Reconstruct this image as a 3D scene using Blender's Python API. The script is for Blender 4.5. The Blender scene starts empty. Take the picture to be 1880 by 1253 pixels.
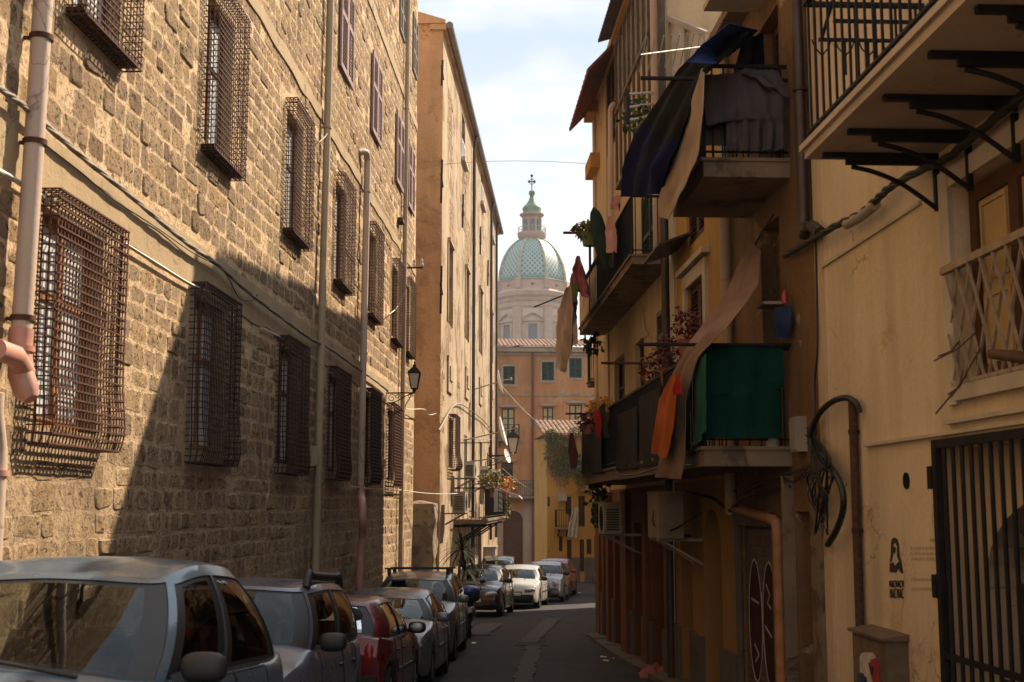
import bpy, math, random
import numpy as np
from mathutils import Vector, Matrix, noise as mnoise

# ------------------------------------------------------------------ camera, sky, sun, exposure
SC = bpy.context.scene
COL = SC.collection
R = math.radians
F, CX, CY = 2300.0, 940.0, 626.5
PITCH = math.atan((930 - 626.5) / F)
cam = bpy.data.objects.new('camera', bpy.data.cameras.new('camera'))
COL.objects.link(cam)
cam.data.sensor_width = 36.0
cam.data.lens = F / 1880 * 36.0
cam.data.clip_start = 0.1
cam.data.clip_end = 3000
cam.rotation_euler = (R(90) + PITCH, 0, 0)
cam.data.dof.use_dof = True
cam.data.dof.focus_distance = 24.0
cam.data.dof.aperture_fstop = 4.0
SC.camera = cam

SUN_TRAVEL = Vector((-1.0, -1.05, -1.25)).normalized()
SUN_EL = math.asin(-SUN_TRAVEL.z)
SUN_AZ = math.atan2(-SUN_TRAVEL.x, -SUN_TRAVEL.y)
sun = bpy.data.objects.new('sun', bpy.data.lights.new('sun', 'SUN'))
COL.objects.link(sun)
sun.location = (30, 40, 50)
sun.data.energy = 5.0
sun.data.angle = R(0.5)
sun.data.color = (1.0, 0.83, 0.62)
sun.rotation_euler = SUN_TRAVEL.to_track_quat('-Z', 'Y').to_euler()

world = bpy.data.worlds.new('World')
SC.world = world
world.use_nodes = True
wt = world.node_tree
wt.nodes.clear()
def wn(t, **k):
    n = wt.nodes.new(t)
    for a, b in k.items(): setattr(n, a, b)
    return n
w_out = wn('ShaderNodeOutputWorld'); w_bg = wn('ShaderNodeBackground')
w_sky = wn('ShaderNodeTexSky', sky_type='NISHITA', sun_disc=False)
w_sky.sun_elevation = SUN_EL; w_sky.sun_rotation = SUN_AZ
w_sky.dust_density = 1.5
w_tc = wn('ShaderNodeTexCoord'); w_map = wn('ShaderNodeMapping')
w_map.inputs['Scale'].default_value = (1.0, 1.0, 3.2)
w_map.inputs['Location'].default_value = (0.35, 0.1, 0.42)
w_no = wn('ShaderNodeTexNoise'); w_no.inputs['Scale'].default_value = 5.0
w_no.inputs['Detail'].default_value = 9; w_no.inputs['Roughness'].default_value = 0.55
w_rmp = wn('ShaderNodeValToRGB')
w_rmp.color_ramp.elements[0].position = 0.44; w_rmp.color_ramp.elements[1].position = 0.66
w_sep = wn('ShaderNodeSeparateXYZ')
w_mr = wn('ShaderNodeMapRange'); w_mr.inputs[1].default_value = 0.36; w_mr.inputs[2].default_value = 0.20
w_mr.inputs[3].default_value = 0.0; w_mr.inputs[4].default_value = 0.85
w_add = wn('ShaderNodeMath', operation='ADD', use_clamp=True)
w_mix = wn('ShaderNodeMix', data_type='RGBA')
w_mix.inputs[7].default_value = (11.3, 11.5, 11.8, 1)
L_ = wt.links.new
L_(w_tc.outputs['Generated'], w_map.inputs[0]); L_(w_map.outputs[0], w_no.inputs[0])
L_(w_no.outputs[0], w_rmp.inputs[0]); L_(w_tc.outputs['Generated'], w_sep.inputs[0])
L_(w_sep.outputs[2], w_mr.inputs[0]); L_(w_rmp.outputs[0], w_add.inputs[0]); L_(w_mr.outputs[0], w_add.inputs[1])
w_pale = wn('ShaderNodeMix', data_type='RGBA'); w_pale.inputs[0].default_value = 0.74; w_pale.inputs[7].default_value = (9.4, 10.9, 12.2, 1)
L_(w_sky.outputs[0], w_pale.inputs[6])
L_(w_add.outputs[0], w_mix.inputs[0]); L_(w_pale.outputs[2], w_mix.inputs[6]); L_(w_mix.outputs[2], w_bg.inputs[0])
w_bg.inputs[1].default_value = 0.05
L_(w_bg.outputs[0], w_out.inputs[0])

SC.view_settings.view_transform = 'Standard'
SC.view_settings.look = 'None'
SC.view_settings.exposure = 0.9
SC.view_settings.gamma = 1.0
SC.cycles.max_bounces = 8
SC.cycles.diffuse_bounces = 5
SC.cycles.glossy_bounces = 4
SC.cycles.transparent_max_bounces = 12

# ------------------------------------------------------------------ helpers
rnd = random.Random(7)
def ray(u, v):
    x = (u - CX) / F; y = (CY - v) / F
    c, s = math.cos(PITCH), math.sin(PITCH)
    return Vector((x, c - s * y, s + c * y))
def at(u, v, Y):
    r = ray(u, v)
    return r * (Y / r.y)
HP = [(-40, 1.2), (-5, 1.4), (0, 1.5), (5, 1.70), (10, 2.08), (15, 2.40), (20, 2.68), (25, 2.9), (35, 3.1), (45, 3.45), (75, 4.3), (90, 4.5), (2000, 5.0)]
def gz(y):
    for (a, b), (c, e) in zip(HP, HP[1:]):
        if y <= c: return -(b + (e - b) * (y - a) / (c - a))
    return -5.0
def gslope(y): return math.atan((gz(y + 1) - gz(y - 1)) / 2)

def origin(o):
    v = Vector((0, 0, 0))
    while o: v += o.location; o = o.parent
    return v

class Wall:
    """vertical wall plane x = x0 + k*y (side=+1: faces +x, side=-1: faces -x)"""
    def __init__(s, x0, k, side):
        n = math.hypot(1, k)
        s.x0 = x0; s.k = k
        s.d = Vector((k / n, 1 / n, 0)); s.n = Vector((1 / n, -k / n, 0)) * side
        s.o = Vector((x0, 0, 0)); s.side = side
    def P(s, a, z, o=0.0): return s.o + s.d * a + s.n * o + Vector((0, 0, z))
    def az(s, u, v, o=0.0):
        r = ray(u, v); t = (s.o + s.n * o).dot(s.n) / r.dot(s.n); p = r * t
        return (p - s.o).dot(s.d), p.z
    def px(s, u, v, o=0.0):
        r = ray(u, v); t = (s.o + s.n * o).dot(s.n) / r.dot(s.n); return r * t
class Cross(Wall):
    """wall plane facing the camera at y = y0 + k*x"""
    def __init__(s, y0, k=0.0):
        n = math.hypot(1, k)
        s.d = Vector((1 / n, k / n, 0)); s.n = Vector((k / n, -1 / n, 0)); s.o = Vector((0, y0, 0)); s.side = 1

class MB:
    def __init__(s): s.v = []; s.f = []; s.m = []; s.col = None
    def quad(s, a, b, c, d, m=0):
        i = len(s.v); s.v += [Vector(a), Vector(b), Vector(c), Vector(d)]; s.f.append((i, i + 1, i + 2, i + 3)); s.m.append(m)
    def poly(s, pts, m=0):
        i = len(s.v); s.v += [Vector(p) for p in pts]; s.f.append(tuple(range(i, i + len(pts)))); s.m.append(m)
    def hexa(s, p, m=0):
        i = len(s.v); s.v += [Vector(q) for q in p]
        for q in ((0, 3, 2, 1), (4, 5, 6, 7), (0, 1, 5, 4), (1, 2, 6, 5), (2, 3, 7, 6), (3, 0, 4, 7)):
            s.f.append(tuple(i + k for k in q)); s.m.append(m)
    def box(s, c, sz, m=0, rz=0.0):
        c = Vector(c); hx, hy, hz = sz[0] / 2, sz[1] / 2, sz[2] / 2
        M = Matrix.Rotation(rz, 3, 'Z')
        s.hexa([c + M @ Vector(q) for q in ((-hx, -hy, -hz), (hx, -hy, -hz), (hx, hy, -hz), (-hx, hy, -hz), (-hx, -hy, hz), (hx, -hy, hz), (hx, hy, hz), (-hx, hy, hz))], m)
    def wbox(s, W, a0, a1, z0, z1, o0, o1, m=0):
        P = W.P
        s.hexa([P(a0, z0, o0), P(a1, z0, o0), P(a1, z0, o1), P(a0, z0, o1), P(a0, z1, o0), P(a1, z1, o0), P(a1, z1, o1), P(a0, z1, o1)], m)
    def bar(s, p, q, w, h=None, m=0, up=Vector((0, 0, 1))):
        p = Vector(p); q = Vector(q); h = h or w
        t = (q - p).normalized()
        if abs(t.dot(up)) > .97: up = Vector((0, 1, 0))
        a = t.cross(up).normalized() * w / 2; b = a.cross(t).normalized() * h / 2
        s.hexa([p - a - b, p + a - b, p + a + b, p - a + b, q - a - b, q + a - b, q + a + b, q - a + b], m)
    def tube(s, path, r, seg=8, m=0, cap=True):
        path = [Vector(p) for p in path]; n = len(path); base = len(s.v)
        rr = r if isinstance(r, (list, tuple)) else [r] * n
        pa = None
        for i, p in enumerate(path):
            t = (path[min(i + 1, n - 1)] - path[max(i - 1, 0)])
            t = t.normalized() if t.length > 1e-9 else Vector((0, 0, 1))
            if pa is None:
                up = Vector((0, 0, 1)) if abs(t.z) < .9 else Vector((1, 0, 0))
                a = t.cross(up).normalized()
            else:
                a = (pa - t * pa.dot(t)).normalized()
            pa = a; b = t.cross(a)
            for k in range(seg):
                w = 2 * math.pi * k / seg
                s.v.append(p + (a * math.cos(w) + b * math.sin(w)) * rr[i])
        for i in range(n - 1):
            for k in range(seg):
                k2 = (k + 1) % seg
                s.f.append((base + i * seg + k, base + i * seg + k2, base + (i + 1) * seg + k2, base + (i + 1) * seg + k)); s.m.append(m)
        if cap:
            s.f.append(tuple(base + k for k in range(seg))[::-1]); s.m.append(m)
            s.f.append(tuple(base + (n - 1) * seg + k for k in range(seg))); s.m.append(m)
    def lathe(s, c, prof, seg=16, m=0, ph=0.0):
        c = Vector(c); base = len(s.v)
        for r, z in prof:
            for k in range(seg):
                w = 2 * math.pi * k / seg + ph
                s.v.append(c + Vector((r * math.cos(w), r * math.sin(w), z)))
        for i in range(len(prof) - 1):
            for k in range(seg):
                k2 = (k + 1) % seg
                s.f.append((base + i * seg + k, base + i * seg + k2, base + (i + 1) * seg + k2, base + (i + 1) * seg + k)); s.m.append(m)
        s.f.append(tuple(base + k for k in range(seg))[::-1]); s.m.append(m)
        s.f.append(tuple(base + (len(prof) - 1) * seg + k for k in range(seg))); s.m.append(m)
    def ball(s, c, r, seg=12, rings=8, m=0, M=None):
        c = Vector(c); r = Vector(r) if not isinstance(r, (int, float)) else Vector((r, r, r)); base = len(s.v)
        for i in range(rings + 1):
            t = math.pi * i / rings
            for k in range(seg):
                w = 2 * math.pi * k / seg
                q = Vector((r.x * math.sin(t) * math.cos(w), r.y * math.sin(t) * math.sin(w), r.z * math.cos(t)))
                s.v.append(c + (M @ q if M else q))
        for i in range(rings):
            for k in range(seg):
                k2 = (k + 1) % seg
                s.f.append((base + (i + 1) * seg + k, base + (i + 1) * seg + k2, base + i * seg + k2, base + i * seg + k)); s.m.append(m)
    def grid(s, rows, m=0, closed=False, flip=False):
        base = len(s.v); n = len(rows[0])
        for r in rows: s.v += [Vector(p) for p in r]
        for i in range(len(rows) - 1):
            for k in range(n if closed else n - 1):
                k2 = (k + 1) % n
                q = (base + i * n + k, base + i * n + k2, base + (i + 1) * n + k2, base + (i + 1) * n + k)
                s.f.append(q[::-1] if flip else q); s.m.append(m(i, k) if callable(m) else m)
    def sheet(s, rows, th=0.006, m=0):
        """a cloth-like sheet with thickness"""
        n = len(rows); k = len(rows[0])
        rows = [[Vector(p) for p in r] for r in rows]
        off = []
        for i in range(n):
            o = []
            for j in range(k):
                a = rows[min(i + 1, n - 1)][j] - rows[max(i - 1, 0)][j]; b = rows[i][min(j + 1, k - 1)] - rows[i][max(j - 1, 0)]
                nn = a.cross(b); nn = nn.normalized() if nn.length > 1e-9 else Vector((0, 0, 1))
                o.append(rows[i][j] + nn * th)
            off.append(o)
        s.grid(rows, m); s.grid(off, m, flip=True)
        loop = [(i, 0) for i in range(n)] + [(n - 1, j) for j in range(1, k)] + [(i, k - 1) for i in range(n - 2, -1, -1)] + [(0, j) for j in range(k - 2, 0, -1)]
        s.grid([[rows[i][j] for i, j in loop], [off[i][j] for i, j in loop]], m, closed=True)
    def build(s, name, mat, parent=None, smooth=None, local=False, colors=None):
        v = s.v
        if parent is not None and not local:
            o = origin(parent); v = [p - o for p in v]
            loc = None
        elif parent is None:
            xs = [p.x for p in v]; ys = [p.y for p in v]; zs = [p.z for p in v]
            loc = Vector(((min(xs) + max(xs)) / 2, (min(ys) + max(ys)) / 2, min(zs)))
            v = [p - loc for p in v]
        else: loc = None
        me = bpy.data.meshes.new(name)
        me.from_pydata([tuple(p) for p in v], [], s.f)
        mats = mat if isinstance(mat, (list, tuple)) else [mat]
        for mm in mats: me.materials.append(mm)
        if len(mats) > 1: me.polygons.foreach_set('material_index', s.m)
        if colors is not None:
            at_ = me.color_attributes.new('stone', 'FLOAT_COLOR', 'POINT')
            at_.data.foreach_set('color', np.asarray(colors, dtype=np.float32).ravel())
        if smooth is not None:
            me.polygons.foreach_set('use_smooth', [True] * len(me.polygons))
            me.set_sharp_from_angle(angle=R(smooth))
        me.update()
        ob = bpy.data.objects.new(name, me)
        COL.objects.link(ob)
        if loc is not None: ob.location = loc
        if parent is not None: ob.parent = parent
        return ob

def tag(o, label, cat=None, group=None, kind=None):
    if label: o['label'] = label
    if cat: o['category'] = cat
    if group: o['group'] = group
    if kind: o['kind'] = kind
    return o
def empty(name, loc, label, cat, group=None):
    o = bpy.data.objects.new(name, None); COL.objects.link(o)
    o.location = loc; o.empty_display_size = .3
    return tag(o, label, cat, group)

def lerp(a, b, t): return a + (b - a) * t
def smooth_path(pts, n=6):
    """Catmull-Rom through points"""
    pts = [Vector(p) for p in pts]; out = []
    for i in range(len(pts) - 1):
        p0 = pts[max(i - 1, 0)]; p1 = pts[i]; p2 = pts[i + 1]; p3 = pts[min(i + 2, len(pts) - 1)]
        for k in range(n):
            t = k / n
            out.append(.5 * ((2 * p1) + (p2 - p0) * t + (2 * p0 - 5 * p1 + 4 * p2 - p3) * t * t + (3 * p1 - p0 - 3 * p2 + p3) * t ** 3))
    out.append(pts[-1]); return out
def sag(p, q, s, n=14):
    p = Vector(p); q = Vector(q)
    return [p.lerp(q, i / n) - Vector((0, 0, s * 4 * (i / n) * (1 - i / n))) for i in range(n + 1)]
def resample(pts, n):
    pts = [Vector(p) for p in pts]; d = [0]
    for a, b in zip(pts, pts[1:]): d.append(d[-1] + (b - a).length)
    out = []
    for i in range(n):
        t = d[-1] * i / (n - 1); k = 0
        while k < len(d) - 2 and d[k + 1] < t: k += 1
        out.append(pts[k].lerp(pts[k + 1], (t - d[k]) / max(d[k + 1] - d[k], 1e-9)))
    return out
def drape(left, right, nu=14, nv=16, folds=4, amp=.03, axis=Vector((1, 0, 0)), seed=0, top_amp=.3):
    """rows of a hanging cloth between two edge polylines (top to bottom), with vertical folds along axis"""
    r = random.Random(seed); l = resample(left, nv); q = resample(right, nv); rows = []
    ph = r.random() * 6
    for i in range(nv):
        row = []
        t = i / (nv - 1)
        for j in range(nu):
            s_ = j / (nu - 1)
            w = math.sin(s_ * folds * 2 * math.pi + ph + .8 * math.sin(t * 3 + ph)) + .4 * math.sin(s_ * folds * 4.7 + t * 5 + ph)
            w += .9 * mnoise.noise(Vector((s_ * 5 + seed, t * 7, 1.7))) + .5 * mnoise.noise(Vector((s_ * 13 + t * 6, t * 11 + seed, 4.2)))
            row.append(l[i].lerp(q[i], s_) + axis * (amp * w * (top_amp + (1 - top_amp) * t)))
        rows.append(row)
    return rows
def leaves(mb, c, rad, n, size, r=rnd, m=0, droop=0.0):
    c = Vector(c); rad = Vector(rad)
    for _ in range(n):
        while True:
            q = Vector((r.uniform(-1, 1), r.uniform(-1, 1), r.uniform(-1, 1)))
            if q.length < 1: break
        p = c + Vector((q.x * rad.x, q.y * rad.y, q.z * rad.z))
        a = Vector((r.uniform(-1, 1), r.uniform(-1, 1), r.uniform(-1, .6) - droop)).normalized()
        b = a.cross(Vector((r.uniform(-1, 1), r.uniform(-1, 1), r.uniform(-1, 1)))).normalized()
        l = size * r.uniform(.6, 1.3)
        mb.quad(p, p + a * l * .5 + b * l * .28, p + a * l, p + a * l * .5 - b * l * .28, m)

# ------------------------------------------------------------------ materials
class NT:
    def __init__(s, name):
        s.mat = bpy.data.materials.new(name); s.mat.use_nodes = True
        s.t = s.mat.node_tree; s.b = s.t.nodes['Principled BSDF']; s.out = s.t.nodes['Material Output']
        s.tc = s.t.nodes.new('ShaderNodeTexCoord'); s.co = s.tc.outputs['Object']
    def n(s, t, **k):
        x = s.t.nodes.new(t)
        for a, b in k.items(): setattr(x, a, b)
        return x
    def l(s, a, b): s.t.links.new(a, b)
    def noise(s, scale, detail=5, rough=.55, dist=0.0, stretch=None):
        x = s.n('ShaderNodeTexNoise'); x.inputs['Scale'].default_value = scale; x.inputs['Detail'].default_value = detail
        x.inputs['Roughness'].default_value = rough; x.inputs['Distortion'].default_value = dist
        if stretch:
            mp = s.n('ShaderNodeMapping'); mp.inputs['Scale'].default_value = stretch
            s.l(s.co, mp.inputs[0]); s.l(mp.outputs[0], x.inputs[0])
        else: s.l(s.co, x.inputs[0])
        return x.outputs[0]
    def ramp(s, src, p0, p1, c0=(0, 0, 0, 1), c1=(1, 1, 1, 1)):
        x = s.n('ShaderNodeValToRGB'); e = x.color_ramp.elements
        e[0].position = p0; e[1].position = p1; e[0].color = c0; e[1].color = c1
        s.l(src, x.inputs[0]); return x.outputs[0]
    def mix(s, f, a, b, mode='MIX'):
        x = s.n('ShaderNodeMix', data_type='RGBA', blend_type=mode)
        for i, q in ((0, f), (6, a), (7, b)):
            if isinstance(q, (int, float)): x.inputs[i].default_value = q
            elif isinstance(q, tuple): x.inputs[i].default_value = (*q[:3], 1)
            else: s.l(q, x.inputs[i])
        return x.outputs[2]
    def math(s, op, a, b=0.0, clamp=False):
        x = s.n('ShaderNodeMath', operation=op, use_clamp=clamp)
        for i, q in ((0, a), (1, b)):
            if isinstance(q, (int, float)): x.inputs[i].default_value = q
            else: s.l(q, x.inputs[i])
        return x.outputs[0]
    def bump(s, src, strength=.4, dist=.02):
        x = s.n('ShaderNodeBump'); x.inputs['Strength'].default_value = strength; x.inputs['Distance'].default_value = dist
        s.l(src, x.inputs['Height']); s.l(x.outputs[0], s.b.inputs['Normal']); return x
    def base(s, c): s.l(c, s.b.inputs['Base Color'])
    def rough(s, r): s.b.inputs['Roughness'].default_value = r

def plain(name, c, rough=.7, var=.25, scale=6.0, metal=0.0, bump=.15, bs=40, bd=.004):
    m = NT(name)
    n1 = m.ramp(m.noise(scale, 6), .3, .7)
    d = tuple(x * (1 - var) for x in c); b = tuple(min(1, x * (1 + var * .6)) for x in c)
    if rough >= .6: m.b.inputs['Specular IOR Level'].default_value = .2
    m.base(m.mix(n1, d, b)); m.rough(rough); m.b.inputs['Metallic'].default_value = metal
    if bump: m.bump(m.noise(bs, 4), bump, bd)
    return m.mat
def plaster(name, c1, c2, c3, patch=(.58, .62), scale=.9, streak=.5, bump=.5, bscale=14, rough=.9, fine=.25):
    """old render: two tones, rain streaks, patches where the coat has gone (c3)"""
    m = NT(name)
    a = m.mix(m.ramp(m.noise(scale, 7, .6), .35, .65), c1, c2)
    st = m.ramp(m.noise(2.2, 6, .6, 0, (1, 1, .14)), .42, .72)
    a = m.mix(m.math('MULTIPLY', st, streak), a, tuple(x * .55 for x in c2))
    pm = m.ramp(m.noise(scale * 1.3, 9, .62, .4), *patch)
    a = m.mix(pm, a, c3)
    f = m.ramp(m.noise(38, 5), .3, .75)
    a = m.mix(m.math('MULTIPLY', f, fine), a, tuple(x * .5 for x in c1))
    vo = m.n('ShaderNodeTexVoronoi', feature='DISTANCE_TO_EDGE'); vo.inputs['Scale'].default_value = 1.1
    wv = m.n('ShaderNodeVectorMath', operation='MULTIPLY_ADD'); nz = m.n('ShaderNodeTexNoise'); nz.inputs['Scale'].default_value = 3.0; nz.inputs['Detail'].default_value = 6
    m.l(m.co, nz.inputs[0]); m.l(nz.outputs[1], wv.inputs[0]); wv.inputs[1].default_value = (.55, .55, .55); m.l(m.co, wv.inputs[2]); m.l(wv.outputs[0], vo.inputs['Vector'])
    ck = m.math('MULTIPLY', m.ramp(vo.outputs['Distance'], .003, .010, (1, 1, 1, 1), (0, 0, 0, 1)), m.ramp(m.noise(.7, 4), .52, .60))
    a = m.mix(m.math('MULTIPLY', ck, .65), a, tuple(x * .3 for x in c2))
    m.base(a); m.rough(rough); m.b.inputs['Specular IOR Level'].default_value = .2
    h = m.math('ADD', m.noise(bscale, 8, .6), m.math('MULTIPLY', pm, -.8))
    m.bump(h, bump, .02)
    return m.mat
def fabric(name, c, c2=None, scale=3.0, rough=.95, trans=.0):
    m = NT(name)
    a = m.mix(m.ramp(m.noise(scale, 5), .35, .65), c, c2 or tuple(x * .75 for x in c))
    m.base(a); m.rough(rough); m.b.inputs['Specular IOR Level'].default_value = .06; m.bump(m.noise(60, 3), .1, .003)
    return m.mat

def stone_material():
    m = NT('old_tuff_masonry')
    at_ = m.n('ShaderNodeAttribute', attribute_name='stone')
    sp = m.n('ShaderNodeSeparateColor'); m.l(at_.outputs['Color'], sp.inputs[0])
    tint, mask, rr = sp.outputs[0], sp.outputs[1], sp.outputs[2]
    tone = m.n('ShaderNodeValToRGB'); e = tone.color_ramp.elements
    e[0].position = 0; e[0].color = (.27, .18, .105, 1); e[1].position = 1; e[1].color = (.60, .43, .25, 1)
    k = e.new(.3); k.color = (.38, .275, .18, 1); k = e.new(.55); k.color = (.52, .36, .185, 1); k = e.new(.8); k.color = (.44, .32, .21, 1)
    m.l(tint, tone.inputs[0])
    mott = m.ramp(m.noise(7, 8, .7, .4), .35, .68)
    st = m.mix(m.math('MULTIPLY', mott, .6), tone.outputs[0], (.25, .17, .10))
    fine = m.ramp(m.noise(42, 6, .75, .2), .46, .70)
    st = m.mix(m.math('MULTIPLY', fine, .45), st, (.15, .095, .055))
    pz = m.noise(13, 5, .62, .6, (1, 1, 1.5))
    pits = m.ramp(pz, .585, .64)
    st = m.mix(m.math('MULTIPLY', pits, .85), st, (.055, .034, .020))
    mo = m.mix(m.ramp(m.noise(2.5, 6), .35, .65), (.86, .64, .41), (.68, .49, .295))
    mp = m.ramp(m.noise(17, 7, .7, .4), .56, .68)
    mo = m.mix(m.math('MULTIPLY', mp, .6), mo, (.24, .16, .09))
    geo = m.n('ShaderNodeNewGeometry'); sg = m.n('ShaderNodeSeparateXYZ'); m.l(geo.outputs['Position'], sg.inputs[0])
    low = m.n('ShaderNodeMapRange'); low.inputs[1].default_value = 3.2; low.inputs[2].default_value = -.4; low.inputs[3].default_value = -.16; low.inputs[4].default_value = .46
    m.l(sg.outputs[2], low.inputs[0])
    lm = m.n('ShaderNodeMapRange'); lm.inputs[1].default_value = 2.6; lm.inputs[2].default_value = -.2; lm.inputs[3].default_value = 0; lm.inputs[4].default_value = .75; m.l(sg.outputs[2], lm.inputs[0])
    mo = m.mix(lm.outputs[0], mo, m.mix(mott, (.52, .375, .235), (.37, .26, .165)))
    edge = m.math('ADD', mask, m.math('MULTIPLY', m.math('SUBTRACT', m.noise(12, 7, .72), .5), 2.2))
    edge = m.math('ADD', edge, m.math('MULTIPLY', m.math('SUBTRACT', m.noise(.9, 5, .65), .53), 1.5))
    edge = m.math('SUBTRACT', edge, low.outputs[0])
    em = m.ramp(edge, .30, .46)
    col = m.mix(em, mo, st)
    grime = m.ramp(m.noise(.9, 8, .68, .3, (1, 1, .6)), .50, .70)
    gl_ = m.n('ShaderNodeMapRange'); gl_.inputs[1].default_value = 2.2; gl_.inputs[2].default_value = -.4; gl_.inputs[3].default_value = .35; gl_.inputs[4].default_value = .72; m.l(sg.outputs[2], gl_.inputs[0])
    col = m.mix(m.math('MULTIPLY', grime, gl_.outputs[0]), col, (.22, .155, .105))
    och = m.ramp(m.noise(1.6, 6, .6, .8), .60, .70)
    col = m.mix(m.math('MULTIPLY', och, .35), col, (.58, .36, .15))
    col = m.mix(1.0, col, (.88, .86, .85), 'MULTIPLY')
    m.base(col); m.rough(.95); m.b.inputs['Specular IOR Level'].default_value = .15
    h = m.math('SUBTRACT', m.noise(9, 10, .72), m.math('MULTIPLY', pits, .55))
    h = m.math('SUBTRACT', h, m.math('MULTIPLY', em, .10))
    h = m.math('SUBTRACT', h, m.math('MULTIPLY', mp, .2))
    m.bump(h, 1.0, .045)
    return m.mat

def glass_material(name, tint, rough=.02, ior=1.5):
    m = NT(name); t = m.t
    t.nodes.remove(m.b)
    tr = m.n('ShaderNodeBsdfTransparent'); tr.inputs[0].default_value = (*tint, 1)
    gl = m.n('ShaderNodeBsdfGlossy'); gl.inputs['Roughness'].default_value = rough
    fr = m.n('ShaderNodeFresnel'); fr.inputs[0].default_value = ior
    mx = m.n('ShaderNodeMixShader')
    m.l(fr.outputs[0], mx.inputs[0]); m.l(tr.outputs[0], mx.inputs[1]); m.l(gl.outputs[0], mx.inputs[2]); m.l(mx.outputs[0], m.out.inputs[0])
    return m.mat
def paint_material(name, c, metal=.6):
    m = NT(name)
    d = m.ramp(m.noise(5, 6), .3, .8)
    m.base(m.mix(m.math('MULTIPLY', d, .10 if max(c) > .05 else .015), c, (.20, .18, .16)))
    m.b.inputs['Metallic'].default_value = metal
    rr = m.n('ShaderNodeMapRange'); rr.inputs[3].default_value = .16 if max(c) < .05 else .24; rr.inputs[4].default_value = .26 if max(c) < .05 else .42
    m.l(d, rr.inputs[0]); m.l(rr.outputs[0], m.b.inputs['Roughness'])
    m.b.inputs['Coat Weight'].default_value = .5; m.b.inputs['Coat Roughness'].default_value = .12
    return m.mat
def slats_material(): pass

M = {}
M['stone'] = stone_material()
M['rust'] = plain('rusty_iron', (.10, .042, .024), .8, .5, 14, .2, .3, 60)
M['rust_dark'] = plain('dark_rusty_iron', (.065, .036, .026), .8, .4, 14, .2, .3, 60)
M['iron'] = plain('black_iron', (.022, .020, .019), .65, .4, 10, .3, .2, 60)
M['wood_orange'] = plain('orange_brown_wood', (.32, .15, .06), .7, .35, 8)
M['wood_dark'] = plain('dark_brown_wood', (.085, .038, .020), .7, .35, 8)
M['frosted'] = plain('frosted_white_pane', (.64, .65, .66), .4, .12, 3, 0, .05)
M['purple'] = plain('faded_purple_paint', (.30, .20, .19), .75, .25, 9)
M['purple_dark'] = plain('shaded_slat_paint', (.12, .075, .07), .8, .25, 9)
M['pvc'] = plaster('pinkish_beige_pipe', (.60, .46, .37), (.54, .40, .31), (.42, .30, .22), (.62, .72), 1.6, .45, .15, 14, .5, .2)
M['pvc_cream'] = plaster('cream_painted_pipe', (.48, .37, .24), (.42, .31, .19), (.27, .17, .10), (.62, .68), 2.0, .6, .2, 14, .6, .3)
M['pvc_pink'] = plain('pink_pipe_fitting', (.52, .26, .19), .45, .2, 4, 0, .05)
M['cable'] = plain('grey_cable', (.30, .26, .21), .7, .3, 20, 0, .1)
M['cable_black'] = plain('black_cable', (.02, .018, .017), .55, .3, 10, 0, .1)
M['cable_white'] = plain('white_cable', (.62, .57, .50), .6, .2, 10, 0, .1)
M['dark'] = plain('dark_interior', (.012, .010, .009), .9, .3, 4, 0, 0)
M['band'] = plaster('lime_render_band', (.46, .34, .20), (.38, .275, .16), (.26, .18, .10), (.60, .66), 1.6, .3, .5, 18)
M['b2'] = plaster('peeling_ochre_render', (.53, .40, .265), (.42, .30, .19), (.22, .14, .08), (.535, .585), .75, .75, .9, 9, .92, .4)
M['b2side'] = plaster('brown_weathered_render', (.74, .44, .225), (.60, .34, .165), (.34, .18, .085), (.54, .70), .8, .5, 1.0, 7, .95, .6)
M['boulder'] = plaster('rough_grey_masonry', (.34, .27, .18), (.26, .20, .13), (.16, .12, .08), (.52, .58), 2.2, .3, 1.0, 12, .95, .5)
M['orange'] = plaster('faded_orange_render', (.58, .275, .115), (.42, .185, .075), (.44, .29, .18), (.56, .62), .55, .55, .6, 5, .9, .5)
M['orange_trim'] = plaster('grey_buff_trim', (.40, .30, .20), (.32, .23, .15), (.24, .16, .10), (.60, .66), .8, .4, .4, 6)
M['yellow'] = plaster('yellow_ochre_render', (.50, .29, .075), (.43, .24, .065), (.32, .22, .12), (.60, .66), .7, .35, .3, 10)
M['yellow2'] = plaster('warm_yellow_render', (.52, .285, .075), (.46, .24, .06), (.36, .22, .10), (.64, .70), .7, .25, .25, 12)
M['cream'] = plaster('cream_render', (.74, .58, .39), (.64, .49, .315), (.50, .36, .21), (.60, .66), .7, .55, .4, 9, .9, .3)
M['cream2'] = plaster('pale_cream_render', (.58, .44, .27), (.50, .37, .22), (.36, .24, .13), (.62, .68), .7, .45, .35, 12)
M['brown'] = plaster('brown_scabby_render', (.26, .155, .075), (.20, .115, .055), (.40, .29, .18), (.59, .63), 1.3, .6, 1.0, 10, .95, .7)
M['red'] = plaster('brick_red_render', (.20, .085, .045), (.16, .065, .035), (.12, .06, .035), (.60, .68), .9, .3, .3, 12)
M['greybase'] = plaster('grey_cement_base', (.16, .135, .11), (.12, .10, .085), (.09, .075, .06), (.58, .66), 1.2, .4, .5, 14)
M['concrete'] = plaster('stained_balcony_concrete', (.26, .19, .13), (.19, .135, .09), (.11, .075, .05), (.54, .62), 1.6, .2, .6, 14)
M['whitetrim'] = plain('off_white_trim', (.50, .43, .33), .85, .2, 3, 0, .2, 20)
M['green_sh'] = plain('dark_green_shutter', (.030, .055, .045), .65, .3, 8)
M['teal_sh'] = plain('teal_green_shutter', (.055, .10, .085), .65, .3, 8)
M['brown_sh'] = plain('brown_shutter', (.085, .045, .028), .7, .3, 8)
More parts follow.
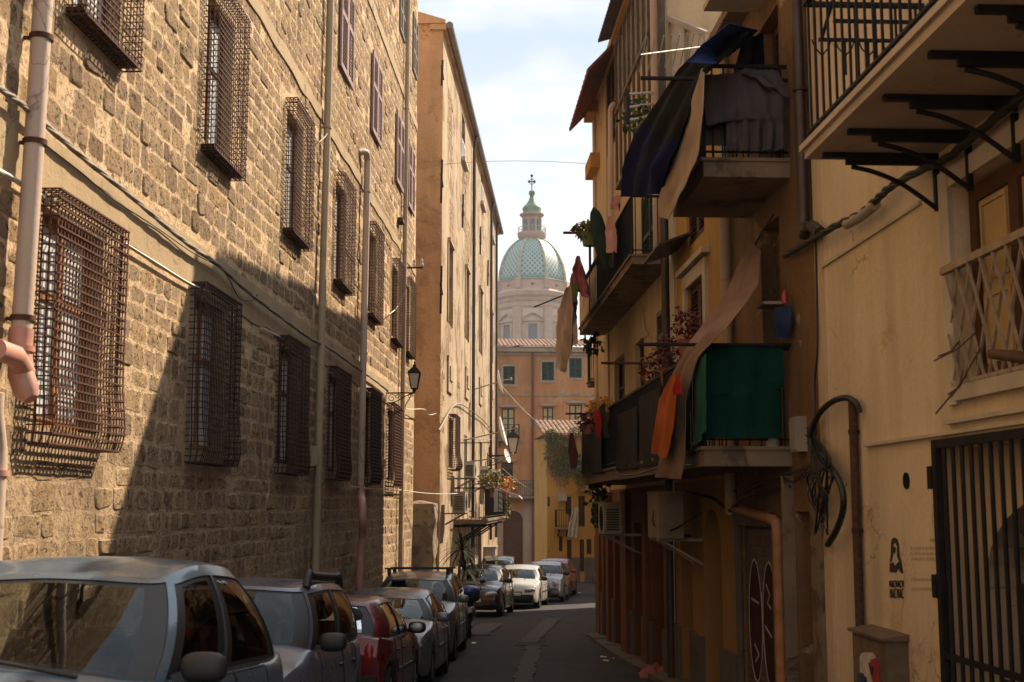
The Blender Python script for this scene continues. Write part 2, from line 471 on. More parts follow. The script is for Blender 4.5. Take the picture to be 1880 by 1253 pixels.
M['grey_sh'] = plain('grey_shutter', (.16, .14, .125), .7, .3, 8)
M['panel_yellow'] = plain('yellowed_door_panel', (.48, .33, .15), .6, .2, 3)
M['tile'] = plain('terracotta_roof_tile', (.27, .155, .10), .9, .7, 3, 0, .4, 30)
M['metal_dark'] = plain('dark_brown_gutter', (.055, .036, .028), .5, .3, 5, .2, .1)
M['ac'] = plain('aged_white_casing', (.55, .51, .45), .5, .15, 4, 0, .05)
M['ac_grey'] = plain('dull_grey_casing', (.34, .29, .23), .6, .2, 4, 0, .05)
M['white'] = plain('white_paint', (.74, .72, .69), .5, .12, 4, 0, .05)
M['leaf'] = plain('green_leaves', (.060, .105, .028), .6, .6, 9, 0, 0)
M['leaf_dry'] = plain('yellow_green_leaves', (.17, .145, .035), .6, .6, 6, 0, 0)
M['leaf_red'] = plain('dark_red_leaves', (.13, .020, .018), .55, .5, 9, 0, 0)
M['leaf_orange'] = plain('orange_flowers', (.50, .22, .035), .6, .4, 9, 0, 0)
M['dracaena'] = plain('dark_strap_leaves', (.016, .028, .012), .85, .5, 5, 0, 0)
M['bark'] = plain('bark', (.11, .07, .045), .9, .4, 12, 0, .4)
M['terracotta'] = plain('terracotta_pot', (.34, .13, .07), .85, .3, 8)
M['glass'] = glass_material('window_glass', (.25, .26, .26), .03)
M['glass_car'] = glass_material('car_glass', (.50, .53, .51), .01, 1.55)
M['lamp_glass'] = plain('milky_lantern_glass', (.55, .48, .38), .25, .15, 4, 0, 0)
# ------------------------------------------------------------------ ground
def build_ground():
    mb = MB()
    ys = [-40, -15, -5, 0] + [x * 1.0 for x in range(1, 60)] + [62, 66, 70, 75, 80, 90, 120, 200, 500, 1500]
    xs = [-900, -60, -12, -8, -5, -4, -3, -2, -1, 0, 1, 2, 3, 4, 5, 6, 9, 14, 60, 900]
    rows = []
    for y in ys:
        rows.append([Vector((x, y, gz(y) + (.022 * mnoise.noise(Vector((x * .5, y * .35, 0))) if -6 < x < 7 and 0 < y < 80 else 0))) for x in xs])
    mb.grid(rows)
    m = NT('worn_asphalt')
    a = m.mix(m.ramp(m.noise(.55, 7, .6), .35, .65), (.026, .023, .021), (.042, .037, .033))
    a = m.mix(m.math('MULTIPLY', m.ramp(m.noise(.9, 7, .6, .5, (1, .25, 1)), .55, .62), .6), a, (.018, .016, .014))
    a = m.mix(m.math('MULTIPLY', m.ramp(m.noise(55, 3), .45, .75), .35), a, (.085, .075, .066))
    vo = m.n('ShaderNodeTexVoronoi', feature='DISTANCE_TO_EDGE'); vo.inputs['Scale'].default_value = .8
    wv = m.n('ShaderNodeVectorMath', operation='MULTIPLY_ADD'); nz = m.n('ShaderNodeTexNoise'); nz.inputs['Scale'].default_value = 2.0; nz.inputs['Detail'].default_value = 7
    m.l(m.co, nz.inputs[0]); m.l(nz.outputs[1], wv.inputs[0]); wv.inputs[1].default_value = (.8, .8, .8); m.l(m.co, wv.inputs[2]); m.l(wv.outputs[0], vo.inputs['Vector'])
    ck = m.math('MULTIPLY', m.ramp(vo.outputs['Distance'], .006, .02, (1, 1, 1, 1), (0, 0, 0, 1)), m.ramp(m.noise(.5, 4), .46, .56))
    a = m.mix(m.math('MULTIPLY', ck, .8), a, (.010, .009, .008))
    a = m.mix(m.math('MULTIPLY', m.ramp(m.noise(1.4, 5, .6), .62, .70), .7), a, (.014, .012, .011))
    m.base(a); m.rough(.85); m.b.inputs['Specular IOR Level'].default_value = .25
    m.bump(m.math('ADD', m.noise(60, 4), m.noise(4, 5)), .5, .012)
    g = mb.build('street', m.mat, smooth=60)
    g['kind'] = 'structure'
build_ground()
def road_z(x, y): return gz(y) + .022 * mnoise.noise(Vector((x * .5, y * .35, 0)))
def ground_patch(name, pts, mat, label, cat):
    mb = MB(); n = len(pts)
    # thin asphalt repairs laid on the road, a shallow slab
    top = [Vector((x, y, gz(y) + .034)) for x, y in pts]; bot = [Vector((x, y, gz(y) - .05)) for x, y in pts]
    mb.poly(top)
    for i in range(n): mb.quad(bot[i], bot[(i + 1) % n], top[(i + 1) % n], top[i])
    o = mb.build(name, mat); o['kind'] = 'structure'; return o

# ------------------------------------------------------------------ facade with real openings
def facade(name, W, a0, a1, z0, z1, holes, mat, parent, depth=.28, thick=4.0, box=True, o=0.0, back_mat=None):
    """front sheet with rectangular holes, reveals, recess backs and the building's solid body behind"""
    A = sorted(set([a0, a1] + [h[0] for h in holes] + [h[1] for h in holes]))
    Z = sorted(set([z0, z1] + [h[2] for h in holes] + [h[3] for h in holes]))
    A = [a for a in A if a0 - 1e-6 <= a <= a1 + 1e-6]; Z = [z for z in Z if z0 - 1e-6 <= z <= z1 + 1e-6]
    mb = MB()
    for i in range(len(A) - 1):
        j = 0
        for j in range(len(Z) - 1):
            ca, cz = (A[i] + A[i + 1]) / 2, (Z[j] + Z[j + 1]) / 2
            if any(h[0] < ca < h[1] and h[2] < cz < h[3] for h in holes): continue
            mb.quad(W.P(A[i], Z[j], o), W.P(A[i + 1], Z[j], o), W.P(A[i + 1], Z[j + 1], o), W.P(A[i], Z[j + 1], o))
    for h in holes:
        d = o - (h[4] if len(h) > 4 else depth); x0, x1, y0, y1 = h[:4]
        mb.quad(W.P(x0, y0, o), W.P(x1, y0, o), W.P(x1, y0, d), W.P(x0, y0, d)); mb.quad(W.P(x0, y1, o), W.P(x1, y1, o), W.P(x1, y1, d), W.P(x0, y1, d))
        mb.quad(W.P(x0, y0, o), W.P(x0, y1, o), W.P(x0, y1, d), W.P(x0, y0, d)); mb.quad(W.P(x1, y0, o), W.P(x1, y1, o), W.P(x1, y1, d), W.P(x1, y0, d))
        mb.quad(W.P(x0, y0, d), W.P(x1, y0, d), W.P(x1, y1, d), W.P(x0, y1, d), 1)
    if box:
        t = o - thick
        mb.quad(W.P(a0, z0, o), W.P(a0, z1, o), W.P(a0, z1, t), W.P(a0, z0, t)); mb.quad(W.P(a1, z0, o), W.P(a1, z1, o), W.P(a1, z1, t), W.P(a1, z0, t))
        mb.quad(W.P(a0, z1, o), W.P(a1, z1, o), W.P(a1, z1, t), W.P(a0, z1, t)); mb.quad(W.P(a0, z0, t), W.P(a1, z0, t), W.P(a1, z1, t), W.P(a0, z1, t))
    return mb.build(name, [mat, back_mat or M['dark']], parent)

# ------------------------------------------------------------------ left: the stone palace
LW = Wall(-3.9, .0345, 1)
LB = empty('stone_building', LW.P(18, gz(18)), 'tall rough stone building with rusty cage grilles along the left of the street', 'building')
ROW1 = [10.0, 14.0, 18.2, 22.1, 26.1, 29.75]      # ground row of caged windows (centre along the wall)
ROW2 = [10.25, 14.1, 18.3, 22.4, 26.3, 30.2, 32.7]
ROW3 = [20.2, 22.5, 26.45, 30.55, 33.0]
ROW4 = [22.6, 26.5, 30.85, 33.75]
holes = [(c - .62, c + .62, .60, 2.28) for c in ROW1] + [(c - .56, c + .56, 4.05, 5.80) for c in ROW2]
holes += [(c - .60, c + .60, 7.98, 9.62, .2) for c in ROW3[1:]] + [(c - .5, c + .5, 12.0, 13.55) for c in ROW4]
holes += [(31.75, 32.55, -2.95, -.82, .35), (25.1, 26.1, -2.75, -1.75, .3)]
wall = facade('wall', LW, -3.0, 34.55, -3.6, 17.0, holes, M['stone'], LB, thick=6.0)

def stones(parent, W, a0, a1, z0, z1, avoid, seed=3, bands=(), rowh=(.15, .27), wd=(.2, .52)):
    r = random.Random(seed); mb = MB(); cols = []
    z = z0
    while z < z1:
        h = r.uniform(*rowh) if z < 6.2 else r.uniform(.19, .24)
        a = a0 + r.uniform(0, .4)
        while a < a1:
            w = r.uniform(*wd) if z < 6.2 else r.uniform(.26, .48)
            ok = not any(x0 - .03 < a + w and a < x1 + .03 and y0 - .03 < z + h and z < y1 + .03 for x0, x1, y0, y1 in avoid)
            inb = any(b0 < z + h / 2 < b1 for b0, b1 in bands)
            if ok and not (inb and r.random() < .93) and a + w < a1 and r.random() > .05:
                g = r.uniform(.006, .026)
                hw, hh = w / 2 - g, h / 2 - g
                cx, cz = a + w / 2, z + h / 2 + .03 * mnoise.noise(Vector((a * .35, z * .4, 2)))
                tint = min(1, max(0, r.gauss(.5, .27))); rb = r.random()
                base = len(mb.v); n = 14
                ph = r.random() * 9; ee = r.uniform(.16, .42); sk = r.uniform(-.12, .12); sq = r.uniform(-.1, .1)
                rings = []
                out = r.uniform(.002, .010) if r.random() > .10 else r.uniform(.012, .026)
                for sc, o, mk in ((1.0, .002, 0.0), (.93, out * .8, .5), (.74, out, 1.0), (.3, out * r.uniform(.6, 1.15), 1.0)):
                    for k in range(n):
                        t = 2 * math.pi * k / n
                        c, s = math.cos(t), math.sin(t)
                        e = ee
                        x = math.copysign(abs(c) ** e, c); y = math.copysign(abs(s) ** e, s)
                        j = 1 + .20 * mnoise.noise(Vector((math.cos(t) * 1.6 + ph, math.sin(t) * 1.6, a)))
                        mb.v.append(W.P(cx + x * hw * sc * j + sk * y * hh, cz + y * hh * sc * j * (1 + sk * x) + sq * x * hh, o + (r.uniform(-.004, .004) if o > .005 else 0)))
                        cols.append((tint, mk, rb, 1))
                for i in range(3):
                    for k in range(n):
                        k2 = (k + 1) % n
                        mb.f.append((base + i * n + k, base + i * n + k2, base + (i + 1) * n + k2, base + (i + 1) * n + k)); mb.m.append(0)
                mb.f.append(tuple(base + 3 * n + k for k in range(n))); mb.m.append(0)
            a += w
        z += h
    return mb.build('masonry', M['stone'], parent, smooth=50, colors=cols)
avoid = [tuple(h[:4]) for h in holes]
st = stones(LB, LW, 6.0, 34.5, -3.3, 16.6, avoid, bands=((2.33, 2.86), (6.35, 6.62), (10.5, 10.8)))
bm_ = MB()
def strip(mb, W, a0, a1, z0, z1, o, n, seed, amp=.04):
    lo = []; hi = []
    for i in range(n + 1):
        a = lerp(a0, a1, i / n)
        lo.append(W.P(a, z0 + amp * 1.6 * mnoise.noise(Vector((a * 1.1, seed, 0))), o)); hi.append(W.P(a, z1 + amp * mnoise.noise(Vector((a * 1.4, seed + 5, 0))), o))
    lo0 = [p - W.n * (o + .01) for p in lo]; hi0 = [p - W.n * (o + .01) for p in hi]
    mb.grid([lo0, lo, hi, hi0])
strip(bm_, LW, 5, 34.5, 2.36, 2.84, .018, 120, 1.0)
strip(bm_, LW, 5, 34.5, 6.38, 6.60, .028, 120, 2.0)
strip(bm_, LW, 5, 34.5, 10.52, 10.78, .028, 120, 3.0)
bm_.build('render_band', M['band'], LB, smooth=60)

def cage(W, c, z0, z1, half, depth, parent, mat, nv, nh, belly=.0, bw=.014):
    """rusty cage of crossing flat bars standing off the wall"""
    mb = MB(); P = W.P
    rr = random.Random(int(c * 100 + z0))
    def off(z):
        t = (z - z0) / (z1 - z0)
        return depth + belly * math.exp(-((t - .10) / .13) ** 2) - belly * .6 * math.exp(-(t / .04) ** 2)
    av = [c - half + 2 * half * i / nv for i in range(nv + 1)]
    zh = [z0 + (z1 - z0) * i / nh for i in range(nh + 1)]
    zs = zh if belly else [z0, z1]
    for i, a in enumerate(av):
        w = bw * (1.5 if i in (0, nv) else 1)
        jj = rr.uniform(-.004, .004)
        for q in range(len(zs) - 1):
            mb.bar(P(a + jj, zs[q], off(zs[q])), P(a + jj, zs[q + 1], off(zs[q + 1])), w, bw * .6, up=W.n)
    for z in zh:
        j1, j2 = rr.uniform(-.006, .006), rr.uniform(-.006, .006)
        mb.bar(P(c - half, z + j1, off(z) + .009), P(c + half, z + j2, off(z) + .009), bw * .7, bw)
        for s_ in (-1, 1): mb.bar(P(c + s_ * half, z + j1, -.02), P(c + s_ * half, z + j1, off(z)), bw * .8, bw * .8)
    for s_ in (-1, 1):
        for f in (.33, .66):
            for q in range(len(zs) - 1):
                mb.bar(P(c + s_ * half, zs[q], off(zs[q]) * f), P(c + s_ * half, zs[q + 1], off(zs[q + 1]) * f), bw, bw * .7, up=W.d)
    for zz in (z0, z1):
        for a in av[::1]: mb.bar(P(a, zz, -.02), P(a, zz, off(zz)), bw, bw * .7)
        for f in (.0, .33, .66): mb.bar(P(c - half, zz, off(zz) * f), P(c + half, zz, off(zz) * f), bw, bw)
    return mb.build('grille', mat, parent)
def casement(W, c, z0, z1, half, o, parent, fmat, pmat, mull=1, trans=(.45,), fw=.07):
    """window leaf frame with one mesh for its panes"""
    f = MB(); p = MB()
    f.wbox(W, c - half, c - half + fw, z0, z1, o - .05, o); f.wbox(W, c + half - fw, c + half, z0, z1, o - .05, o)
    f.wbox(W, c - half + fw, c + half - fw, z0, z0 + fw, o - .05, o - .002); f.wbox(W, c - half + fw, c + half - fw, z1 - fw, z1, o - .05, o - .002)
    for i in range(mull):
        a = c - half + 2 * half * (i + 1) / (mull + 1); f.wbox(W, a - fw * .6, a + fw * .6, z0 + fw, z1 - fw, o - .05, o + .004)
    for t in trans:
        z = lerp(z0, z1, t); f.wbox(W, c - half + fw, c + half - fw, z - fw * .4, z + fw * .4, o - .048, o - .004)
    p.wbox(W, c - half + fw * .5, c + half - fw * .5, z0 + fw * .5, z1 - fw * .5, o - .034, o - .026)
    fo = f.build('frame', fmat, parent); po = p.build('pane', pmat, parent)
    return fo, po
def part_empty(name, W, a, z, parent, label=None):
    o = bpy.data.objects.new(name, None); COL.objects.link(o); o.parent = parent
    o.location = W.P(a, z) - origin(parent)
    if label: o['label'] = label
    return o
WG = 'barred windows'
for i, c in enumerate(ROW1):
    w = part_empty('window', LW, c, .5, LB)
    casement(LW, c, .60, 2.28, .62, -.10, w, M['wood_orange'] if i < 2 else M['wood_dark'], M['frosted'], 1, (.62,), .085)
    cage(LW, c, .46, 2.38, .77, .17, w, M['rust'] if i in (0, 5) else M['rust_dark'], 23, 27, belly=.035, bw=.0135)
for i, c in enumerate(ROW2):
    w = part_empty('window', LW, c, 4.0, LB)
    casement(LW, c, 4.05, 5.80, .56, -.12, w, M['wood_dark'], M['frosted'], 1, (.6,), .07)
    cage(LW, c, 3.90, 5.90, .67, .17, w, M['rust'], 16, 30, bw=.0115)
    s_ = MB(); s_.wbox(LW, c - .66, c + .66, 3.93, 3.965, 0.0, .15); s_.build('sill', M['rust_dark'], w)
def louver(W, c, z0, z1, half, o, parent, fmat, smat, leaves_=2, fw=.06, rails=(0, .36, .72, 1), pitch=.055, name='shutter', th=.04):
    """louvered shutter: frame with rails and its angled slats as a sub-part"""
    f = MB(); s = MB()
    for q in range(leaves_):
        x0 = c - half + 2 * half * q / leaves_; x1 = c - half + 2 * half * (q + 1) / leaves_ - .006
        f.wbox(W, x0, x0 + fw, z0, z1, o - th, o); f.wbox(W, x1 - fw, x1, z0, z1, o - th, o)
        for t in rails:
            z = min(max(lerp(z0, z1, t), z0 + fw * .6), z1 - fw * .6)
            f.wbox(W, x0 + fw, x1 - fw, z - fw * .6, z + fw * .6, o - th, o - .002)
        z = z0 + fw * 1.2
        while z < z1 - fw * 1.2:
            s.hexa([W.P(x0 + fw, z, o - .004), W.P(x1 - fw, z, o - .004), W.P(x1 - fw, z + .010, o - .004), W.P(x0 + fw, z + .010, o - .004),
                    W.P(x0 + fw, z + .03, o - th + .004), W.P(x1 - fw, z + .03, o - th + .004), W.P(x1 - fw, z + .04, o - th + .004), W.P(x0 + fw, z + .04, o - th + .004)])
            z += pitch
    fo = f.build(name, fmat, parent); s.build('slats', smat, fo)
    return fo
for c in ROW3[1:]:
    w = part_empty('window', LW, c, 7.9, LB)
    louver(LW, c, 7.90, 9.68, .70, .07, w, M['purple'], M['purple'], 2, .085, (0, .60, 1), .07)
for c in ROW4:
    w = part_empty('window', LW, c, 11.9, LB)
    louver(LW, c, 11.95, 13.6, .52, .05, w, M['grey_sh'], M['grey_sh'], 2, .07)
d_ = MB(); d_.wbox(LW, 31.75, 32.55, -2.95, -.82, -.3, -.24); d_.build('door', M['wood_dark'], LB)
# drainpipes
def pipe(W, pts, r, mat, parent, name='drainpipe', seg=12, bands=(), bmat=None):
    mb = MB(); path = [W.P(a, z, o) for a, z, o in pts]
    mb.tube(smooth_path(path, 5) if len(path) > 3 else path, r, seg)
    p = mb.build(name, mat, parent, smooth=50)
    if bands:
        for a, z, o in bands:
            b = MB()
            b.lathe(W.P(a, z, o), [(r * 1.02, -.02), (r * 1.22, -.02), (r * 1.22, .02), (r * 1.02, .02)], 12)
            b.wbox(W, a - .012, a + .012, z - .012, z + .012, 0, o)
            b.build('bracket', bmat or M['rust'], p, smooth=40)
    return p
pipe(LW, [(8.92, 17, .13), (8.92, 8, .13), (8.86, 3.7, .13), (8.78, 1.22, .13)], .072, M['pvc'], LB, bands=[(8.86, 3.42, .13), (8.84, 2.62, .13), (8.79, 1.32, .13)])
mb = MB()
mb.tube([LW.P(8.78, 1.24, .13), LW.P(8.775, 1.20, .13), LW.P(8.77, 1.08, .13), LW.P(8.76, .92, .15), LW.P(8.75, .80, .20), LW.P(8.74, .74, .24)], [.086, .086, .082, .09, .09, .05], 14)
mb.tube([LW.P(8.80, .93, .16), LW.P(8.60, 1.03, .17), LW.P(8.30, 1.04, .17)], .075, 14)
mb.lathe(LW.P(8.775, 1.1, .13), [(.08, -.02), (.1, -.02), (.1, .02), (.08, .02)], 14)
mb.build('pipe_fitting', M['pvc_pink'], LB, smooth=50)
pipe(LW, [(8.30, .75, .17), (8.33, .60, .16), (8.44, .42, .14), (8.47, .28, .14), (8.46, -.2, .14), (8.46, -1.9, .14)], .072, M['pvc'], LB, bands=[(8.47, .22, .14)], bmat=M['pvc_pink'])
pipe(LW, [(20.45, 17, .1), (20.42, 7.6, .1), (20.22, 3.1, .1), (20.12, -.6, .1), (20.1, -1.0, .1)], .062, M['pvc_cream'], LB, bands=[(20.28, 3.2, .1), (20.38, 6.3, .1), (20.15, .8, .1)], bmat=M['pvc_cream'])
pipe(LW, [(20.1, -1.0, .1), (20.1, -1.6, .1), (20.1, -2.65, .1)], .066, M['pvc_pink'], LB, bands=[(20.1, -1.02, .1)], bmat=M['pvc_pink'])
pipe(LW, [(24.35, 7.02, -.02), (24.52, 7.07, .10), (24.68, 6.98, .12), (24.70, 6.6, .12), (24.58, 3.5, .12), (24.46, .4, .12)], .068, M['pvc'], LB, bands=[(24.6, 3.0, .12), (24.69, 6.3, .12)], bmat=M['pvc'])
pipe(LW, [(24.46, .42, .12), (24.44, .2, .14), (24.2, .0, .2), (24.15, -.3, .22), (24.4, -.6, .18), (24.42, -1.2, .14), (24.42, -2.8, .14)], .075, M['pvc_pink'], LB)
pipe(LW, [(31.5, 17, .1), (31.42, 11.7, .1), (31.2, 4, .1), (31.1, -.2, .1), (31.08, -2.9, .1)], .058, M['pvc_cream'], LB, bands=[(31.38, 10.2, .1), (31.32, 7.6, .1), (31.24, 4.9, .1), (31.17, 2.2, .1), (31.12, .2, .1)], bmat=M['pvc_cream'])
# iron bracket with two insulators near the corner
mb = MB(); a, z = LW.az(752, 492, .1)
mb.bar(LW.P(a, z, -.02), LW.P(a, z, .45), .05, .04); mb.bar(LW.P(a, z + .0, .22), LW.P(a, z + .1, .22), .02)
ib = mb.build('insulator_bracket', M['rust_dark'], LB)
for o in (.22, .42):
    m2 = MB(); m2.lathe(LW.P(a, z + .04, o), [(.02, 0), (.045, .01), (.045, .06), (.025, .08), (.04, .1), (.035, .17), (.01, .19)], 10); m2.build('insulator', M['ac'], ib, smooth=40)
mb = MB(); a, z = LW.az(578, 838, .1)
mb.wbox(LW, a - .13, a + .11, z - .16, z + .16, 0, .13); mb.wbox(LW, a - .11, a + .09, z - .14, z + .14, .13, .145)
mb.build('junction_box', M['pvc_cream'], LB)
mb = MB(); a, z = LW.az(733, 407, .02); mb.wbox(LW, a - .25, a + .2, z - .05, z + .05, -.05, .14); mb.build('iron_stub', M['rust_dark'], LB)

def wire(name, pts, r, mat, label, cat='cable', group=None, sm=5, twist=None):
    mb = MB(); path = smooth_path(pts, sm)
    if twist:
        for k in range(twist):
            pp = []
            for i, p in enumerate(path):
                t = i * .9 + k * 2 * math.pi / twist
                pp.append(p + Vector((math.cos(t) * r * .9, 0, math.sin(t) * r * .9)))
            mb.tube(pp, r, 6)
    else: mb.tube(path, r, 6)
    return tag(mb.build(name, mat, smooth=60), label, cat, group)
mp = lambda u, v, o=.1: LW.px(u, v, o)
wire('cable', [mp(-40, 135), mp(0, 163), mp(40, 192), mp(90, 236), mp(160, 296), mp(235, 356), mp(300, 412), mp(350, 452), mp(402, 488), mp(455, 536), mp(520, 586), mp(570, 622), mp(605, 640), mp(650, 672), mp(690, 700), mp(712, 718)], .014, M['cable'],
     'thick twisted grey cable bundle strung along the stone wall above the lower barred windows', twist=3)
wire('cable', [mp(-30, 300, .05), mp(20, 326, .05), mp(60, 352, .05), mp(100, 372, .05)], .02, M['cable_white'], 'short pale conduit beside the drainpipe at the upper left edge')
wire('cable', [mp(226, 446, .05), mp(290, 486, .05), mp(345, 520, .05), mp(385, 538, .05)], .017, M['cable_white'], 'straight pale conduit on the stone wall between the first and second cage window')
wire('cable', [mp(480, 602, .04), mp(525, 625, .04), mp(560, 648, .04), mp(592, 672, .04)], .014, M['cable_white'], 'pale conduit crossing above the third cage window in shade')
wire('cable', [mp(85, 268, .04), mp(150, 318, .03), mp(210, 368, .05), mp(290, 420, .03), mp(350, 462, .05), mp(410, 498, .06), mp(440, 548, .05), mp(468, 550, .05), mp(472, 540, .05)], .006, M['cable_black'], 'thin dark loose wire drooping below the twisted cable bundle')
wire('cable', [mp(585, 262, .06), mp(598, 250, .1), mp(606, 236, .14)], .008, M['cable_white'], 'tiny white wire loop tied round the cream drainpipe')
wire('cable', [mp(714, 578, .1), mp(728, 566, .1), mp(740, 545, .16), mp(748, 520, .3), mp(756, 500, .42)], .012, M['cable_white'], 'white wire drooping from the insulator bracket to the caged window')

# lantern on a scrolled bracket
def lantern(loc_wall, out, z_lamp_base, label, bracket_label=None, dirv=Vector((1, 0, 0)), s=1.0):
    """loc_wall: point on the wall at the arm; dirv: horizontal direction of the arm"""
    root = empty('street_lantern', loc_wall, label, 'street lamp', None)
    w = Vector(loc_wall); e = w + dirv * out
    b = MB()
    b.bar(w, e, .035 * s, .03 * s)
    b.bar(w + Vector((0, 0, -.26 * s)), w + Vector((0, 0, .06 * s)), .04 * s)
    b.tube(smooth_path([w + Vector((0, 0, -.24 * s)), w + dirv * out * .35 + Vector((0, 0, -.2 * s)), w + dirv * out * .7 + Vector((0, 0, -.07 * s)), e]), .012 * s, 6)
    for cx_, rr_ in ((.22, .10), (.42, .06), (.85, .055)):
        c = w + dirv * out * cx_ + Vector((0, 0, -rr_ * s - .02))
        b.tube([c + (dirv * math.cos(t) + Vector((0, 0, math.sin(t)))) * rr_ * s * (1 - t / 11) for t in [k * .5 for k in range(18)]], .009 * s, 6)
    br = b.build('bracket', M['iron'], root, smooth=40)
    c = e + Vector((0, 0, z_lamp_base))
    f = MB()
    f.lathe(e, [(.02 * s, 0), (.03 * s, z_lamp_base * .3), (.06 * s, z_lamp_base * .5), (.03 * s, z_lamp_base * .7), (.1 * s, z_lamp_base)], 8)
    H = .36 * s; r0 = .10 * s; r1 = .185 * s
    for k in range(4):
        t = math.pi / 4 + k * math.pi / 2
        d = Vector((math.cos(t), math.sin(t), 0))
        f.bar(c + d * r0, c + d * r1 + Vector((0, 0, H)), .022 * s)
        t2 = t + math.pi / 2; d2 = Vector((math.cos(t2), math.sin(t2), 0))
        f.bar(c + d * r0, c + d2 * r0, .022 * s); f.bar(c + d * r1 + Vector((0, 0, H)), c + d2 * r1 + Vector((0, 0, H)), .03 * s)
    f.build('lamp_frame', M['iron'], root)
    g = MB(); hp = Vector((0, 0, H)); q = []
    for k in range(4):
        t = math.pi / 4 + k * math.pi / 2; q.append(Vector((math.cos(t), math.sin(t), 0)))
    g.hexa([c + d * r0 * .93 for d in q] + [c + d * r1 * .93 + hp for d in q]); g.build('lamp_glass', M['lamp_glass'], root)
    h = MB(); top = c + hp
    h.lathe(top, [(r1 * 1.12, 0), (r1 * 1.12, .02 * s), (r1 * .55, .11 * s), (.05 * s, .14 * s), (.05 * s, .19 * s), (.02 * s, .2 * s), (.03 * s, .24 * s), (.005, .28 * s)], 4, ph=math.pi / 4)
    h.build('lamp_roof', M['iron'], root)
    return root
a, z = LW.az(708, 722)
lantern(LW.P(a, z), .66, .10, 'black iron street lantern on a scrolled bracket on the corner of the stone building', dirv=LW.n)
wire('cable', [LW.P(29.4, 2.55, .5), LW.P(31, 2.4, .2), at(778, 752, 34.8), at(787, 762, 35.3), at(800, 760, 35.85)], .016, M['cable_white'], 'wavy white cable from the near street lantern to the brown render wall')
wire('cable', sag(LW.px(640, 893, .1), LW.px(740, 900, .1), .02, 6) + sag(LW.px(742, 901, .1), at(845, 906, 37.0), .05, 10), .014, M['cable_white'], 'long white cable from the stone building across to the balcony corner')
# ------------------------------------------------------------------ left, beyond: the peeling ochre house
BW = Wall(-3.72, .0462, 1)
BB = empty('plaster_house', BW.P(48, gz(48)), 'tall ochre plaster house with peeling sunlit front and brown side, beyond the stone building', 'house')
B0 = 36.0 * math.hypot(1, .0462)
def bz(u, v, o=0): return BW.az(u, v, o)
def brect(u0, v0, u1, v1, o=0):
    a0 = bz(u0, v0, o)[0]; a1 = bz(u1, v1, o)[0]; zt = bz((u0 + u1) / 2, v0, o)[1]; zb = bz((u0 + u1) / 2, v1, o)[1]
    return a0, a1, zb, zt
def bq(u, v0, w, v1):
    a, zt = bz(u, v0); zb = bz(u, v1)[1]; return (a - w / 2, a + w / 2, zb, zt)
ROOFZ = 14.15
niche = [bq(826, 452, 1.3, 597), bq(857, 498, 1.3, 625), bq(882, 535, 1.4, 650), bq(902, 575, 1.3, 665)]
upper = [bq(851, 215, 1.3, 300), bq(885, 292, 1.4, 378), bq(903, 360, 1.3, 440)]
low = [bq(828, 770, 1.3, 858)]
doors = [bq(855, 800, 1.25, 928), bq(883, 812, 1.5, 926), bq(899, 822, 1.4, 926)]
bh = [(*q, .5) for q in niche] + [(*q, .28) for q in upper + low + doors]
g1 = bq(848, 958, 1.9, 1050); g1 = (g1[0], g1[1], gz(g1[0]) , -1.15)
g2 = (46.3, 48.2, -3.4, -1.05); g3 = (51, 53, -3.6, -1.1)
bh += [(*g1, .4), (*g2, .5), (*g3, .5)]
facade('wall', BW, B0, 64.5, -4.6, ROOFZ, bh, M['b2'], BB, thick=5.0)
# side wall facing the near street, with its sloping parapet
mb = MB()
cnr = BW.P(B0, 0, 0); cx = cnr.x
X1 = cx - 3.2
mb.hexa([(X1, 36.02, -3.6), (cx - .004, 35.96, -3.6), (cx - .004, 36.3, -3.6), (X1, 36.4, -3.6), (X1, 36.02, ROOFZ + 1.3), (cx - .004, 35.96, ROOFZ - .02), (cx - .004, 36.3, ROOFZ - .02), (X1, 36.4, ROOFZ + 1.3)])
mb.build('side_wall', M['b2side'], BB)
mb = MB()
mb.wbox(BW, B0 - .12, 64.6, ROOFZ - .02, ROOFZ + .16, -.4, .10)
mb.hexa([BW.P(B0 - .15, ROOFZ + .16, -4), BW.P(64.6, ROOFZ + .16, -4), BW.P(64.6, ROOFZ + .17, .08), BW.P(B0 - .15, ROOFZ + .17, .08), BW.P(B0 - .15, ROOFZ + 1.6, -4), BW.P(64.6, ROOFZ + 1.6, -4), BW.P(64.6, ROOFZ + .27, .08), BW.P(B0 - .15, ROOFZ + .27, .08)])
mb.build('roof', M['b2side'], BB)
mb = MB()
mb.tube([BW.P(B0 - .15, ROOFZ + .1, .2), BW.P(64.6, ROOFZ + .1, .2)], .11, 10)
mb.build('gutter', plain('grey_zinc_gutter', (.20, .17, .15), .4, .3, 4, .5, .1), BB, smooth=50)
for u, v0, v1 in ((868, 225, 1000), (901, 330, 975), (911, 390, 960)):
    a, z0 = bz(u, v1, .1); z1 = bz(u, v0, .1)[1]
    p = MB(); p.tube([BW.P(a, ROOFZ + .05, .2), BW.P(a, ROOFZ - .25, .12), BW.P(a, ROOFZ - .6, .1), BW.P(a, -1.5, .1), BW.P(a, max(z0, gz(a)), .1)], .062, 8)
    p.build('drainpipe', M['metal_dark'], BB, smooth=50)
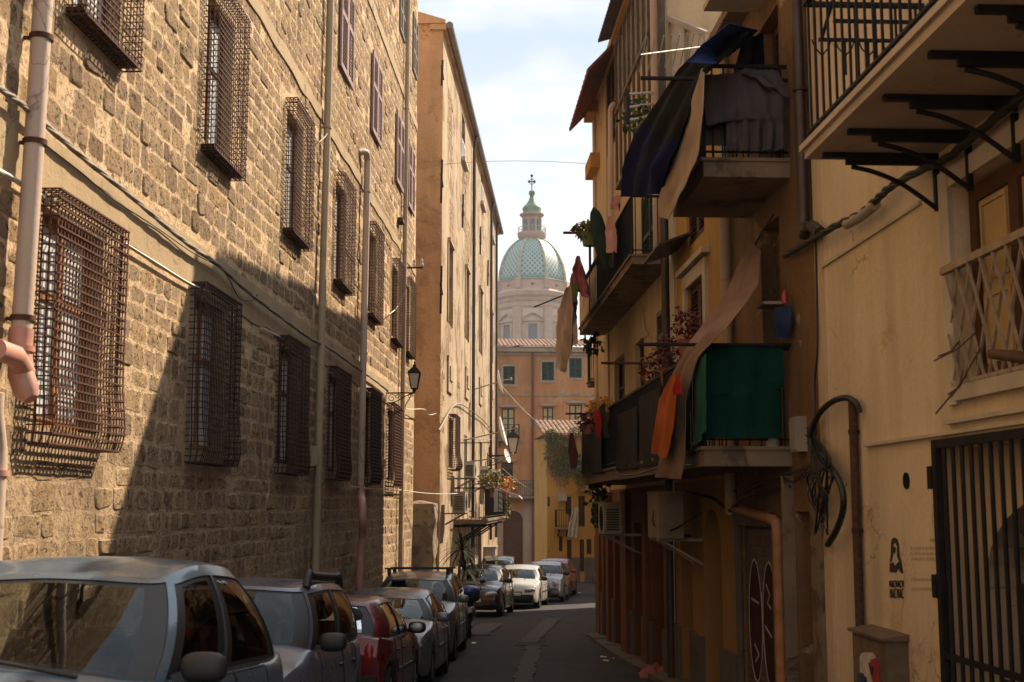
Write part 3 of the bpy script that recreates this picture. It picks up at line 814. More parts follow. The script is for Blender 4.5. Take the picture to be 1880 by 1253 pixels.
# openings
for q in niche:
    w = part_empty('window', BW, (q[0] + q[1]) / 2, q[2], BB)
    casement(BW, (q[0] + q[1]) / 2, q[2], q[3], (q[1] - q[0]) / 2, -.40, w, M['brown_sh'], plain('red_brown_blind', (.10, .045, .03), .8, .3, 5) if 'red_brown_blind' not in bpy.data.materials else bpy.data.materials['red_brown_blind'], 1, (.5,))
    mb = MB(); a0, a1, z0, z1 = q
    mb.wbox(BW, a0 - .1, a1 + .1, z1, z1 + .12, 0, .1)
    mb.wbox(BW, a0 - .16, a0, z0, z1, 0, .045); mb.wbox(BW, a1, a1 + .16, z0, z1, 0, .045)
    mb.build('frame', M['b2'], w)
    mb = MB(); zz = z0 - 1.6
    mb.wbox(BW, a0 - .05, a1 + .05, zz - .55, zz + .55, 0, .06); mb.wbox(BW, a0 + .25, a1 - .25, zz - .18, zz + .25, .06, .10)
    mb.build('plaster_panel', M['b2'], BB)
for q in upper:
    w = part_empty('window', BW, (q[0] + q[1]) / 2, q[2], BB); c = (q[0] + q[1]) / 2
    casement(BW, c, q[2] + .02, lerp(q[2], q[3], .42), (q[1] - q[0]) / 2 - .02, .02, w, M['white'], M['glass'], 1, ())
    louver(BW, c, lerp(q[2], q[3], .44), q[3], (q[1] - q[0]) / 2 - .02, -.1, w, M['brown_sh'], M['brown_sh'], 2)
    mb = MB(); mb.wbox(BW, q[0] - .15, q[1] + .15, q[2] - .14, q[2], -.2, .14); mb.build('sill', M['whitetrim'], w)
for q in low:
    w = part_empty('window', BW, (q[0] + q[1]) / 2, q[2], BB)
    cage(BW, (q[0] + q[1]) / 2, q[2] - .1, q[3] + .1, .85, .22, w, M['rust'], 18, 24, belly=.08)
    casement(BW, (q[0] + q[1]) / 2, q[2], q[3], .64, -.15, w, M['wood_dark'], M['frosted'])
for i, q in enumerate(doors):
    louver(BW, (q[0] + q[1]) / 2, q[2], q[3], (q[1] - q[0]) / 2, -.02 if i == 0 else -.12, BB, M['teal_sh'], M['teal_sh'], 2, .07, (0, .5, 1), .06, 'shutter_door')
mb = MB(); mb.wbox(BW, g1[0], g1[1], g1[2], g1[3], -.3, -.22)
for k in range(9): mb.wbox(BW, g1[0], g1[1], lerp(g1[2], g1[3], k / 9) + .02, lerp(g1[2], g1[3], (k + 1) / 9), -.22, -.20)
mb.build('roller_door', M['ac_grey'], BB)
mb = MB()
for a in (g1[0] - .3, g1[1] + .15, 46.0, 48.5):
    mb = MB(); mb.wbox(BW, a - .16, a + .16, gz(a) - .2, -.75, 0, .09); mb.build('pilaster', M['whitetrim'], BB)
for q in (g2, g3):
    mb = MB(); mb.wbox(BW, q[0], q[1], q[2], q[3], -.4, -.34); mb.wbox(BW, (q[0] + q[1]) / 2 - .03, (q[0] + q[1]) / 2 + .03, q[2], q[3], -.34, -.31); mb.build('door', M['brown_sh'], BB)
for u, v, l in ((807, 130, .8), (806, 330, 1.3), (805, 530, 1.4), (846, 385, 1.2), (879, 440, 1.2), (893, 500, 1.2)):
    a, z = bz(u, v); mb = MB(); mb.bar(BW.P(a + .15, z - l / 2, .05), BW.P(a + .25, z + l / 2, .06), .06, .05); mb.bar(BW.P(a + .1, z + .2, .05), BW.P(a + .5, z - .1, .06), .05, .04)
    mb.build('tie_anchor', M['iron'], BB)
# rubble showing where the render has fallen
for k, (u, v, w_, h_) in enumerate(((852, 360, 1.1, 2.6), (829, 415, 1.0, 1.5), (858, 455, 1.2, 1.8), (884, 505, 1.3, 1.6), (826, 240, .9, 2.2), (866, 415, .7, 1.2), (842, 690, .8, .9), (812, 720, .7, 2.4), (886, 410, 1.0, 1.2))):
    a, z = bz(u, v)
    stones(BB, BW, a - w_, a + w_, z - h_ / 2, z + h_ / 2, [q[:4] for q in bh], 40 + k, rowh=(.2, .3), wd=(.28, .5)).name = 'exposed_rubble'
# balcony of the plaster house
bal = part_empty('balcony', BW, 43, -.6, BB)
ba0 = bz(852, 938, .9)[0]; bzl = bz(860, 938, .9)[1]
ba0, ba1 = 40.3, 53.0
bzl = -.42
mb = MB(); mb.wbox(BW, ba0, ba1, bzl - .14, bzl, -.05, 1.05); mb.wbox(BW, ba0 - .05, ba1 + .05, bzl - .05, bzl + .03, .9, 1.1); mb.build('slab', M['concrete'], bal)
mb = MB()
for a in np.arange(ba0, ba1 + .01, .13): mb.bar(BW.P(a, bzl, 1.0), BW.P(a, bzl + 1.0, 1.0), .018)
mb.bar(BW.P(ba0, bzl + 1.0, 1.0), BW.P(ba1, bzl + 1.0, 1.0), .04); mb.bar(BW.P(ba0, bzl + .1, 1.0), BW.P(ba1, bzl + .1, 1.0), .03)
for o in np.arange(.05, 1.0, .13): mb.bar(BW.P(ba0, bzl, o), BW.P(ba0, bzl + 1.0, o), .018)
mb.bar(BW.P(ba0, bzl + 1.0, 0), BW.P(ba0, bzl + 1.0, 1.0), .04)
mb.build('railing', M['iron'], bal)
for a in (ba0 + .3, 43.5, 47, 50.5):
    mb = MB(); mb.bar(BW.P(a, bzl - .75, .04), BW.P(a, bzl - .16, .95), .08, .06); mb.bar(BW.P(a, bzl - .2, 0), BW.P(a, bzl - .2, 1), .08)
    mb.build('bracket', M['iron'], bal)
for k, (x0, x1) in enumerate(((44.6, 47.2), (47.4, 50.0))):
    mb = MB(); mb.sheet(drape([BW.P(x0, bzl + 1.0, 1.03), BW.P(x0, bzl + .22, 1.03)], [BW.P(x1, bzl + 1.0, 1.03), BW.P(x1, bzl + .22, 1.03)], 12, 6, 4, .012, BW.n, k), .006)
    tag(mb.build('balcony_screen', fabric('grey_mesh_screen', (.05, .045, .042)) if k == 0 else bpy.data.materials['grey_mesh_screen']),
        'dark screen on the sunlit balcony railing, %s' % ('the nearer of its pair' if k == 0 else 'the farther of its pair, by the flowers'), 'screen', 'screens on the sunlit balcony')
def ac_unit(W, a, z, w, h, d, o, label, mat, group='air conditioners', brackets=True, fan=True):
    root = empty('air_conditioner', W.P(a, z, o), label, 'air conditioner', group)
    mb = MB(); mb.wbox(W, a - w / 2, a + w / 2, z, z + h, o, o + d); mb.wbox(W, a - w / 2 - .008, a + w / 2 + .008, z + h, z + h + .02, o - .008, o + d + .008)
    mb.build('casing', mat, root)
    if fan:
        g = MB(); c = W.P(a - w * .1, z + h * .5, o + d + .006); r_ = h * .42
        for k in range(5):
            rr_ = r_ * (1 - k / 5); g.tube([c + (W.d * math.cos(t) + Vector((0, 0, 1)) * math.sin(t)) * rr_ for t in [i * math.pi / 10 for i in range(21)]], .006, 4)
        for k in range(4):
            t = k * math.pi / 4; dd = (W.d * math.cos(t) + Vector((0, 0, 1)) * math.sin(t)) * r_; g.bar(c - dd, c + dd, .008)
        g.build('fan_grille', M['iron'], root)
        s_ = MB()
        for k in range(9): s_.bar(W.P(a - w / 2 - .006, z + h * (.15 + .08 * k), o + d * .15), W.P(a - w / 2 - .006, z + h * (.15 + .08 * k), o + d * .85), .012, .02)
        s_.build('side_vent', M['iron'], root)
    if brackets:
        for x in (a - w * .35, a + w * .35):
            b = MB(); b.bar(W.P(x, z - .02, 0), W.P(x, z - .02, o + d), .04); b.bar(W.P(x, z - .35, .02), W.P(x, z - .03, o + d * .8), .03)
            b.build('bracket', M['ac_grey'], root)
    return root
for k, (u, v0, v1, lab) in enumerate(((857, 850, 878, 'white air conditioner above the sunlit balcony, nearest the green shutters'), (884, 858, 888, 'white air conditioner above the middle of the sunlit balcony'), (905, 863, 888, 'white air conditioner above the balcony, behind the red drying rack'))):
    a, zt = bz(u, v0, .4); zb = bz(u, v1, .4)[1]; ac_unit(BW, a, zb, .95, zt - zb, .34, .35, lab, M['ac'])
a, z = bz(834, 942, .3); ac_unit(BW, a, z, 1.0, .6, .36, .3, 'dusty air conditioner on a ledge under the small cage grille of the plaster house', M['ac_grey'])
a = bz(880, 1040, .3)[0]; ac_unit(BW, 43.4, gz(43.4) + .55, .9, .7, .36, .12, 'white air conditioner standing low on the pavement behind the parked cars', M['ac'])
# red drying rack with a white border, on the railing
mb = MB(); zz = bzl + 1.02
for k in range(9):
    o = .75 + .12 * k; mb.tube([BW.P(47.2, zz + .1 - .05 * k + .12, o), BW.P(50.8, zz - .05 * k + .12, o)], .018, 5)
rk = empty('drying_rack', BW.P(49, zz, 1.0), 'red drying rack sloping over the railing of the sunlit balcony', 'drying rack')
mb.build('rails', plain('red_rack_bars', (.40, .035, .05), .5, .2), rk)
mb = MB(); mb.bar(BW.P(47.2, zz + .22, .72), BW.P(47.2, zz - .2, 1.78), .03); mb.bar(BW.P(50.8, zz + .1, .72), BW.P(50.8, zz - .3, 1.78), .03); mb.bar(BW.P(47.2, zz - .2, 1.78), BW.P(50.8, zz - .3, 1.78), .05); mb.build('frame', M['white'], rk)
for k, (a, m_, lab, nm) in enumerate(((51.0, 'leaf_orange', 'potted plant with orange flowers on the end of the sunlit balcony', 'flower_pot'), (52.4, 'leaf', 'green trailing potted plant on the far corner of the sunlit balcony', 'potted_plant'), (42.6, 'leaf_dry', 'small scrubby potted plant at the near end of the sunlit balcony', 'potted_plant'))):
    rt = empty(nm, BW.P(a, bzl + .75, 1.0), lab, 'plant')
    p = MB(); p.lathe(BW.P(a, bzl + .72, 1.0), [(.14, 0), (.2, .3), (.21, .32)], 12); p.build('pot', M['terracotta'], rt, smooth=40)
    f = MB(); leaves(f, BW.P(a, bzl + 1.3, 1.05), (.45, .7, .38), 460, .12, random.Random(k)); f.build('foliage', M[m_], rt)
mb = MB(); rt = empty('hanging_vine', BW.P(52.2, bzl + .3, 1.1), 'green vine hanging down the outside of the sunlit balcony', 'plant')
f = MB(); leaves(f, BW.P(51.8, bzl + .45, 1.15), (.12, .5, .6), 160, .16, random.Random(9), droop=.6); f.build('foliage', M['leaf_dry'], rt)
# satellite dishes and the second lantern
def dish(c, aim, r, arm_to, label):
    root = empty('satellite_dish', arm_to, label, 'satellite dish', 'satellite dishes')
    aim = Vector(aim).normalized(); q = Vector((0, 0, 1)).rotation_difference(aim).to_matrix(); c = Vector(c)
    mb = MB(); n = 24; rows = []
    for off in (0, -.02):
        for rr_ in ((.02, .4, .75, 1.0) if off == 0 else (1.0, .5, .02)):
            rows.append([c + q @ Vector((r * rr_ * math.cos(2 * math.pi * k / n), r * rr_ * 1.08 * math.sin(2 * math.pi * k / n), .22 * r * rr_ ** 2 + off)) for k in range(n)])
    mb.grid(rows, closed=True); mb.build('reflector', M['white'], root, smooth=60)
    a = MB(); a.tube([c - aim * .02, c - aim * .15, Vector(arm_to)], .025, 6); a.tube([c + q @ Vector((0, -r, .05)), c + aim * r * 1.1 + q @ Vector((0, -r * .35, 0))], .014, 5)
    a.build('mount', M['ac_grey'], root)
    l = MB(); l.ball(c + aim * r * 1.1 + q @ Vector((0, -r * .35, 0)), (.05, .05, .07)); l.build('receiver', M['ac_grey'], root, smooth=60)
dish(BW.px(915, 702, 1.0), (.99, -.02, .22), .45, BW.P(bz(915, 702, 1.0)[0], bz(915, 702, 1.0)[1] - .3, 0), 'white satellite dish on the plaster house, the higher of its pair of large dishes')
dish(BW.px(919, 793, 1.3), (.98, -.06, .24), .52, BW.P(bz(919, 793, 1.3)[0], bz(919, 793, 1.3)[1] - .3, 0), 'large white satellite dish on the plaster house, the lower of its pair of large dishes')
dish(BW.px(929, 838, 1.4), (.9, -.3, .3), .26, BW.P(bz(929, 838, 1.4)[0], bz(929, 838, 1.4)[1] - .2, 0), 'small grey satellite dish under the distant street lantern')
a, z = bz(905, 848, 0)
lantern(BW.P(56.5, at(921, 836, 56)[2], 0), 1.15, .12, 'pale street lantern under the satellite dishes on the plaster house', dirv=BW.n, s=1.9)
wire('cable', [bz and BW.px(806, 790, .08), BW.px(838, 742, .08), BW.px(870, 758, .1), BW.px(890, 775, .08), BW.px(906, 795, .08)], .022, M['cable'], 'cable looping along the upper edge of the sunlit ground storey of the plaster house')
wire('cable', [BW.px(838, 806, .1), BW.px(870, 806, .12), BW.px(905, 808, .1)], .018, M['cable'], 'straight thin cable above the green shutters of the plaster house')
mb = MB(); a, z = bz(921, 985, .5); mb.wbox(BW, 54.2, 55.3, -2.35, -1.75, .0, .5); mb.wbox(BW, 54.1, 55.4, -1.75, -1.70, 0, .56); mb.build('meter_box', M['ac_grey'], BB)
# masonry buttress in the gap between the two buildings
mb = MB(); rows = []
zt = at(780, 925, 35.2)[2]
bx0, bx1 = at(752, 1000, 35.0)[0] - .2, at(800, 1000, 35.2)[0]
for z in np.linspace(-3.3, zt, 14):
    row = []
    for x, y in [(bx0, 35.9)] + [(bx0, y) for y in (35.5, 34.75)] + [(lerp(bx0, bx1, t), 34.7) for t in np.linspace(.04, .96, 10)] + [(bx1, 34.8), (bx1, 35.3), (bx1, 35.93)]:
        t = (z + 3.3) / (zt + 3.3); p = Vector((x, y + .30 * t ** 2 - .12 * (1 - t), z))
        p += Vector((mnoise.noise(p * 1.7), mnoise.noise(p * 1.7 + Vector((9, 0, 0))), 0)) * .09
        row.append(p)
    rows.append(row)
c = Vector((0, 0, 0))
for p in rows[-1]: c += p
c = c / len(rows[-1]) + Vector((0, 0, .10))
mb.grid(rows); mb.grid([rows[-1], [c] * len(rows[-1])])
tag(mb.build('buttress', M['boulder'], smooth=50), 'low rough masonry buttress standing in the gap between the stone building and the plaster house', 'wall')
# dracaena in a pot beside the parked cars
rt = empty('dracaena_plant', (-1.42, 33.3, gz(33.3)), 'tall dark dracaena with drooping strap leaves behind the parked silver estate car', 'plant')
p = MB(); p.lathe((-1.42, 33.3, gz(33.3)), [(.2, 0), (.27, .42), (.28, .45), (.24, .45)], 14); p.build('pot', M['terracotta'], rt, smooth=40)
s_ = MB(); top = at(848, 1012, 33.3)
s_.tube([(-1.42, 33.3, gz(33.3) + .4), (-1.38, 33.3, top.z - .5), tuple(top)], [.05, .04, .03], 6)
s_.tube([(-1.40, 33.3, gz(33.3) + .7), (-1.25, 33.2, top.z - .5)], .03, 6); s_.build('stem', M['bark'], rt)
f = MB(); r_ = random.Random(4)
for cc, n, L in ((top + Vector((0, 0, .02)), 46, .78), (Vector((-1.25, 33.2, top.z - .5)), 24, .6)):
    for k in range(n):
        w = r_.uniform(0, 2 * math.pi); el = r_.uniform(-.3, 1.45); l = L * r_.uniform(.7, 1.1)
        d = Vector((math.cos(w) * math.cos(el), math.sin(w) * math.cos(el), math.sin(el))); sd = Vector((-math.sin(w), math.cos(w), 0))
        rows = []
        for i in range(7):
            t = i / 6; p_ = cc + d * l * t - Vector((0, 0, 1)) * (l * .75 * t * t * (1.1 - .6 * math.sin(max(el, 0)))); ww = .024 * math.sin(math.pi * min(1, .12 + t * .88)) + .003
            rows.append([p_ - sd * ww, p_ + Vector((0, 0, -.006)), p_ + sd * ww])
        f.grid(rows)
f.build('foliage', M['dracaena'], rt, smooth=60)

# ------------------------------------------------------------------ end of the street: orange palazzo
EW = Cross(86.0, 0.06)
def erect(u0, v0, u1, v1):
    a0, zt = EW.az(u0, v0); a1, zb = EW.az(u1, v1); return (a0, a1, zb, zt)
EB = empty('orange_palazzo', EW.P(3, -4.5), 'three-storey faded orange brick palazzo closing the end of the street below the dome', 'building')
E_top = [erect(924, 673, 945, 706), erect(995, 665, 1017, 699), erect(1045, 658, 1068, 694)]
E_mid = [erect(921, 750, 945, 804), erect(996, 748, 1016, 800), erect(1045, 743, 1069, 790)]
E_low = [erect(920, 850, 942, 905), (EW.az(990, 880)[0] - .0, EW.az(990, 880)[0] + 1.1, EW.az(990, 945)[1], EW.az(990, 922)[1])]
E_gate = [erect(924, 938, 960, 1050), erect(981, 985, 1001, 1055)]
eh = [(*q, .3) for q in E_top + E_mid + E_low + E_gate]
ez_low = EW.az(960, 925)[1]
facade('wall', EW, -6, 14, -5.2, EW.az(1000, 640)[1], eh, M['orange'], EB, thick=10)
er = EW.az(1000, 640)[1]
mb = MB()
mb.wbox(EW, -6.1, 14.1, er - .5, er - .28, 0, .12); mb.wbox(EW, -6.1, 14.1, er - .28, er + .02, 0, .35)
mb.build('cornice', M['orange_trim'], EB)
# coloured ground storey coat and a trim band
mb = MB()
zb_ = EW.az(960, 882)[1]
mb.wbox(EW, -5.9, EW.az(922, 900)[0], -5.1, zb_ - .7, .0, .03)
mb.wbox(EW, EW.az(962, 900)[0], EW.az(979, 900)[0], -5.1, zb_ - .1, .0, .05)
mb.wbox(EW, EW.az(1002, 900)[0], 6, -5.1, zb_ - .1, .0, .05)
mb.build('pilaster', M['orange_trim'], EB)
mb = MB(); mb.wbox(EW, -6, 14, zb_ - .25, zb_ - .05, 0, .10); mb.wbox(EW, -6, 14, EW.az(960, 727)[1], EW.az(960, 724)[1], 0, .05); mb.build('string_course', M['orange_trim'], EB)
for q in E_top:
    w = part_empty('window', EW, (q[0] + q[1]) / 2, q[2], EB); c = (q[0] + q[1]) / 2; h_ = (q[1] - q[0]) / 2
    mb = MB(); a0, a1, z0, z1 = q
    for b in ((a0 - .16, a0, z0 - .16, z1 + .16), (a1, a1 + .16, z0 - .16, z1 + .16), (a0, a1, z0 - .16, z0), (a0, a1, z1, z1 + .16)): mb.wbox(EW, b[0], b[1], b[2], b[3], -.05, .04)
    mb.build('frame', M['orange_trim'], w)
    louver(EW, c, z0, z1, h_, -.06, w, M['green_sh'], M['green_sh'], 2, .06, (0, .5, 1), .07)
for q in E_mid + E_low[:1]:
    w = part_empty('window', EW, (q[0] + q[1]) / 2, q[2], EB); c = (q[0] + q[1]) / 2; h_ = (q[1] - q[0]) / 2
    casement(EW, c, q[2], q[3], h_, -.08, w, M['green_sh'], M['panel_yellow'] if q is not E_low[0] else M['glass'], 1, (.3, .66), .09)
    mb = MB(); mb.wbox(EW, q[0] - .2, q[1] + .2, q[3] + .08, q[3] + .26, 0, .22); mb.build('hood', M['orange_trim'], w)
# arch over the big gateway and dark doors
q = E_gate[0]
mb = MB(); n = 12; cx_ = (q[0] + q[1]) / 2; hw = (q[1] - q[0]) / 2
top = q[3]
for k in range(n):
    t0, t1 = math.pi * k / n, math.pi * (k + 1) / n
    p0, p1 = (cx_ + hw * math.cos(t0), top - hw + hw * math.sin(t0)), (cx_ + hw * math.cos(t1), top - hw + hw * math.sin(t1))
    mb.hexa([EW.P(p1[0], p1[1], -.1), EW.P(p0[0], p0[1], -.1), EW.P(p0[0], p0[1], .004), EW.P(p1[0], p1[1], .004), EW.P(p1[0], top + .02, -.1), EW.P(p0[0], top + .02, -.1), EW.P(p0[0], top + .02, .004), EW.P(p1[0], top + .02, .004)])
mb.build('arch', M['orange_trim'], EB)
for q in E_gate:
    mb = MB(); mb.wbox(EW, q[0], q[1], q[2] - .3, q[3], -.25, -.19); mb.wbox(EW, (q[0] + q[1]) / 2 - .04, (q[0] + q[1]) / 2 + .04, q[2], q[3], -.19, -.15); mb.build('door', M['wood_dark'], EB)
def small_balcony(W, a0, a1, z, out, h, parent, mat=None, gap=.13):
    bl = part_empty('balcony', W, (a0 + a1) / 2, z, parent)
    mb = MB(); mb.wbox(W, a0, a1, z - .13, z, -.04, out); mb.build('slab', mat or M['concrete'], bl)
    mb = MB()
    for a in np.arange(a0 + .03, a1, gap): mb.bar(W.P(a, z, out - .05), W.P(a, z + h, out - .05), .02)
    for a in (a0 + .03, a1 - .03):
        for o in np.arange(.05, out - .08, gap): mb.bar(W.P(a, z, o), W.P(a, z + h, o), .02)
        mb.bar(W.P(a, z + h, 0), W.P(a, z + h, out - .03), .04)
    mb.bar(W.P(a0, z + h, out - .05), W.P(a1, z + h, out - .05), .04); mb.bar(W.P(a0, z + .08, out - .05), W.P(a1, z + .08, out - .05), .03)
    mb.build('railing', M['iron'], bl)
    for a in (a0 + .2, a1 - .2):
        b = MB(); b.bar(W.P(a, z - .5, .02), W.P(a, z - .14, out * .8), .07); b.bar(W.P(a, z - .17, 0), W.P(a, z - .17, out * .9), .07); b.build('bracket', M['iron'], bl)
    return bl
z = EW.az(935, 808)[1]; small_balcony(EW, EW.az(912, 808)[0], EW.az(953, 808)[0], z, .8, 1.0, EB)
z = EW.az(955, 912)[1]; small_balcony(EW, EW.az(922, 905)[0], EW.az(985, 905)[0], z, .8, 1.05, EB)
mb = MB(); a = EW.az(978, 700)[0]; mb.tube([EW.P(a, er - .3, .15), EW.P(a, -4.6, .15)], .09, 8); mb.build('drainpipe', plain('rust_red_pipe', (.17, .06, .04), .7, .3), EB, smooth=50)
# tiled roof behind the cornice: a sloping field of pan tiles
mb = MB()
for a in np.arange(-6.2, 14.2, .28):
    rows = []
    for t in np.linspace(0, 1, 5):
        z = er + .06 + t * 1.25; o = .42 - t * 6
        rows.append([EW.P(a + .14 + .14 * math.cos(w), z + .11 * math.sin(w), o) for w in np.linspace(math.pi, 0, 6)])
    mb.grid(rows)
mb.wbox(EW, -6.1, 14.1, er + .02, er + .05, -6, .4)
mb.build('roof', M['tile'], EB, smooth=50)
mb = MB(); p0 = at(932, 641, 89); p1 = at(985, 626, 90)
mb.bar(p0, p1, .35, .12, up=Vector((0, 0, 1))); mb.build('roof_hatch', M['ac_grey'], EB)

# ------------------------------------------------------------------ yellow house with ivy, right of the end
YW = Cross(71.0, 0.10)
def yrect(u0, v0, u1, v1):
    a0, zt = YW.az(u0, v0); a1, zb = YW.az(u1, v1); return (a0, a1, zb, zt)
YB = empty('yellow_house', YW.P(3.5, -4.3), 'small yellow house with ivy and a tiled roof at the bend of the street', 'house')
yt = YW.az(1040, 800)[1]
y0 = YW.az(1004, 900)[0]
yh = [yrect(1038, 912, 1049, 945), yrect(1062, 911, 1074, 967), yrect(1026, 985, 1033, 1013), yrect(1041, 991, 1050, 1050), yrect(1064, 991, 1073, 1050), yrect(1077, 990, 1086, 1018), yrect(1005, 912, 1010, 930), yrect(1091, 985, 1100, 1050)]
facade('wall', YW, y0, y0 + 7, -5, yt, [(*q, .2) for q in yh], M['yellow2'], YB, thick=6)
mb = MB(); mb.wbox(YW, y0 - .02, y0 + 7, -5, YW.az(1050, 1024)[1], 0, .04)
mb2 = MB(); zz = YW.az(1050, 1024)[1]
xs_ = sorted([y0 - .02, y0 + 7] + [x for q in yh if q[2] < zz for x in (q[0], q[1])])
for i in range(0, len(xs_) - 1, 2): mb2.wbox(YW, xs_[i], xs_[i + 1], -5, zz, 0, .04)
mb2.build('plinth', M['greybase'], YB)
for i, q in enumerate(yh):
    if i in (3, 4, 7):
        d_ = MB(); d_.wbox(YW, q[0], q[1], q[2] - .3, q[3], -.15, -.1); d_.wbox(YW, q[0] + .08, q[1] - .08, q[2] + .9, q[3] - .15, -.1, -.085); d_.build('door', M['brown_sh'] if i != 7 else M['wood_dark'], YB)
    else:
        w = part_empty('window', YW, (q[0] + q[1]) / 2, q[2], YB)
        louver(YW, (q[0] + q[1]) / 2, q[2], q[3], (q[1] - q[0]) / 2, -.03, w, M['brown_sh'], M['brown_sh'], 1 if q[1] - q[0] < .3 else 2, .03, (0, .5, 1), .06)
zy = YW.az(1030, 968)[1]; small_balcony(YW, YW.az(1018, 968)[0], YW.az(1046, 968)[0], zy, .8, .95, YB)
mb = MB(); zc = YW.az(1085, 903)[1]; mb.wbox(YW, YW.az(1058, 903)[0], y0 + 6, zc, zc + .1, 0, .5); mb.build('canopy', M['concrete'], YB)
ac_unit(YW, YW.az(1031, 905)[0], YW.az(1031, 920)[1], .5, .42, .3, .06, 'air conditioner on the yellow house beside the ivy', M['ac_grey'], fan=False)
mb = MB(); mb.sheet(drape([YW.px(1052, 932, .85), YW.px(1044, 965, .88), YW.px(1042, 985, .88)], [YW.px(1062, 932, .85), YW.px(1061, 965, .88), YW.px(1059, 988, .88)], 10, 12, 2, .05, Vector((0, 1, 0)), 5), .01)
tag(mb.build('hanging_cloth', fabric('dull_white_cloth', (.42, .36, .28))), 'pale cloth hanging from the small balcony of the yellow house', 'laundry')
mb = MB()
for a in np.arange(y0 - .3, y0 + 7, .26):
    rows = []
    for t in np.linspace(0, 1, 4):
        rows.append([YW.P(a + .13 + .13 * math.cos(w), yt + .05 + t * 1.0 + .10 * math.sin(w), .35 - t * 4) for w in np.linspace(math.pi, 0, 6)])
    mb.grid(rows)
mb.wbox(YW, y0 - .25, y0 + 7, yt - .02, yt + .03, -4, .33); mb.build('roof', M['tile'], YB, smooth=50)
iv = empty('ivy', YW.px(1030, 850, .1), 'ivy and creeper cascading from the roof edge of the yellow house', 'plant')
f = MB(); r_ = random.Random(11)
for u, v, ru, rv, n in ((1012, 800, 14, 14, 260), (1030, 815, 26, 18, 420), (1045, 838, 20, 20, 330), (1020, 845, 18, 24, 300), (1040, 862, 18, 16, 180), (1060, 850, 14, 24, 260), (1070, 880, 8, 20, 120), (1005, 830, 8, 22, 120), (1035, 885, 10, 10, 40), (1058, 790, 16, 8, 120)):
    c = YW.px(u, v, .18); leaves(f, c, (ru * 71 / 2320, .35, rv * 71 / 2320), int(n * 1.8), .12, r_, droop=.4)
f.build('foliage', M['leaf_dry'], iv)
f = MB()
for u, v, ru, rv, n in ((1014, 802, 14, 14, 160), (1042, 846, 26, 26, 320), (1062, 868, 10, 30, 160), (1022, 862, 16, 16, 90)):
    leaves(f, YW.px(u, v, .24), (ru * 71 / 2320, .3, rv * 71 / 2320), int(n * 1.8), .12, r_, droop=.4)
f.build('foliage', M['leaf'], iv)
f = MB()
for k in range(26):
    u = r_.uniform(1004, 1068); p = YW.px(u, 795, .12); f.tube([p, p + Vector((r_.uniform(-.2, .2), 0, -1.0)), p + Vector((r_.uniform(-.4, .4), 0, -r_.uniform(1.6, 3.2)))], .012, 4)
f.build('stem', M['bark'], iv)
wire('cable', sag(BW.px(918, 705, .9), at(1002, 787, 74), .15, 12), .014, M['cable_white'], 'pale wire sloping from the upper satellite dish down towards the ivy')
wire('cable', sag(BW.px(922, 860, .9), at(985, 905, 80), .1, 8), .014, M['cable'], 'thin wire sloping across the dark gateway of the orange palazzo')
wire('cable', sag(BW.px(815, 302, .1), at(1098, 303, 31), -.1, 16), .006, M['cable'], 'hair-thin wire crossing the sky above the dome')

# ------------------------------------------------------------------ the tiled dome
DY = 190.0
s_ = DY / (2320 * math.cos(0))
DC = at(977, 600, DY); DC.z = 0
def dz(v): return at(977, v, DY).z
def dr(px): return px * DY / F * .985
DB = empty('church_dome', (DC.x, DC.y, dz(660)), 'baroque church drum with green majolica dome, lantern and cross on the skyline', 'church')
def octa(prof, mat, name, parent, seg=8, ph=math.pi / 8, sm=None):
    mb = MB(); mb.lathe(DC, prof, seg, ph=ph); return mb.build(name, mat, parent, smooth=sm)
dm = NT('drum_stone'); dm.base(dm.mix(dm.ramp(dm.noise(.5, 7), .35, .65), (.54, .375, .275), (.44, .30, .22))); dm.rough(.9); dm.bump(dm.noise(2, 6), .3, .1); DST = dm.mat
dm = NT('drum_plaster'); dm.base(dm.mix(dm.ramp(dm.noise(.5, 7), .35, .65), (.64, .50, .39), (.55, .42, .33))); dm.rough(.9); DPL = dm.mat
RD = dr(69)
octa([(RD * 1.02, dz(720)), (RD * 1.02, dz(575))], DPL, 'drum', DB)
octa([(RD * 1.03, dz(575)), (RD * 1.06, dz(571)), (RD * 1.04, dz(563)), (RD * 1.05, dz(556)), (RD * 1.10, dz(552)), (RD * 1.12, dz(545)), (RD * 1.04, dz(541)), (RD * .99, dz(539)), (RD * .99, dz(524)), (RD * 1.02, dz(522)), (RD * .9, dz(519))], DST, 'cornice', DB)
mb = MB()
for k in range(8):
    t = math.pi / 8 + k * math.pi / 4; d = Vector((math.cos(t), math.sin(t), 0)); c = DC + d * RD * 1.0
    mb.box(c + Vector((0, 0, (dz(720) + dz(574)) / 2)), (1.3, 1.3, dz(574) - dz(720)), rz=t)
    mb.box(DC + d * RD * .97 + Vector((0, 0, (dz(540) + dz(523)) / 2)), (.9, .9, dz(523) - dz(540)), rz=t)
mb.build('pilaster', DST, DB)
mb = MB()
for k in range(8):
    t0 = math.pi / 8 + k * math.pi / 4; t1 = t0 + math.pi / 4
    a = DC + Vector((math.cos(t0), math.sin(t0), 0)) * RD * 1.05; b = DC + Vector((math.cos(t1), math.sin(t1), 0)) * RD * 1.05
    for i in range(14): mb.box(a.lerp(b, (i + .5) / 14) + Vector((0, 0, dz(560))), (.16, .22, .42), rz=(t0 + t1) / 2)
mb.build('dentil', DST, DB)
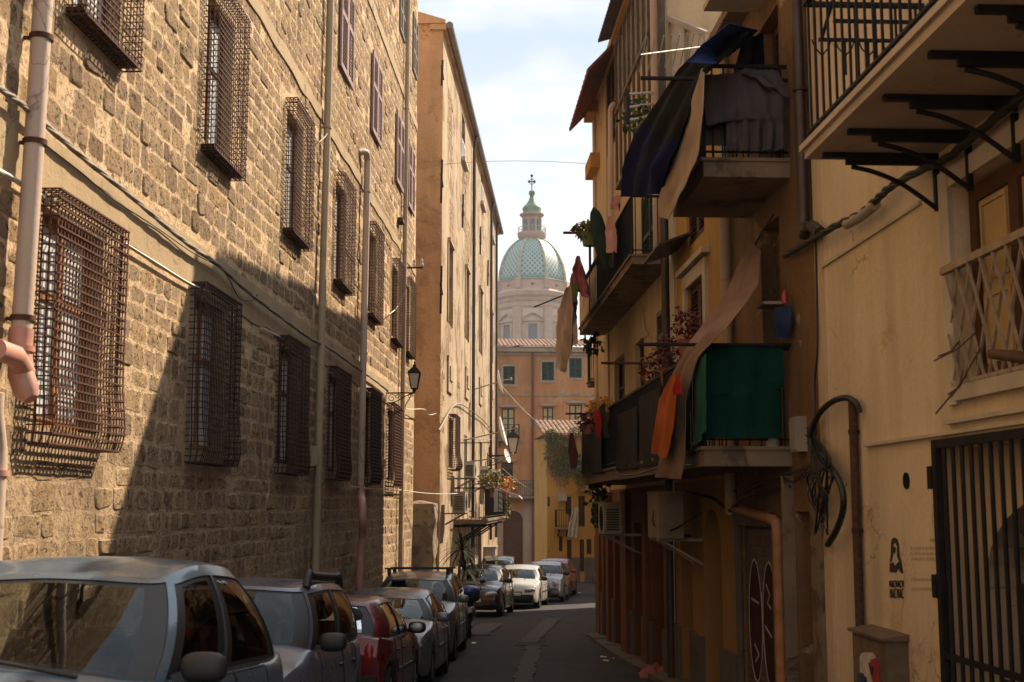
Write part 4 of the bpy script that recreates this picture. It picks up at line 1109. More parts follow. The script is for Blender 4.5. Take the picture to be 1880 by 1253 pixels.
for k in range(8):
    t = k * math.pi / 4 + 0; d = Vector((math.cos(t), math.sin(t), 0)); sd = Vector((-math.sin(t), math.cos(t), 0)); c = DC + d * RD * 1.02 * math.cos(math.pi / 8)
    if d.y > .5: continue
    W2 = Wall(0, 0, 1); W2.d = sd if sd.x > 0 else -sd; W2.n = d; W2.o = Vector((c.x, c.y, 0))
    w = bpy.data.objects.new('window', None); COL.objects.link(w); w.parent = DB; w.location = c + Vector((0, 0, dz(626))) - origin(DB)
    hw = dr(8.2)
    f = MB(); z0, z1 = dz(640), dz(604)
    for b in ((-hw - .5, -hw, z0, z1 + .35), (hw, hw + .5, z0, z1 + .35), (-hw, hw, z1, z1 + .35)): f.wbox(W2, b[0], b[1], b[2], b[3], 0, .22)
    zz = dz(597)
    f.wbox(W2, -hw - .95, hw + .95, zz - .2, zz, 0, .4)
    for q_ in range(8):
        x0, x1 = lerp(-hw - .95, hw + .95, q_ / 8), lerp(-hw - .95, hw + .95, (q_ + 1) / 8); f_ = lambda x: zz + .05 + .95 * (1 - (abs(x) / (hw + .95)) ** 1.3)
        f.hexa([W2.P(x0, f_(x0) - .02, 0), W2.P(x1, f_(x1) - .02, 0), W2.P(x1, f_(x1) - .02, .4), W2.P(x0, f_(x0) - .02, .4), W2.P(x0, f_(x0) + .22, 0), W2.P(x1, f_(x1) + .22, 0), W2.P(x1, f_(x1) + .22, .42), W2.P(x0, f_(x0) + .22, .42)])
    f.build('frame', DST, w)
    p = MB(); p.wbox(W2, -hw, hw, z0, z1, -.2, .05); p.build('pane', plain('grey_blue_pane', (.16, .17, .19), .5, .2, 1) if 'grey_blue_pane' not in bpy.data.materials else bpy.data.materials['grey_blue_pane'], w)
    o = MB(); oc = W2.P(0, dz(532), .02) - W2.n * .55
    o.tube([oc + (W2.d * math.cos(x) * .55 + Vector((0, 0, math.sin(x) * .42))) for x in [i * math.pi / 8 for i in range(17)]], .09, 6); o.build('oculus', DST, DB, smooth=50)
    o = MB(); o.ball(oc, (.5, .5, .36) if abs(d.y) > .5 else (.2, .5, .36)); o.build('oculus_pane', bpy.data.materials['grey_blue_pane'], DB, smooth=50)
# tile-clad shell: pattern of white-rimmed diamonds on teal, laid by angle and height of each tile
tm = NT('majolica_tiles')
sp = tm.n('ShaderNodeSeparateXYZ'); tm.l(tm.tc.outputs['UV'], sp.inputs[0])
U = tm.math('MULTIPLY', sp.outputs[0], 40.0); V = tm.math('MULTIPLY', sp.outputs[1], 11.0)
p1 = tm.math('ABSOLUTE', tm.math('SUBTRACT', tm.math('FRACT', tm.math('ADD', U, V)), .5)); p2 = tm.math('ABSOLUTE', tm.math('SUBTRACT', tm.math('FRACT', tm.math('SUBTRACT', U, V)), .5))
ed = tm.math('MAXIMUM', p1, p2)
line = tm.ramp(ed, .34, .40); dark = tm.ramp(ed, .16, .22)
tint = tm.mix(tm.ramp(tm.noise(.9, 6), .35, .65), (.25, .315, .275), (.19, .26, .235))
c_ = tm.mix(dark, (.13, .19, .19), tint); c_ = tm.mix(line, c_, (.43, .48, .43))
rim = tm.ramp(sp.outputs[1], .03, .10, (1, 1, 1, 1), (0, 0, 0, 1)); c_ = tm.mix(rim, c_, (.11, .24, .19))
tm.base(c_); tm.rough(.5)
mb = MB(); n = 14; seg = 64; ztop, zbot = dz(441), dz(523); uv = []
base = 0
def oct_r(t):
    t = (t % (math.pi / 4)) - math.pi / 8
    return lerp(1.0, math.cos(math.pi / 8) / math.cos(t), .75)
for i in range(n + 1):
    f_ = i / n; w = f_ * math.radians(72); z = zbot + (ztop - zbot) * math.sin(w) / math.sin(math.radians(72)); rr_ = RD * .945 * math.cos(w)
    rr_ = max(rr_, dr(22))
    mb.v += [DC + Vector((math.cos(2 * math.pi * k / seg) * rr_ * oct_r(2 * math.pi * k / seg + math.pi / 8), math.sin(2 * math.pi * k / seg) * rr_ * oct_r(2 * math.pi * k / seg + math.pi / 8), z)) for k in range(seg + 1)]
for i in range(n):
    for k in range(seg): mb.f.append((i * (seg + 1) + k, i * (seg + 1) + k + 1, (i + 1) * (seg + 1) + k + 1, (i + 1) * (seg + 1) + k)); mb.m.append(0)
dome = mb.build('dome', tm.mat, DB, smooth=35)
uvl = dome.data.uv_layers.new(name='tiles')
for lp in dome.data.loops:
    i, k = divmod(lp.vertex_index, seg + 1); uvl.data[lp.index].uv = (k / seg, i / n)
for k in range(8):
    t = math.pi / 8 + k * math.pi / 4; d = Vector((math.cos(t), math.sin(t), 0)); mb = MB(); pts = []
    for i in range(n + 1):
        w = i / n * math.radians(72); z = zbot + (ztop - zbot) * math.sin(w) / math.sin(math.radians(72)); pts.append(DC + d * max(RD * .955 * math.cos(w), dr(22)) + Vector((0, 0, z)))
    mb.tube(pts, [.30 - .14 * i / n for i in range(n + 1)], 6); mb.build('rib', plain('weathered_gilt_rib', (.42, .39, .29), .6, .35, 1) if 'weathered_gilt_rib' not in bpy.data.materials else bpy.data.materials['weathered_gilt_rib'], DB, smooth=60)
lt = empty('tmp', (0, 0, 0), None, None); bpy.data.objects.remove(lt)
octa([(dr(22), dz(442)), (dr(26), dz(438)), (dr(27.5), dz(433)), (dr(27.5), dz(429)), (dr(20), dz(428))], DST, 'lantern_base', DB, 24, 0, 40)
mb = MB()
for k in range(28):
    t = 2 * math.pi * k / 28; d = Vector((math.cos(t), math.sin(t), 0)) * dr(26.5); d2 = Vector((math.cos(t + 2 * math.pi / 28), math.sin(t + 2 * math.pi / 28), 0)) * dr(26.5)
    mb.bar(DC + d + Vector((0, 0, dz(430))), DC + d + Vector((0, 0, dz(419))), .06); mb.bar(DC + d + Vector((0, 0, dz(419))), DC + d2 + Vector((0, 0, dz(419))), .06)
mb.build('lantern_railing', plain('pale_railing', (.45, .42, .38), .7, .2) , DB)
octa([(dr(17), dz(430)), (dr(17), dz(401)), (dr(20), dz(399)), (dr(23.5), dz(396)), (dr(23.5), dz(394)), (dr(18), dz(393))], DST, 'lantern', DB, 16, 0, 30)
mb = MB(); mb2 = MB()
for k in range(8):
    t = k * math.pi / 4; d = Vector((math.cos(t), math.sin(t), 0)); c = DC + d * dr(16.9)
    mb.box(c + Vector((0, 0, dz(417))), (.14, dr(7), dz(405) - dz(429)), rz=t)
    t += math.pi / 8; d = Vector((math.cos(t), math.sin(t), 0)); mb2.box(DC + d * dr(17.2) + Vector((0, 0, dz(415))), (.4, dr(2.6), dz(400) - dz(430)), rz=t)
mb.build('lantern_window', bpy.data.materials['grey_blue_pane'], DB); mb2.build('lantern_pilaster', DST, DB)
gm = plain('verdigris_cap', (.20, .27, .19), .6, .35, .8)
octa([(dr(17.5), dz(393)), (dr(17), dz(389)), (dr(18.5), dz(384)), (dr(16), dz(380)), (dr(11), dz(376)), (dr(6.5), dz(369)), (dr(4), dz(363)), (dr(3.4), dz(361)), (dr(6), dz(357)), (dr(5.5), dz(352)), (dr(2), dz(350)), (.05, dz(349.5))], gm, 'lantern_cap', DB, 20, 0, 50)
mb = MB(); mb.bar(DC + Vector((0, 0, dz(351))), DC + Vector((0, 0, dz(322))), .14); zc = dz(334); mb.bar(DC + Vector((-dr(5), 0, zc)), DC + Vector((dr(5), 0, zc)), .14)
for p in (Vector((-dr(5), 0, zc)), Vector((dr(5), 0, zc)), Vector((0, 0, dz(323)))): mb.ball(DC + p, .22, 8, 6)
mb.tube([DC + Vector((math.cos(t) * .42, 0, zc + math.sin(t) * .42)) for t in [k * math.pi / 8 for k in range(17)]], .05, 5); mb.build('cross', M['iron'], DB)
# ------------------------------------------------------------------ right side of the street
RW = Wall(3.4, -.0453, -1)
rp = lambda u, v, o=0.0: RW.px(u, v, o)
UP = Vector((0, 0, 1))
def box_part(W, name, mat, parent, *boxes, label=None):
    if name in ('pilaster', 'plinth', 'cornice', 'string_course', 'ledge'):
        for b in boxes:
            mb = MB(); mb.wbox(W, *b); mb.build(name, mat, parent)
        return
    mb = MB()
    for b in boxes: mb.wbox(W, *b)
    return mb.build(name, mat, parent)
# --- near cream house
NB = empty('cream_house', RW.P(8, gz(8)), 'near cream house on the right with a big iron balcony, lattice window and black gate', 'house')
nh = [(6.3, 8.40, .80, 2.17, .22), (6.55, 8.78, -2.2, .40, .55), (5.0, 7.55, 2.52, 4.75, .22)]
facade('wall', RW, 1.0, 11.6, -2.6, 5.6, nh, M['cream'], NB, thick=6)
box_part(RW, 'string_course', M['whitetrim'], NB, (8.95, 11.6, 2.185, 2.215, 0, .025), (1.2, 10.35, .485, .51, 0, .04), (1.2, 8.62, .555, .585, 0, .05))
box_part(RW, 'corner_strip', M['cream2'], NB, (11.40, 11.6, -2.6, 5.9, 0, .03))
w = part_empty('window', RW, 7.3, .8, NB)
box_part(RW, 'frame', M['whitetrim'], w, (8.40, 8.56, .68, 2.30, 0, .035), (6.1, 8.40, 2.17, 2.30, 0, .03), (6.1, 8.40, .70, .80, 0, .06))
casement(RW, 7.35, .82, 2.15, 1.02, -.10, w, M['wood_dark'], M['panel_yellow'], 2, (), .11)
mb = MB()
for c in (6.67, 7.35, 8.03):
    mb = MB()
    for z0, z1 in ((.98, 1.4), (1.48, 2.02)):
        for b in ((c - .2, c - .17, z0, z1), (c + .17, c + .2, z0, z1), (c - .17, c + .17, z0, z0 + .03), (c - .17, c + .17, z1 - .03, z1)): mb.wbox(RW, b[0], b[1], b[2], b[3], -.128, -.11)
    mb.build('panel_moulding', M['panel_yellow'], w)
mb = MB()
for k in range(-4, 13):
    a = 6.35 + k * .19
    for s_ in (1, -1):
        p0 = (a, .80); p1 = (a + s_ * .38, 1.59)
        q0, q1 = p0, p1
        lo, hi = 6.32, 8.42
        def clip(p, q):
            (x0, z0), (x1, z1) = p, q
            if x0 == x1: return None
            t0, t1 = 0.0, 1.0
            for e in (lo, hi):
                t = (e - x0) / (x1 - x0)
                ins0 = (x0 >= lo) if e == lo else (x0 <= hi)
                ins1 = (x1 >= lo) if e == lo else (x1 <= hi)
                if not ins0 and not ins1: return None
                if not ins0: t0 = max(t0, t)
                if not ins1: t1 = min(t1, t)
            if t1 - t0 < .05: return None
            return (x0 + (x1 - x0) * t0, z0 + (z1 - z0) * t0), (x0 + (x1 - x0) * t1, z0 + (z1 - z0) * t1)
        c = clip(q0, q1)
        if c: mb.bar(RW.P(c[0][0], c[0][1], .05 + .012 * s_), RW.P(c[1][0], c[1][1], .05 + .012 * s_), .018, .012)
mb.bar(RW.P(6.3, 1.6, .05), RW.P(8.5, 1.6, .05), .05, .05)
mb.bar(RW.P(6.3, .815, .05), RW.P(8.42, .815, .05), .025, .025)
mb.build('lattice_guard', plain('pale_lattice_paint', (.36, .28, .20), .7, .3, 9), w)
# black gate in an arched opening
mb = MB(); hw = 1.1; cc = 7.665; n = 14
for k in range(n):
    t0, t1 = math.pi * k / n, math.pi * (k + 1) / n
    x0, z0, x1, z1 = cc + hw * math.cos(t0), -.55 + .62 * math.sin(t0), cc + hw * math.cos(t1), -.55 + .62 * math.sin(t1)
    mb.hexa([RW.P(x1, z1, -.4), RW.P(x0, z0, -.54), RW.P(x0, z0, -.26), RW.P(x1, z1, -.26), RW.P(x1, .40, -.54), RW.P(x0, .40, -.54), RW.P(x0, .40, -.26), RW.P(x1, .40, -.26)])
mb.build('arch', M['cream'], NB)
gt = bpy.data.objects.new('gate', None); COL.objects.link(gt); gt.parent = NB; gt.location = RW.P(7.6, -2, .03) - NB.location
mb = MB()
for a in (8.76, 6.55): mb.wbox(RW, a, a + .07, gz(8) - .05, .46, .015, .06)
mb.wbox(RW, 6.62, 8.76, .40, .46, .02, .055); mb.wbox(RW, 6.62, 8.76, -1.03, -.99, .02, .05); mb.wbox(RW, 6.62, 8.76, -1.78, -1.72, .02, .05)
for z in (.2, -.55, -1.4): mb.wbox(RW, 8.83, 8.90, z - .08, z + .08, .0, .07)
mb.build('gate_frame', M['iron'], gt)
mb = MB()
for a in np.arange(6.70, 8.74, .15): mb.tube([RW.P(a, -1.75, .037), RW.P(a, .41, .037)], .015, 6)
mb.build('gate_bars', M['iron'], gt, smooth=60)
mb = MB(); mb.wbox(RW, 7.25, 7.5, -.75, -.45, .055, .08); mb.wbox(RW, 6.66, 7.9, -1.72, -1.05, .028, .034); mb.build('lock_plate', M['iron'], gt)
# big balcony
bl = part_empty('balcony', RW, 6.8, 2.45, NB)
box_part(RW, 'slab', plaster('grey_cream_slab', (.52, .42, .32), (.45, .36, .27), (.32, .24, .175), (.58, .66), 1.2, .2, .3, 12), bl, (3.2, 8.80, 2.47, 2.53, -.02, .90), (3.2, 8.83, 2.53, 2.575, -.02, .93))
mb = MB()
for a in np.arange(3.3, 8.76, .15): mb.bar(RW.P(a, 2.575, .87), RW.P(a, 3.62, .87), .016, .016)
for o in np.arange(.06, .86, .15): mb.bar(RW.P(8.76, 2.575, o), RW.P(8.76, 3.62, o), .016, .016)
mb.bar(RW.P(3.3, 3.62, .87), RW.P(8.78, 3.62, .87), .045, .03); mb.bar(RW.P(8.76, 3.62, 0), RW.P(8.76, 3.62, .87), .045, .03)
mb.bar(RW.P(3.3, 2.66, .87), RW.P(8.78, 2.66, .87), .03, .02)
mb.build('railing', M['iron'], bl)
mb = MB(); zr = 3.33
mb.bar(RW.P(8.70, zr, .0), RW.P(8.70, zr, .80), .03, .02); mb.bar(RW.P(8.35, zr, .0), RW.P(8.35, zr, .80), .03, .02); mb.bar(RW.P(8.7, zr, .78), RW.P(8.1, zr + .35, .78), .02)
for o in np.arange(.1, .8, .17):
    mb.bar(RW.P(8.70, zr, o), RW.P(8.70, zr - .26, o), .014)
    for s_ in (-1, 1): mb.tube([RW.P(8.70, zr, o + s_ * .07), RW.P(8.70, zr - .06, o + s_ * .05), RW.P(8.70, zr - .12, o)], .006, 5)
mb.build('clothes_hanger_rack', M['iron'], bl)
for u, v in ((1505, 285), (1562, 238), (1628, 180), (1712, 106), (1800, 28)):
    a = RW.az(u, v, .80)[0]
    if u == 1505: a = 8.62
    b = MB(); b.wbox(RW, a - .024, a + .024, 2.432, 2.468, .0, .82); b.wbox(RW, a - .017, a + .017, 2.385, 2.432, .0, .66)
    b.tube(smooth_path([RW.P(a, 2.37, .62), RW.P(a, 2.33, .45), RW.P(a, 2.24, .25), RW.P(a, 2.08, .03)]), .017, 6)
    b.wbox(RW, a - .022, a + .022, 2.06, 2.36, 0, .035)
    b.build('bracket', M['iron'], bl)
w = part_empty('window', RW, 6.3, 2.55, NB)
louver(RW, 6.27, 2.56, 4.72, 1.24, .03, w, M['brown_sh'], M['brown_sh'], 2, .08, (0, .4, 1), .06)
box_part(RW, 'frame', M['whitetrim'], w, (7.55, 7.72, 2.58, 4.9, 0, .06), (4.8, 5.0, 2.58, 4.9, 0, .06))
# surface fittings on the near house
pipe(RW, [(10.56, .90, .05), (10.56, .3, .05), (10.57, -1.0, .05)], .038, plain('flaking_brown_conduit', (.085, .045, .028), .7, .5, 30), NB, 'conduit', 8, bands=[(10.56, .62, .05), (10.56, -.2, .05)], bmat=M['rust_dark'])
mb = MB(); a, z = RW.az(1665, 883); mb.lathe((0, 0, 0), [(.062, -.03), (.062, .012), (.058, .006), (.03, .004), (.001, .004)], 18)
Mr = Matrix.Rotation(R(-90), 3, 'Y'); mb.v = [RW.P(a, z, 0) + Mr @ p for p in mb.v]; mb.build('vent_pipe', M['dark'], NB, smooth=40)
def corrugated(name, pts, r, label, mat):
    mb = MB(); path = resample(smooth_path(pts, 8), 90); mb.tube(path, [r * (1 + .10 * (i % 2)) for i in range(90)], 8)
    return tag(mb.build(name, mat, smooth=60), label, 'cable')
corrugated('corrugated_conduit', [rp(1492, 830, .1), rp(1488, 800, .1), rp(1503, 762, .1), rp(1528, 738, .1), rp(1555, 731, .09), rp(1572, 742, .07), rp(1578, 758, .05)], .026, 'black corrugated conduit arching over to the brown wall conduit of the cream house', M['cable_black'])
corrugated('corrugated_conduit', [rp(1498, 838, .10), rp(1525, 858, .13), rp(1545, 895, .13), rp(1548, 935, .12), rp(1535, 975, .1), rp(1520, 1000, .08)], .028, 'black corrugated conduit hanging in a bow below the cable tangle', M['cable_black'])
rr_ = random.Random(21)
for k, lab in enumerate(('tangle of thin black wires where cables meet at the corner of the cream house', 'second knot of dark wires trailing left from the cable tangle under the green balcony')):
    mb = MB()
    for i in range(16):
        if k == 0: p = [rp(1488 + rr_.uniform(-10, 10), 810 + rr_.uniform(-25, 15), .06), rp(1505 + rr_.uniform(-25, 25), 850 + rr_.uniform(-20, 20), .16), rp(1500 + rr_.uniform(-20, 30), 880 + rr_.uniform(-25, 40), .14), rp(1505 + rr_.uniform(-15, 15), 930 + rr_.uniform(-10, 60), .05)]
        else: p = [rp(1490 + rr_.uniform(-6, 6), 860 + rr_.uniform(-10, 10), .1), rp(1455 + rr_.uniform(-10, 10), 872 + rr_.uniform(-10, 14), .14), rp(1420, 880 + rr_.uniform(-8, 8), .1), rp(1350 + rr_.uniform(-20, 20), 905 + rr_.uniform(-6, 6), .08)]
        if k == 1 and i > 6: break
        mb.tube(smooth_path(p, 6), rr_.uniform(.004, .011), 5)
    tag(mb.build('wire_tangle', M['cable_black'], smooth=60), lab, 'cable')
wire('cable', [rp(1440, 470, .06), rp(1470, 452, .08), rp(1496, 437, .1), rp(1540, 412, .1), rp(1580, 392, .1), rp(1610, 366, .1), rp(1640, 340, .1), rp(1700, 308, .1), rp(1740, 290, .1), rp(1800, 240, .1), rp(1890, 165, .1)], .018, M['cable_black'], 'black cable bundle running along the cream wall under the big iron balcony', twist=3)
mb = MB(); mb.tube([rp(1555, 412, .09), rp(1580, 398, .09), rp(1608, 376, .09)], .045, 10); tag(mb.build('cable_sleeve', M['ac_grey'], smooth=50), 'grey sleeve wrapped round the cable bundle beneath the big iron balcony', 'cable sleeve')
wire('cable', [rp(1497, 440, .05), rp(1499, 520, .04), rp(1501, 640, .05), rp(1496, 700, .04), rp(1498, 800, .05)], .010, M['cable_black'], 'thin vertical cable down the corner of the cream house', sm=4)
mb = MB()
for (u, v, u2, v2) in ((1715, 663, 1790, 612), (1722, 655, 1760, 628), (1718, 760, 1800, 640), (1740, 725, 1772, 690), (1745, 730, 1768, 680)):
    mb.tube([rp(u, v, .22), rp((u + u2) / 2 + 5, (v + v2) / 2 + 4, .15), rp(u2, v2, .06)], .006, 5)
tag(mb.build('dry_twigs', M['bark'], smooth=60), 'dry twigs poking out from the bottom corner of the lattice window', 'twig')
mb = MB(); mb.tube([rp(1820, 650, .25), rp(1880, 657, .22), rp(1940, 664, .2)], [.03, .034, .03], 8); tag(mb.build('wooden_pole', M['bark'], smooth=60), 'weathered wooden pole end jutting in front of the lattice window', 'pole')
# electrical cabinet with stickers
cb = empty('utility_cabinet', RW.P(10, gz(10)), 'grey brown utility cabinet with graffiti stickers standing against the cream wall', 'cabinet')
mb = MB(); zt = -1.0
mb.wbox(RW, 9.6, 10.4, gz(10) - .05, zt, 0, .17); mb.build('cabinet_body', plain('grey_brown_cabinet', (.15, .105, .07), .7, .3, 5), cb)
mb = MB(); mb.hexa([RW.P(9.57, zt, 0), RW.P(10.43, zt, 0), RW.P(10.43, zt, .20), RW.P(9.57, zt, .20), RW.P(9.57, zt + .05, 0), RW.P(10.43, zt + .05, 0), RW.P(10.43, zt + .02, .20), RW.P(9.57, zt + .02, .20)]); mb.build('cabinet_lid', bpy.data.materials['grey_brown_cabinet'], cb)
mb = MB(); mb.wbox(RW, 9.66, 10.34, gz(10) + .1, zt - .03, .17, .178)
mb.build('door', bpy.data.materials['grey_brown_cabinet'], cb)
stk = [('sticker', 9.75, 10.2, -1.62, -1.10, (.52, .44, .38), .18), ('sticker', 9.70, 10.0, -1.80, -1.50, (.50, .45, .40), .184), ('sticker', 9.72, 9.92, -1.35, -1.14, (.32, .05, .05), .185), ('sticker', 10.05, 10.25, -1.48, -1.30, (.05, .07, .12), .187)]
for i, (nm, a0, a1, z0, z1, c, o) in enumerate(stk):
    mb = MB(); r2 = random.Random(i); n = 14
    ctr = ((a0 + a1) / 2, (z0 + z1) / 2); ring = []
    for k in range(n):
        t = 2 * math.pi * k / n; j = r2.uniform(.8, 1.1); e = .5
        ring.append((ctr[0] + math.copysign(abs(math.cos(t)) ** e, math.cos(t)) * (a1 - a0) / 2 * j, ctr[1] + math.copysign(abs(math.sin(t)) ** e, math.sin(t)) * (z1 - z0) / 2 * j))
    mb.poly([RW.P(x, z, o + .002) for x, z in ring]); mb.grid([[RW.P(x, z, o - .004) for x, z in ring], [RW.P(x, z, o + .002) for x, z in ring]], closed=True)
    mb.build(nm, plain('sticker_paper', c, .7, .3, 12) if i == 0 else plain('sticker_print', c, .7, .3, 14), cb)
def strokes(name, W, lines, o, r, mat, parent, label=None):
    """painted marks: flat ribbons lying on the surface"""
    mb = MB()
    for ln in lines:
        pts = [W.P(a, z, o) for a, z in ln]
        for p, q in zip(pts, pts[1:]): mb.bar(p, q, r, .004, up=W.n)
    ob = mb.build(name, mat, parent)
    if label: ob['label'] = label
    return ob
inkm = plain('black_marker', (.02, .018, .017), .7, .2)
strokes('sticker_scrawl', RW, [[(10.15, -1.33), (10.1, -1.42), (10.05, -1.32), (9.99, -1.45), (9.95, -1.36)], [(10.1, -1.5), (10.0, -1.56), (9.9, -1.48)], [(9.97, -1.62), (9.9, -1.72), (9.84, -1.62), (9.78, -1.74)], [(9.95, -1.2), (9.9, -1.28), (9.86, -1.22)]], .1885, .022, inkm, cb)
strokes('sticker_scrawl', RW, [[(9.98, -1.52), (9.92, -1.6), (9.98, -1.66), (9.9, -1.74)], [(9.86, -1.56), (9.80, -1.64)], [(9.86, -1.7), (9.78, -1.77)]], .1885, .012, plain('red_marker', (.36, .04, .05), .7, .2), cb)
# stencilled figure with blurred lettering, painted on the wall
paintk = plain('faded_black_paint', (.055, .042, .032), .9, .4, 30)
def spx(u, v): return RW.az(u, v)
def blob(mb, pts, o):
    P = [RW.P(*spx(u, v), o) for u, v in pts]; Q = [p - RW.n * (o + .002) for p in P]
    mb.poly(P); mb.grid([Q, P], closed=True)
mb = MB()
blob(mb, [(1642, 987), (1648, 990), (1651, 1000), (1652, 1018), (1655, 1030), (1650, 1030), (1647, 1020), (1647, 1003), (1644, 996), (1641, 1000), (1641, 1015), (1638, 1030), (1634, 1034), (1636, 1015), (1636, 998), (1638, 990)], .003)
blob(mb, [(1634, 1036), (1640, 1032), (1643, 1040), (1648, 1034), (1655, 1028), (1657, 1040), (1659, 1054), (1654, 1052), (1650, 1044), (1646, 1052), (1640, 1051), (1634, 1051)], .0035)
blob(mb, [(1642, 1004), (1645, 1005), (1645, 1012), (1643, 1018), (1641.5, 1012)], .003)
mb.build('stencil_figure', paintk, NB)
LN = []
for (u0, u1, v0, v1, n) in ((1634, 1661, 1067, 1078, 7), (1635, 1661, 1082, 1098, 6)):
    for k in range(n):
        ua = lerp(u0, u1, k / n); ub = lerp(u0, u1, (k + .6) / n); um = (ua + ub) / 2
        s = [((ua, v1), (ua, v0), (um, (v0 + v1) / 2), (ub, v0), (ub, v1)), ((ua, v1), (um, v0), (ub, v1)), ((ub, v0), (ua, v0), (ua, v1), (ub, v1))][k % 3]
        LN.append([spx(*p) for p in s])
strokes('stencil_lettering', RW, LN, .003, .012, paintk, NB)
pencil = plain('pencil_grey', (.48, .36, .23), .9, .1)
LN = []
for v, u0, u1 in ((1010, 1672, 1722), (1020, 1672, 1724), (1030, 1674, 1722), (995, 1708, 1724), (1068, 1674, 1722), (1085, 1674, 1722)):
    for k in range(7):
        u = lerp(u0, u1, k / 7); LN.append([spx(u, v), spx(u + 1.5, v - 7), spx(u + 3.5, v - 1), spx(u + 5, v - 6)])
strokes('wall_scribble', RW, LN, .002, .004, pencil, NB)
mb = MB(); blob(mb, [(1712, 925), (1722, 922), (1727, 945), (1727, 985), (1718, 990), (1711, 960)], .002); mb.build('plaster_patch', M['cream2'], NB)

# --- brown scabby house
RB = empty('brown_house', RW.P(13.4, gz(13.4)), 'brown house with scabby render behind the green draped balcony', 'house')
bh_ = [(12.95, 13.75, .62, 3.05, .35), (12.75, 13.6, 3.55, 5.3, .3)]
facade('wall', RW, 11.6, 15.25, .35, 5.86, bh_, M['brown'], RB, thick=6)
rs = (13.55, 15.0)
lo_ = [(rs[0], rs[1], -2.6, -.22, .16), (11.95, 12.55, -2.6, -.05, .5), (12.62, 12.98, -2.6, -.1, .25)]
facade('ground_storey', RW, 11.6, 15.25, -3.2, .35, lo_, M['brown'], RB, box=False, o=.02)
mb = MB(); z = gz(14) - .1
while z < -.24: mb.wbox(RW, rs[0], rs[1], z, z + .085, -.12, -.03); mb.wbox(RW, rs[0], rs[1], z + .085, z + .1, -.12, -.042); z += .1
rsd = mb.build('roller_shutter', plain('grey_brown_shutter', (.13, .095, .075), .65, .35, 7), RB)
box_part(RW, 'door_frame', M['greybase'], RB, (rs[1], rs[1] + .16, -3, -.1, 0, .06), (rs[0] - .02, rs[1] + .16, -.22, -.04, 0, .07))
gsp = plain('dark_red_spray', (.045, .014, .018), .8, .3); gsw = plain('white_spray', (.40, .35, .33), .8, .3)
def loop(c, z, w, h, n=20, t0=0, t1=2 * math.pi): return [(c + w * math.cos(lerp(t0, t1, i / n)), z + h * math.sin(lerp(t0, t1, i / n))) for i in range(n + 1)]
mb = MB()
for c in (13.86, 14.52):
    for i in range(20):
        t0, t1 = -math.pi / 2 + math.pi * i / 20, -math.pi / 2 + math.pi * (i + 1) / 20
        z0, z1 = -1.28 + .66 * math.sin(t0), -1.28 + .66 * math.sin(t1); w0, w1 = .29 * math.cos(t0), .29 * math.cos(t1)
        mb.hexa([RW.P(c - w0, z0, -.029), RW.P(c + w0, z0, -.029), RW.P(c + w0, z0, -.024), RW.P(c - w0, z0, -.024), RW.P(c - w1, z1, -.029), RW.P(c + w1, z1, -.029), RW.P(c + w1, z1, -.024), RW.P(c - w1, z1, -.024)])
mb.build('graffiti_fill', gsp, rsd)
strokes('graffiti_outline', RW, [loop(13.86, -1.28, .31, .68), loop(14.52, -1.28, .31, .68), [(14.0, -.85), (13.85, -.95), (13.95, -1.05), (13.8, -1.1)], [(14.7, -1.05), (14.35, -1.08)], [(14.1, -1.3), (13.8, -1.4)], [(14.6, -1.55), (14.4, -1.65), (14.58, -1.75)], [(14.2, -.95), (14.18, -1.5)], [(13.62, -1.3), (13.6, -1.85), (13.75, -1.95)]], -.022, .024, gsw, rsd)
d_ = MB(); d_.wbox(RW, 11.95, 12.55, -2.6, -.05, -.45, -.4); d_.wbox(RW, 12.0, 12.5, -2.4, -1.3, -.4, -.385); d_.build('door', plain('dark_red_door', (.10, .028, .018), .6, .3, 6), RB)
box_part(RW, 'pilaster', M['concrete'], RB, (12.60, 12.64, -3, .3, .02, .14), (11.62, 11.92, -3, .3, .02, .06))
casement(RW, 13.35, .64, 3.0, .38, -.18, RB, M['wood_orange'], M['dark'], 0, (.4,), .08)
casement(RW, 13.17, 3.56, 5.28, .41, -.15, RB, M['wood_dark'], M['dark'], 1, (.4,), .08)
pipe(RW, [(12.0, 5.9, .09), (11.78, 5.8, .09), (11.72, 4.8, .09), (11.70, 2.75, .09), (11.62, 2.62, .10), (11.42, 2.58, .09), (11.3, 2.5, .06)], .055, M['metal_dark'], RB, bands=[(11.71, 4.0, .09), (11.48, 2.60, .09)], bmat=M['rust_dark'])
pipe(RW, [(15.12, 6, .09), (15.15, 3, .09), (15.18, -.1, .09)], .07, M['pvc_cream'], RB, bands=[(15.15, 2.2, .09)], bmat=M['pvc_cream'])
pipe(RW, [(14.8, -.02, .12), (13.1, -.13, .14), (12.9, -.16, .14), (12.82, -.28, .14), (12.8, -1.2, .14), (12.8, -2.3, .14)], .055, plain('orange_plastic_pipe', (.36, .17, .075), .6, .3), RB, bands=[(12.8, -1.9, .14)])
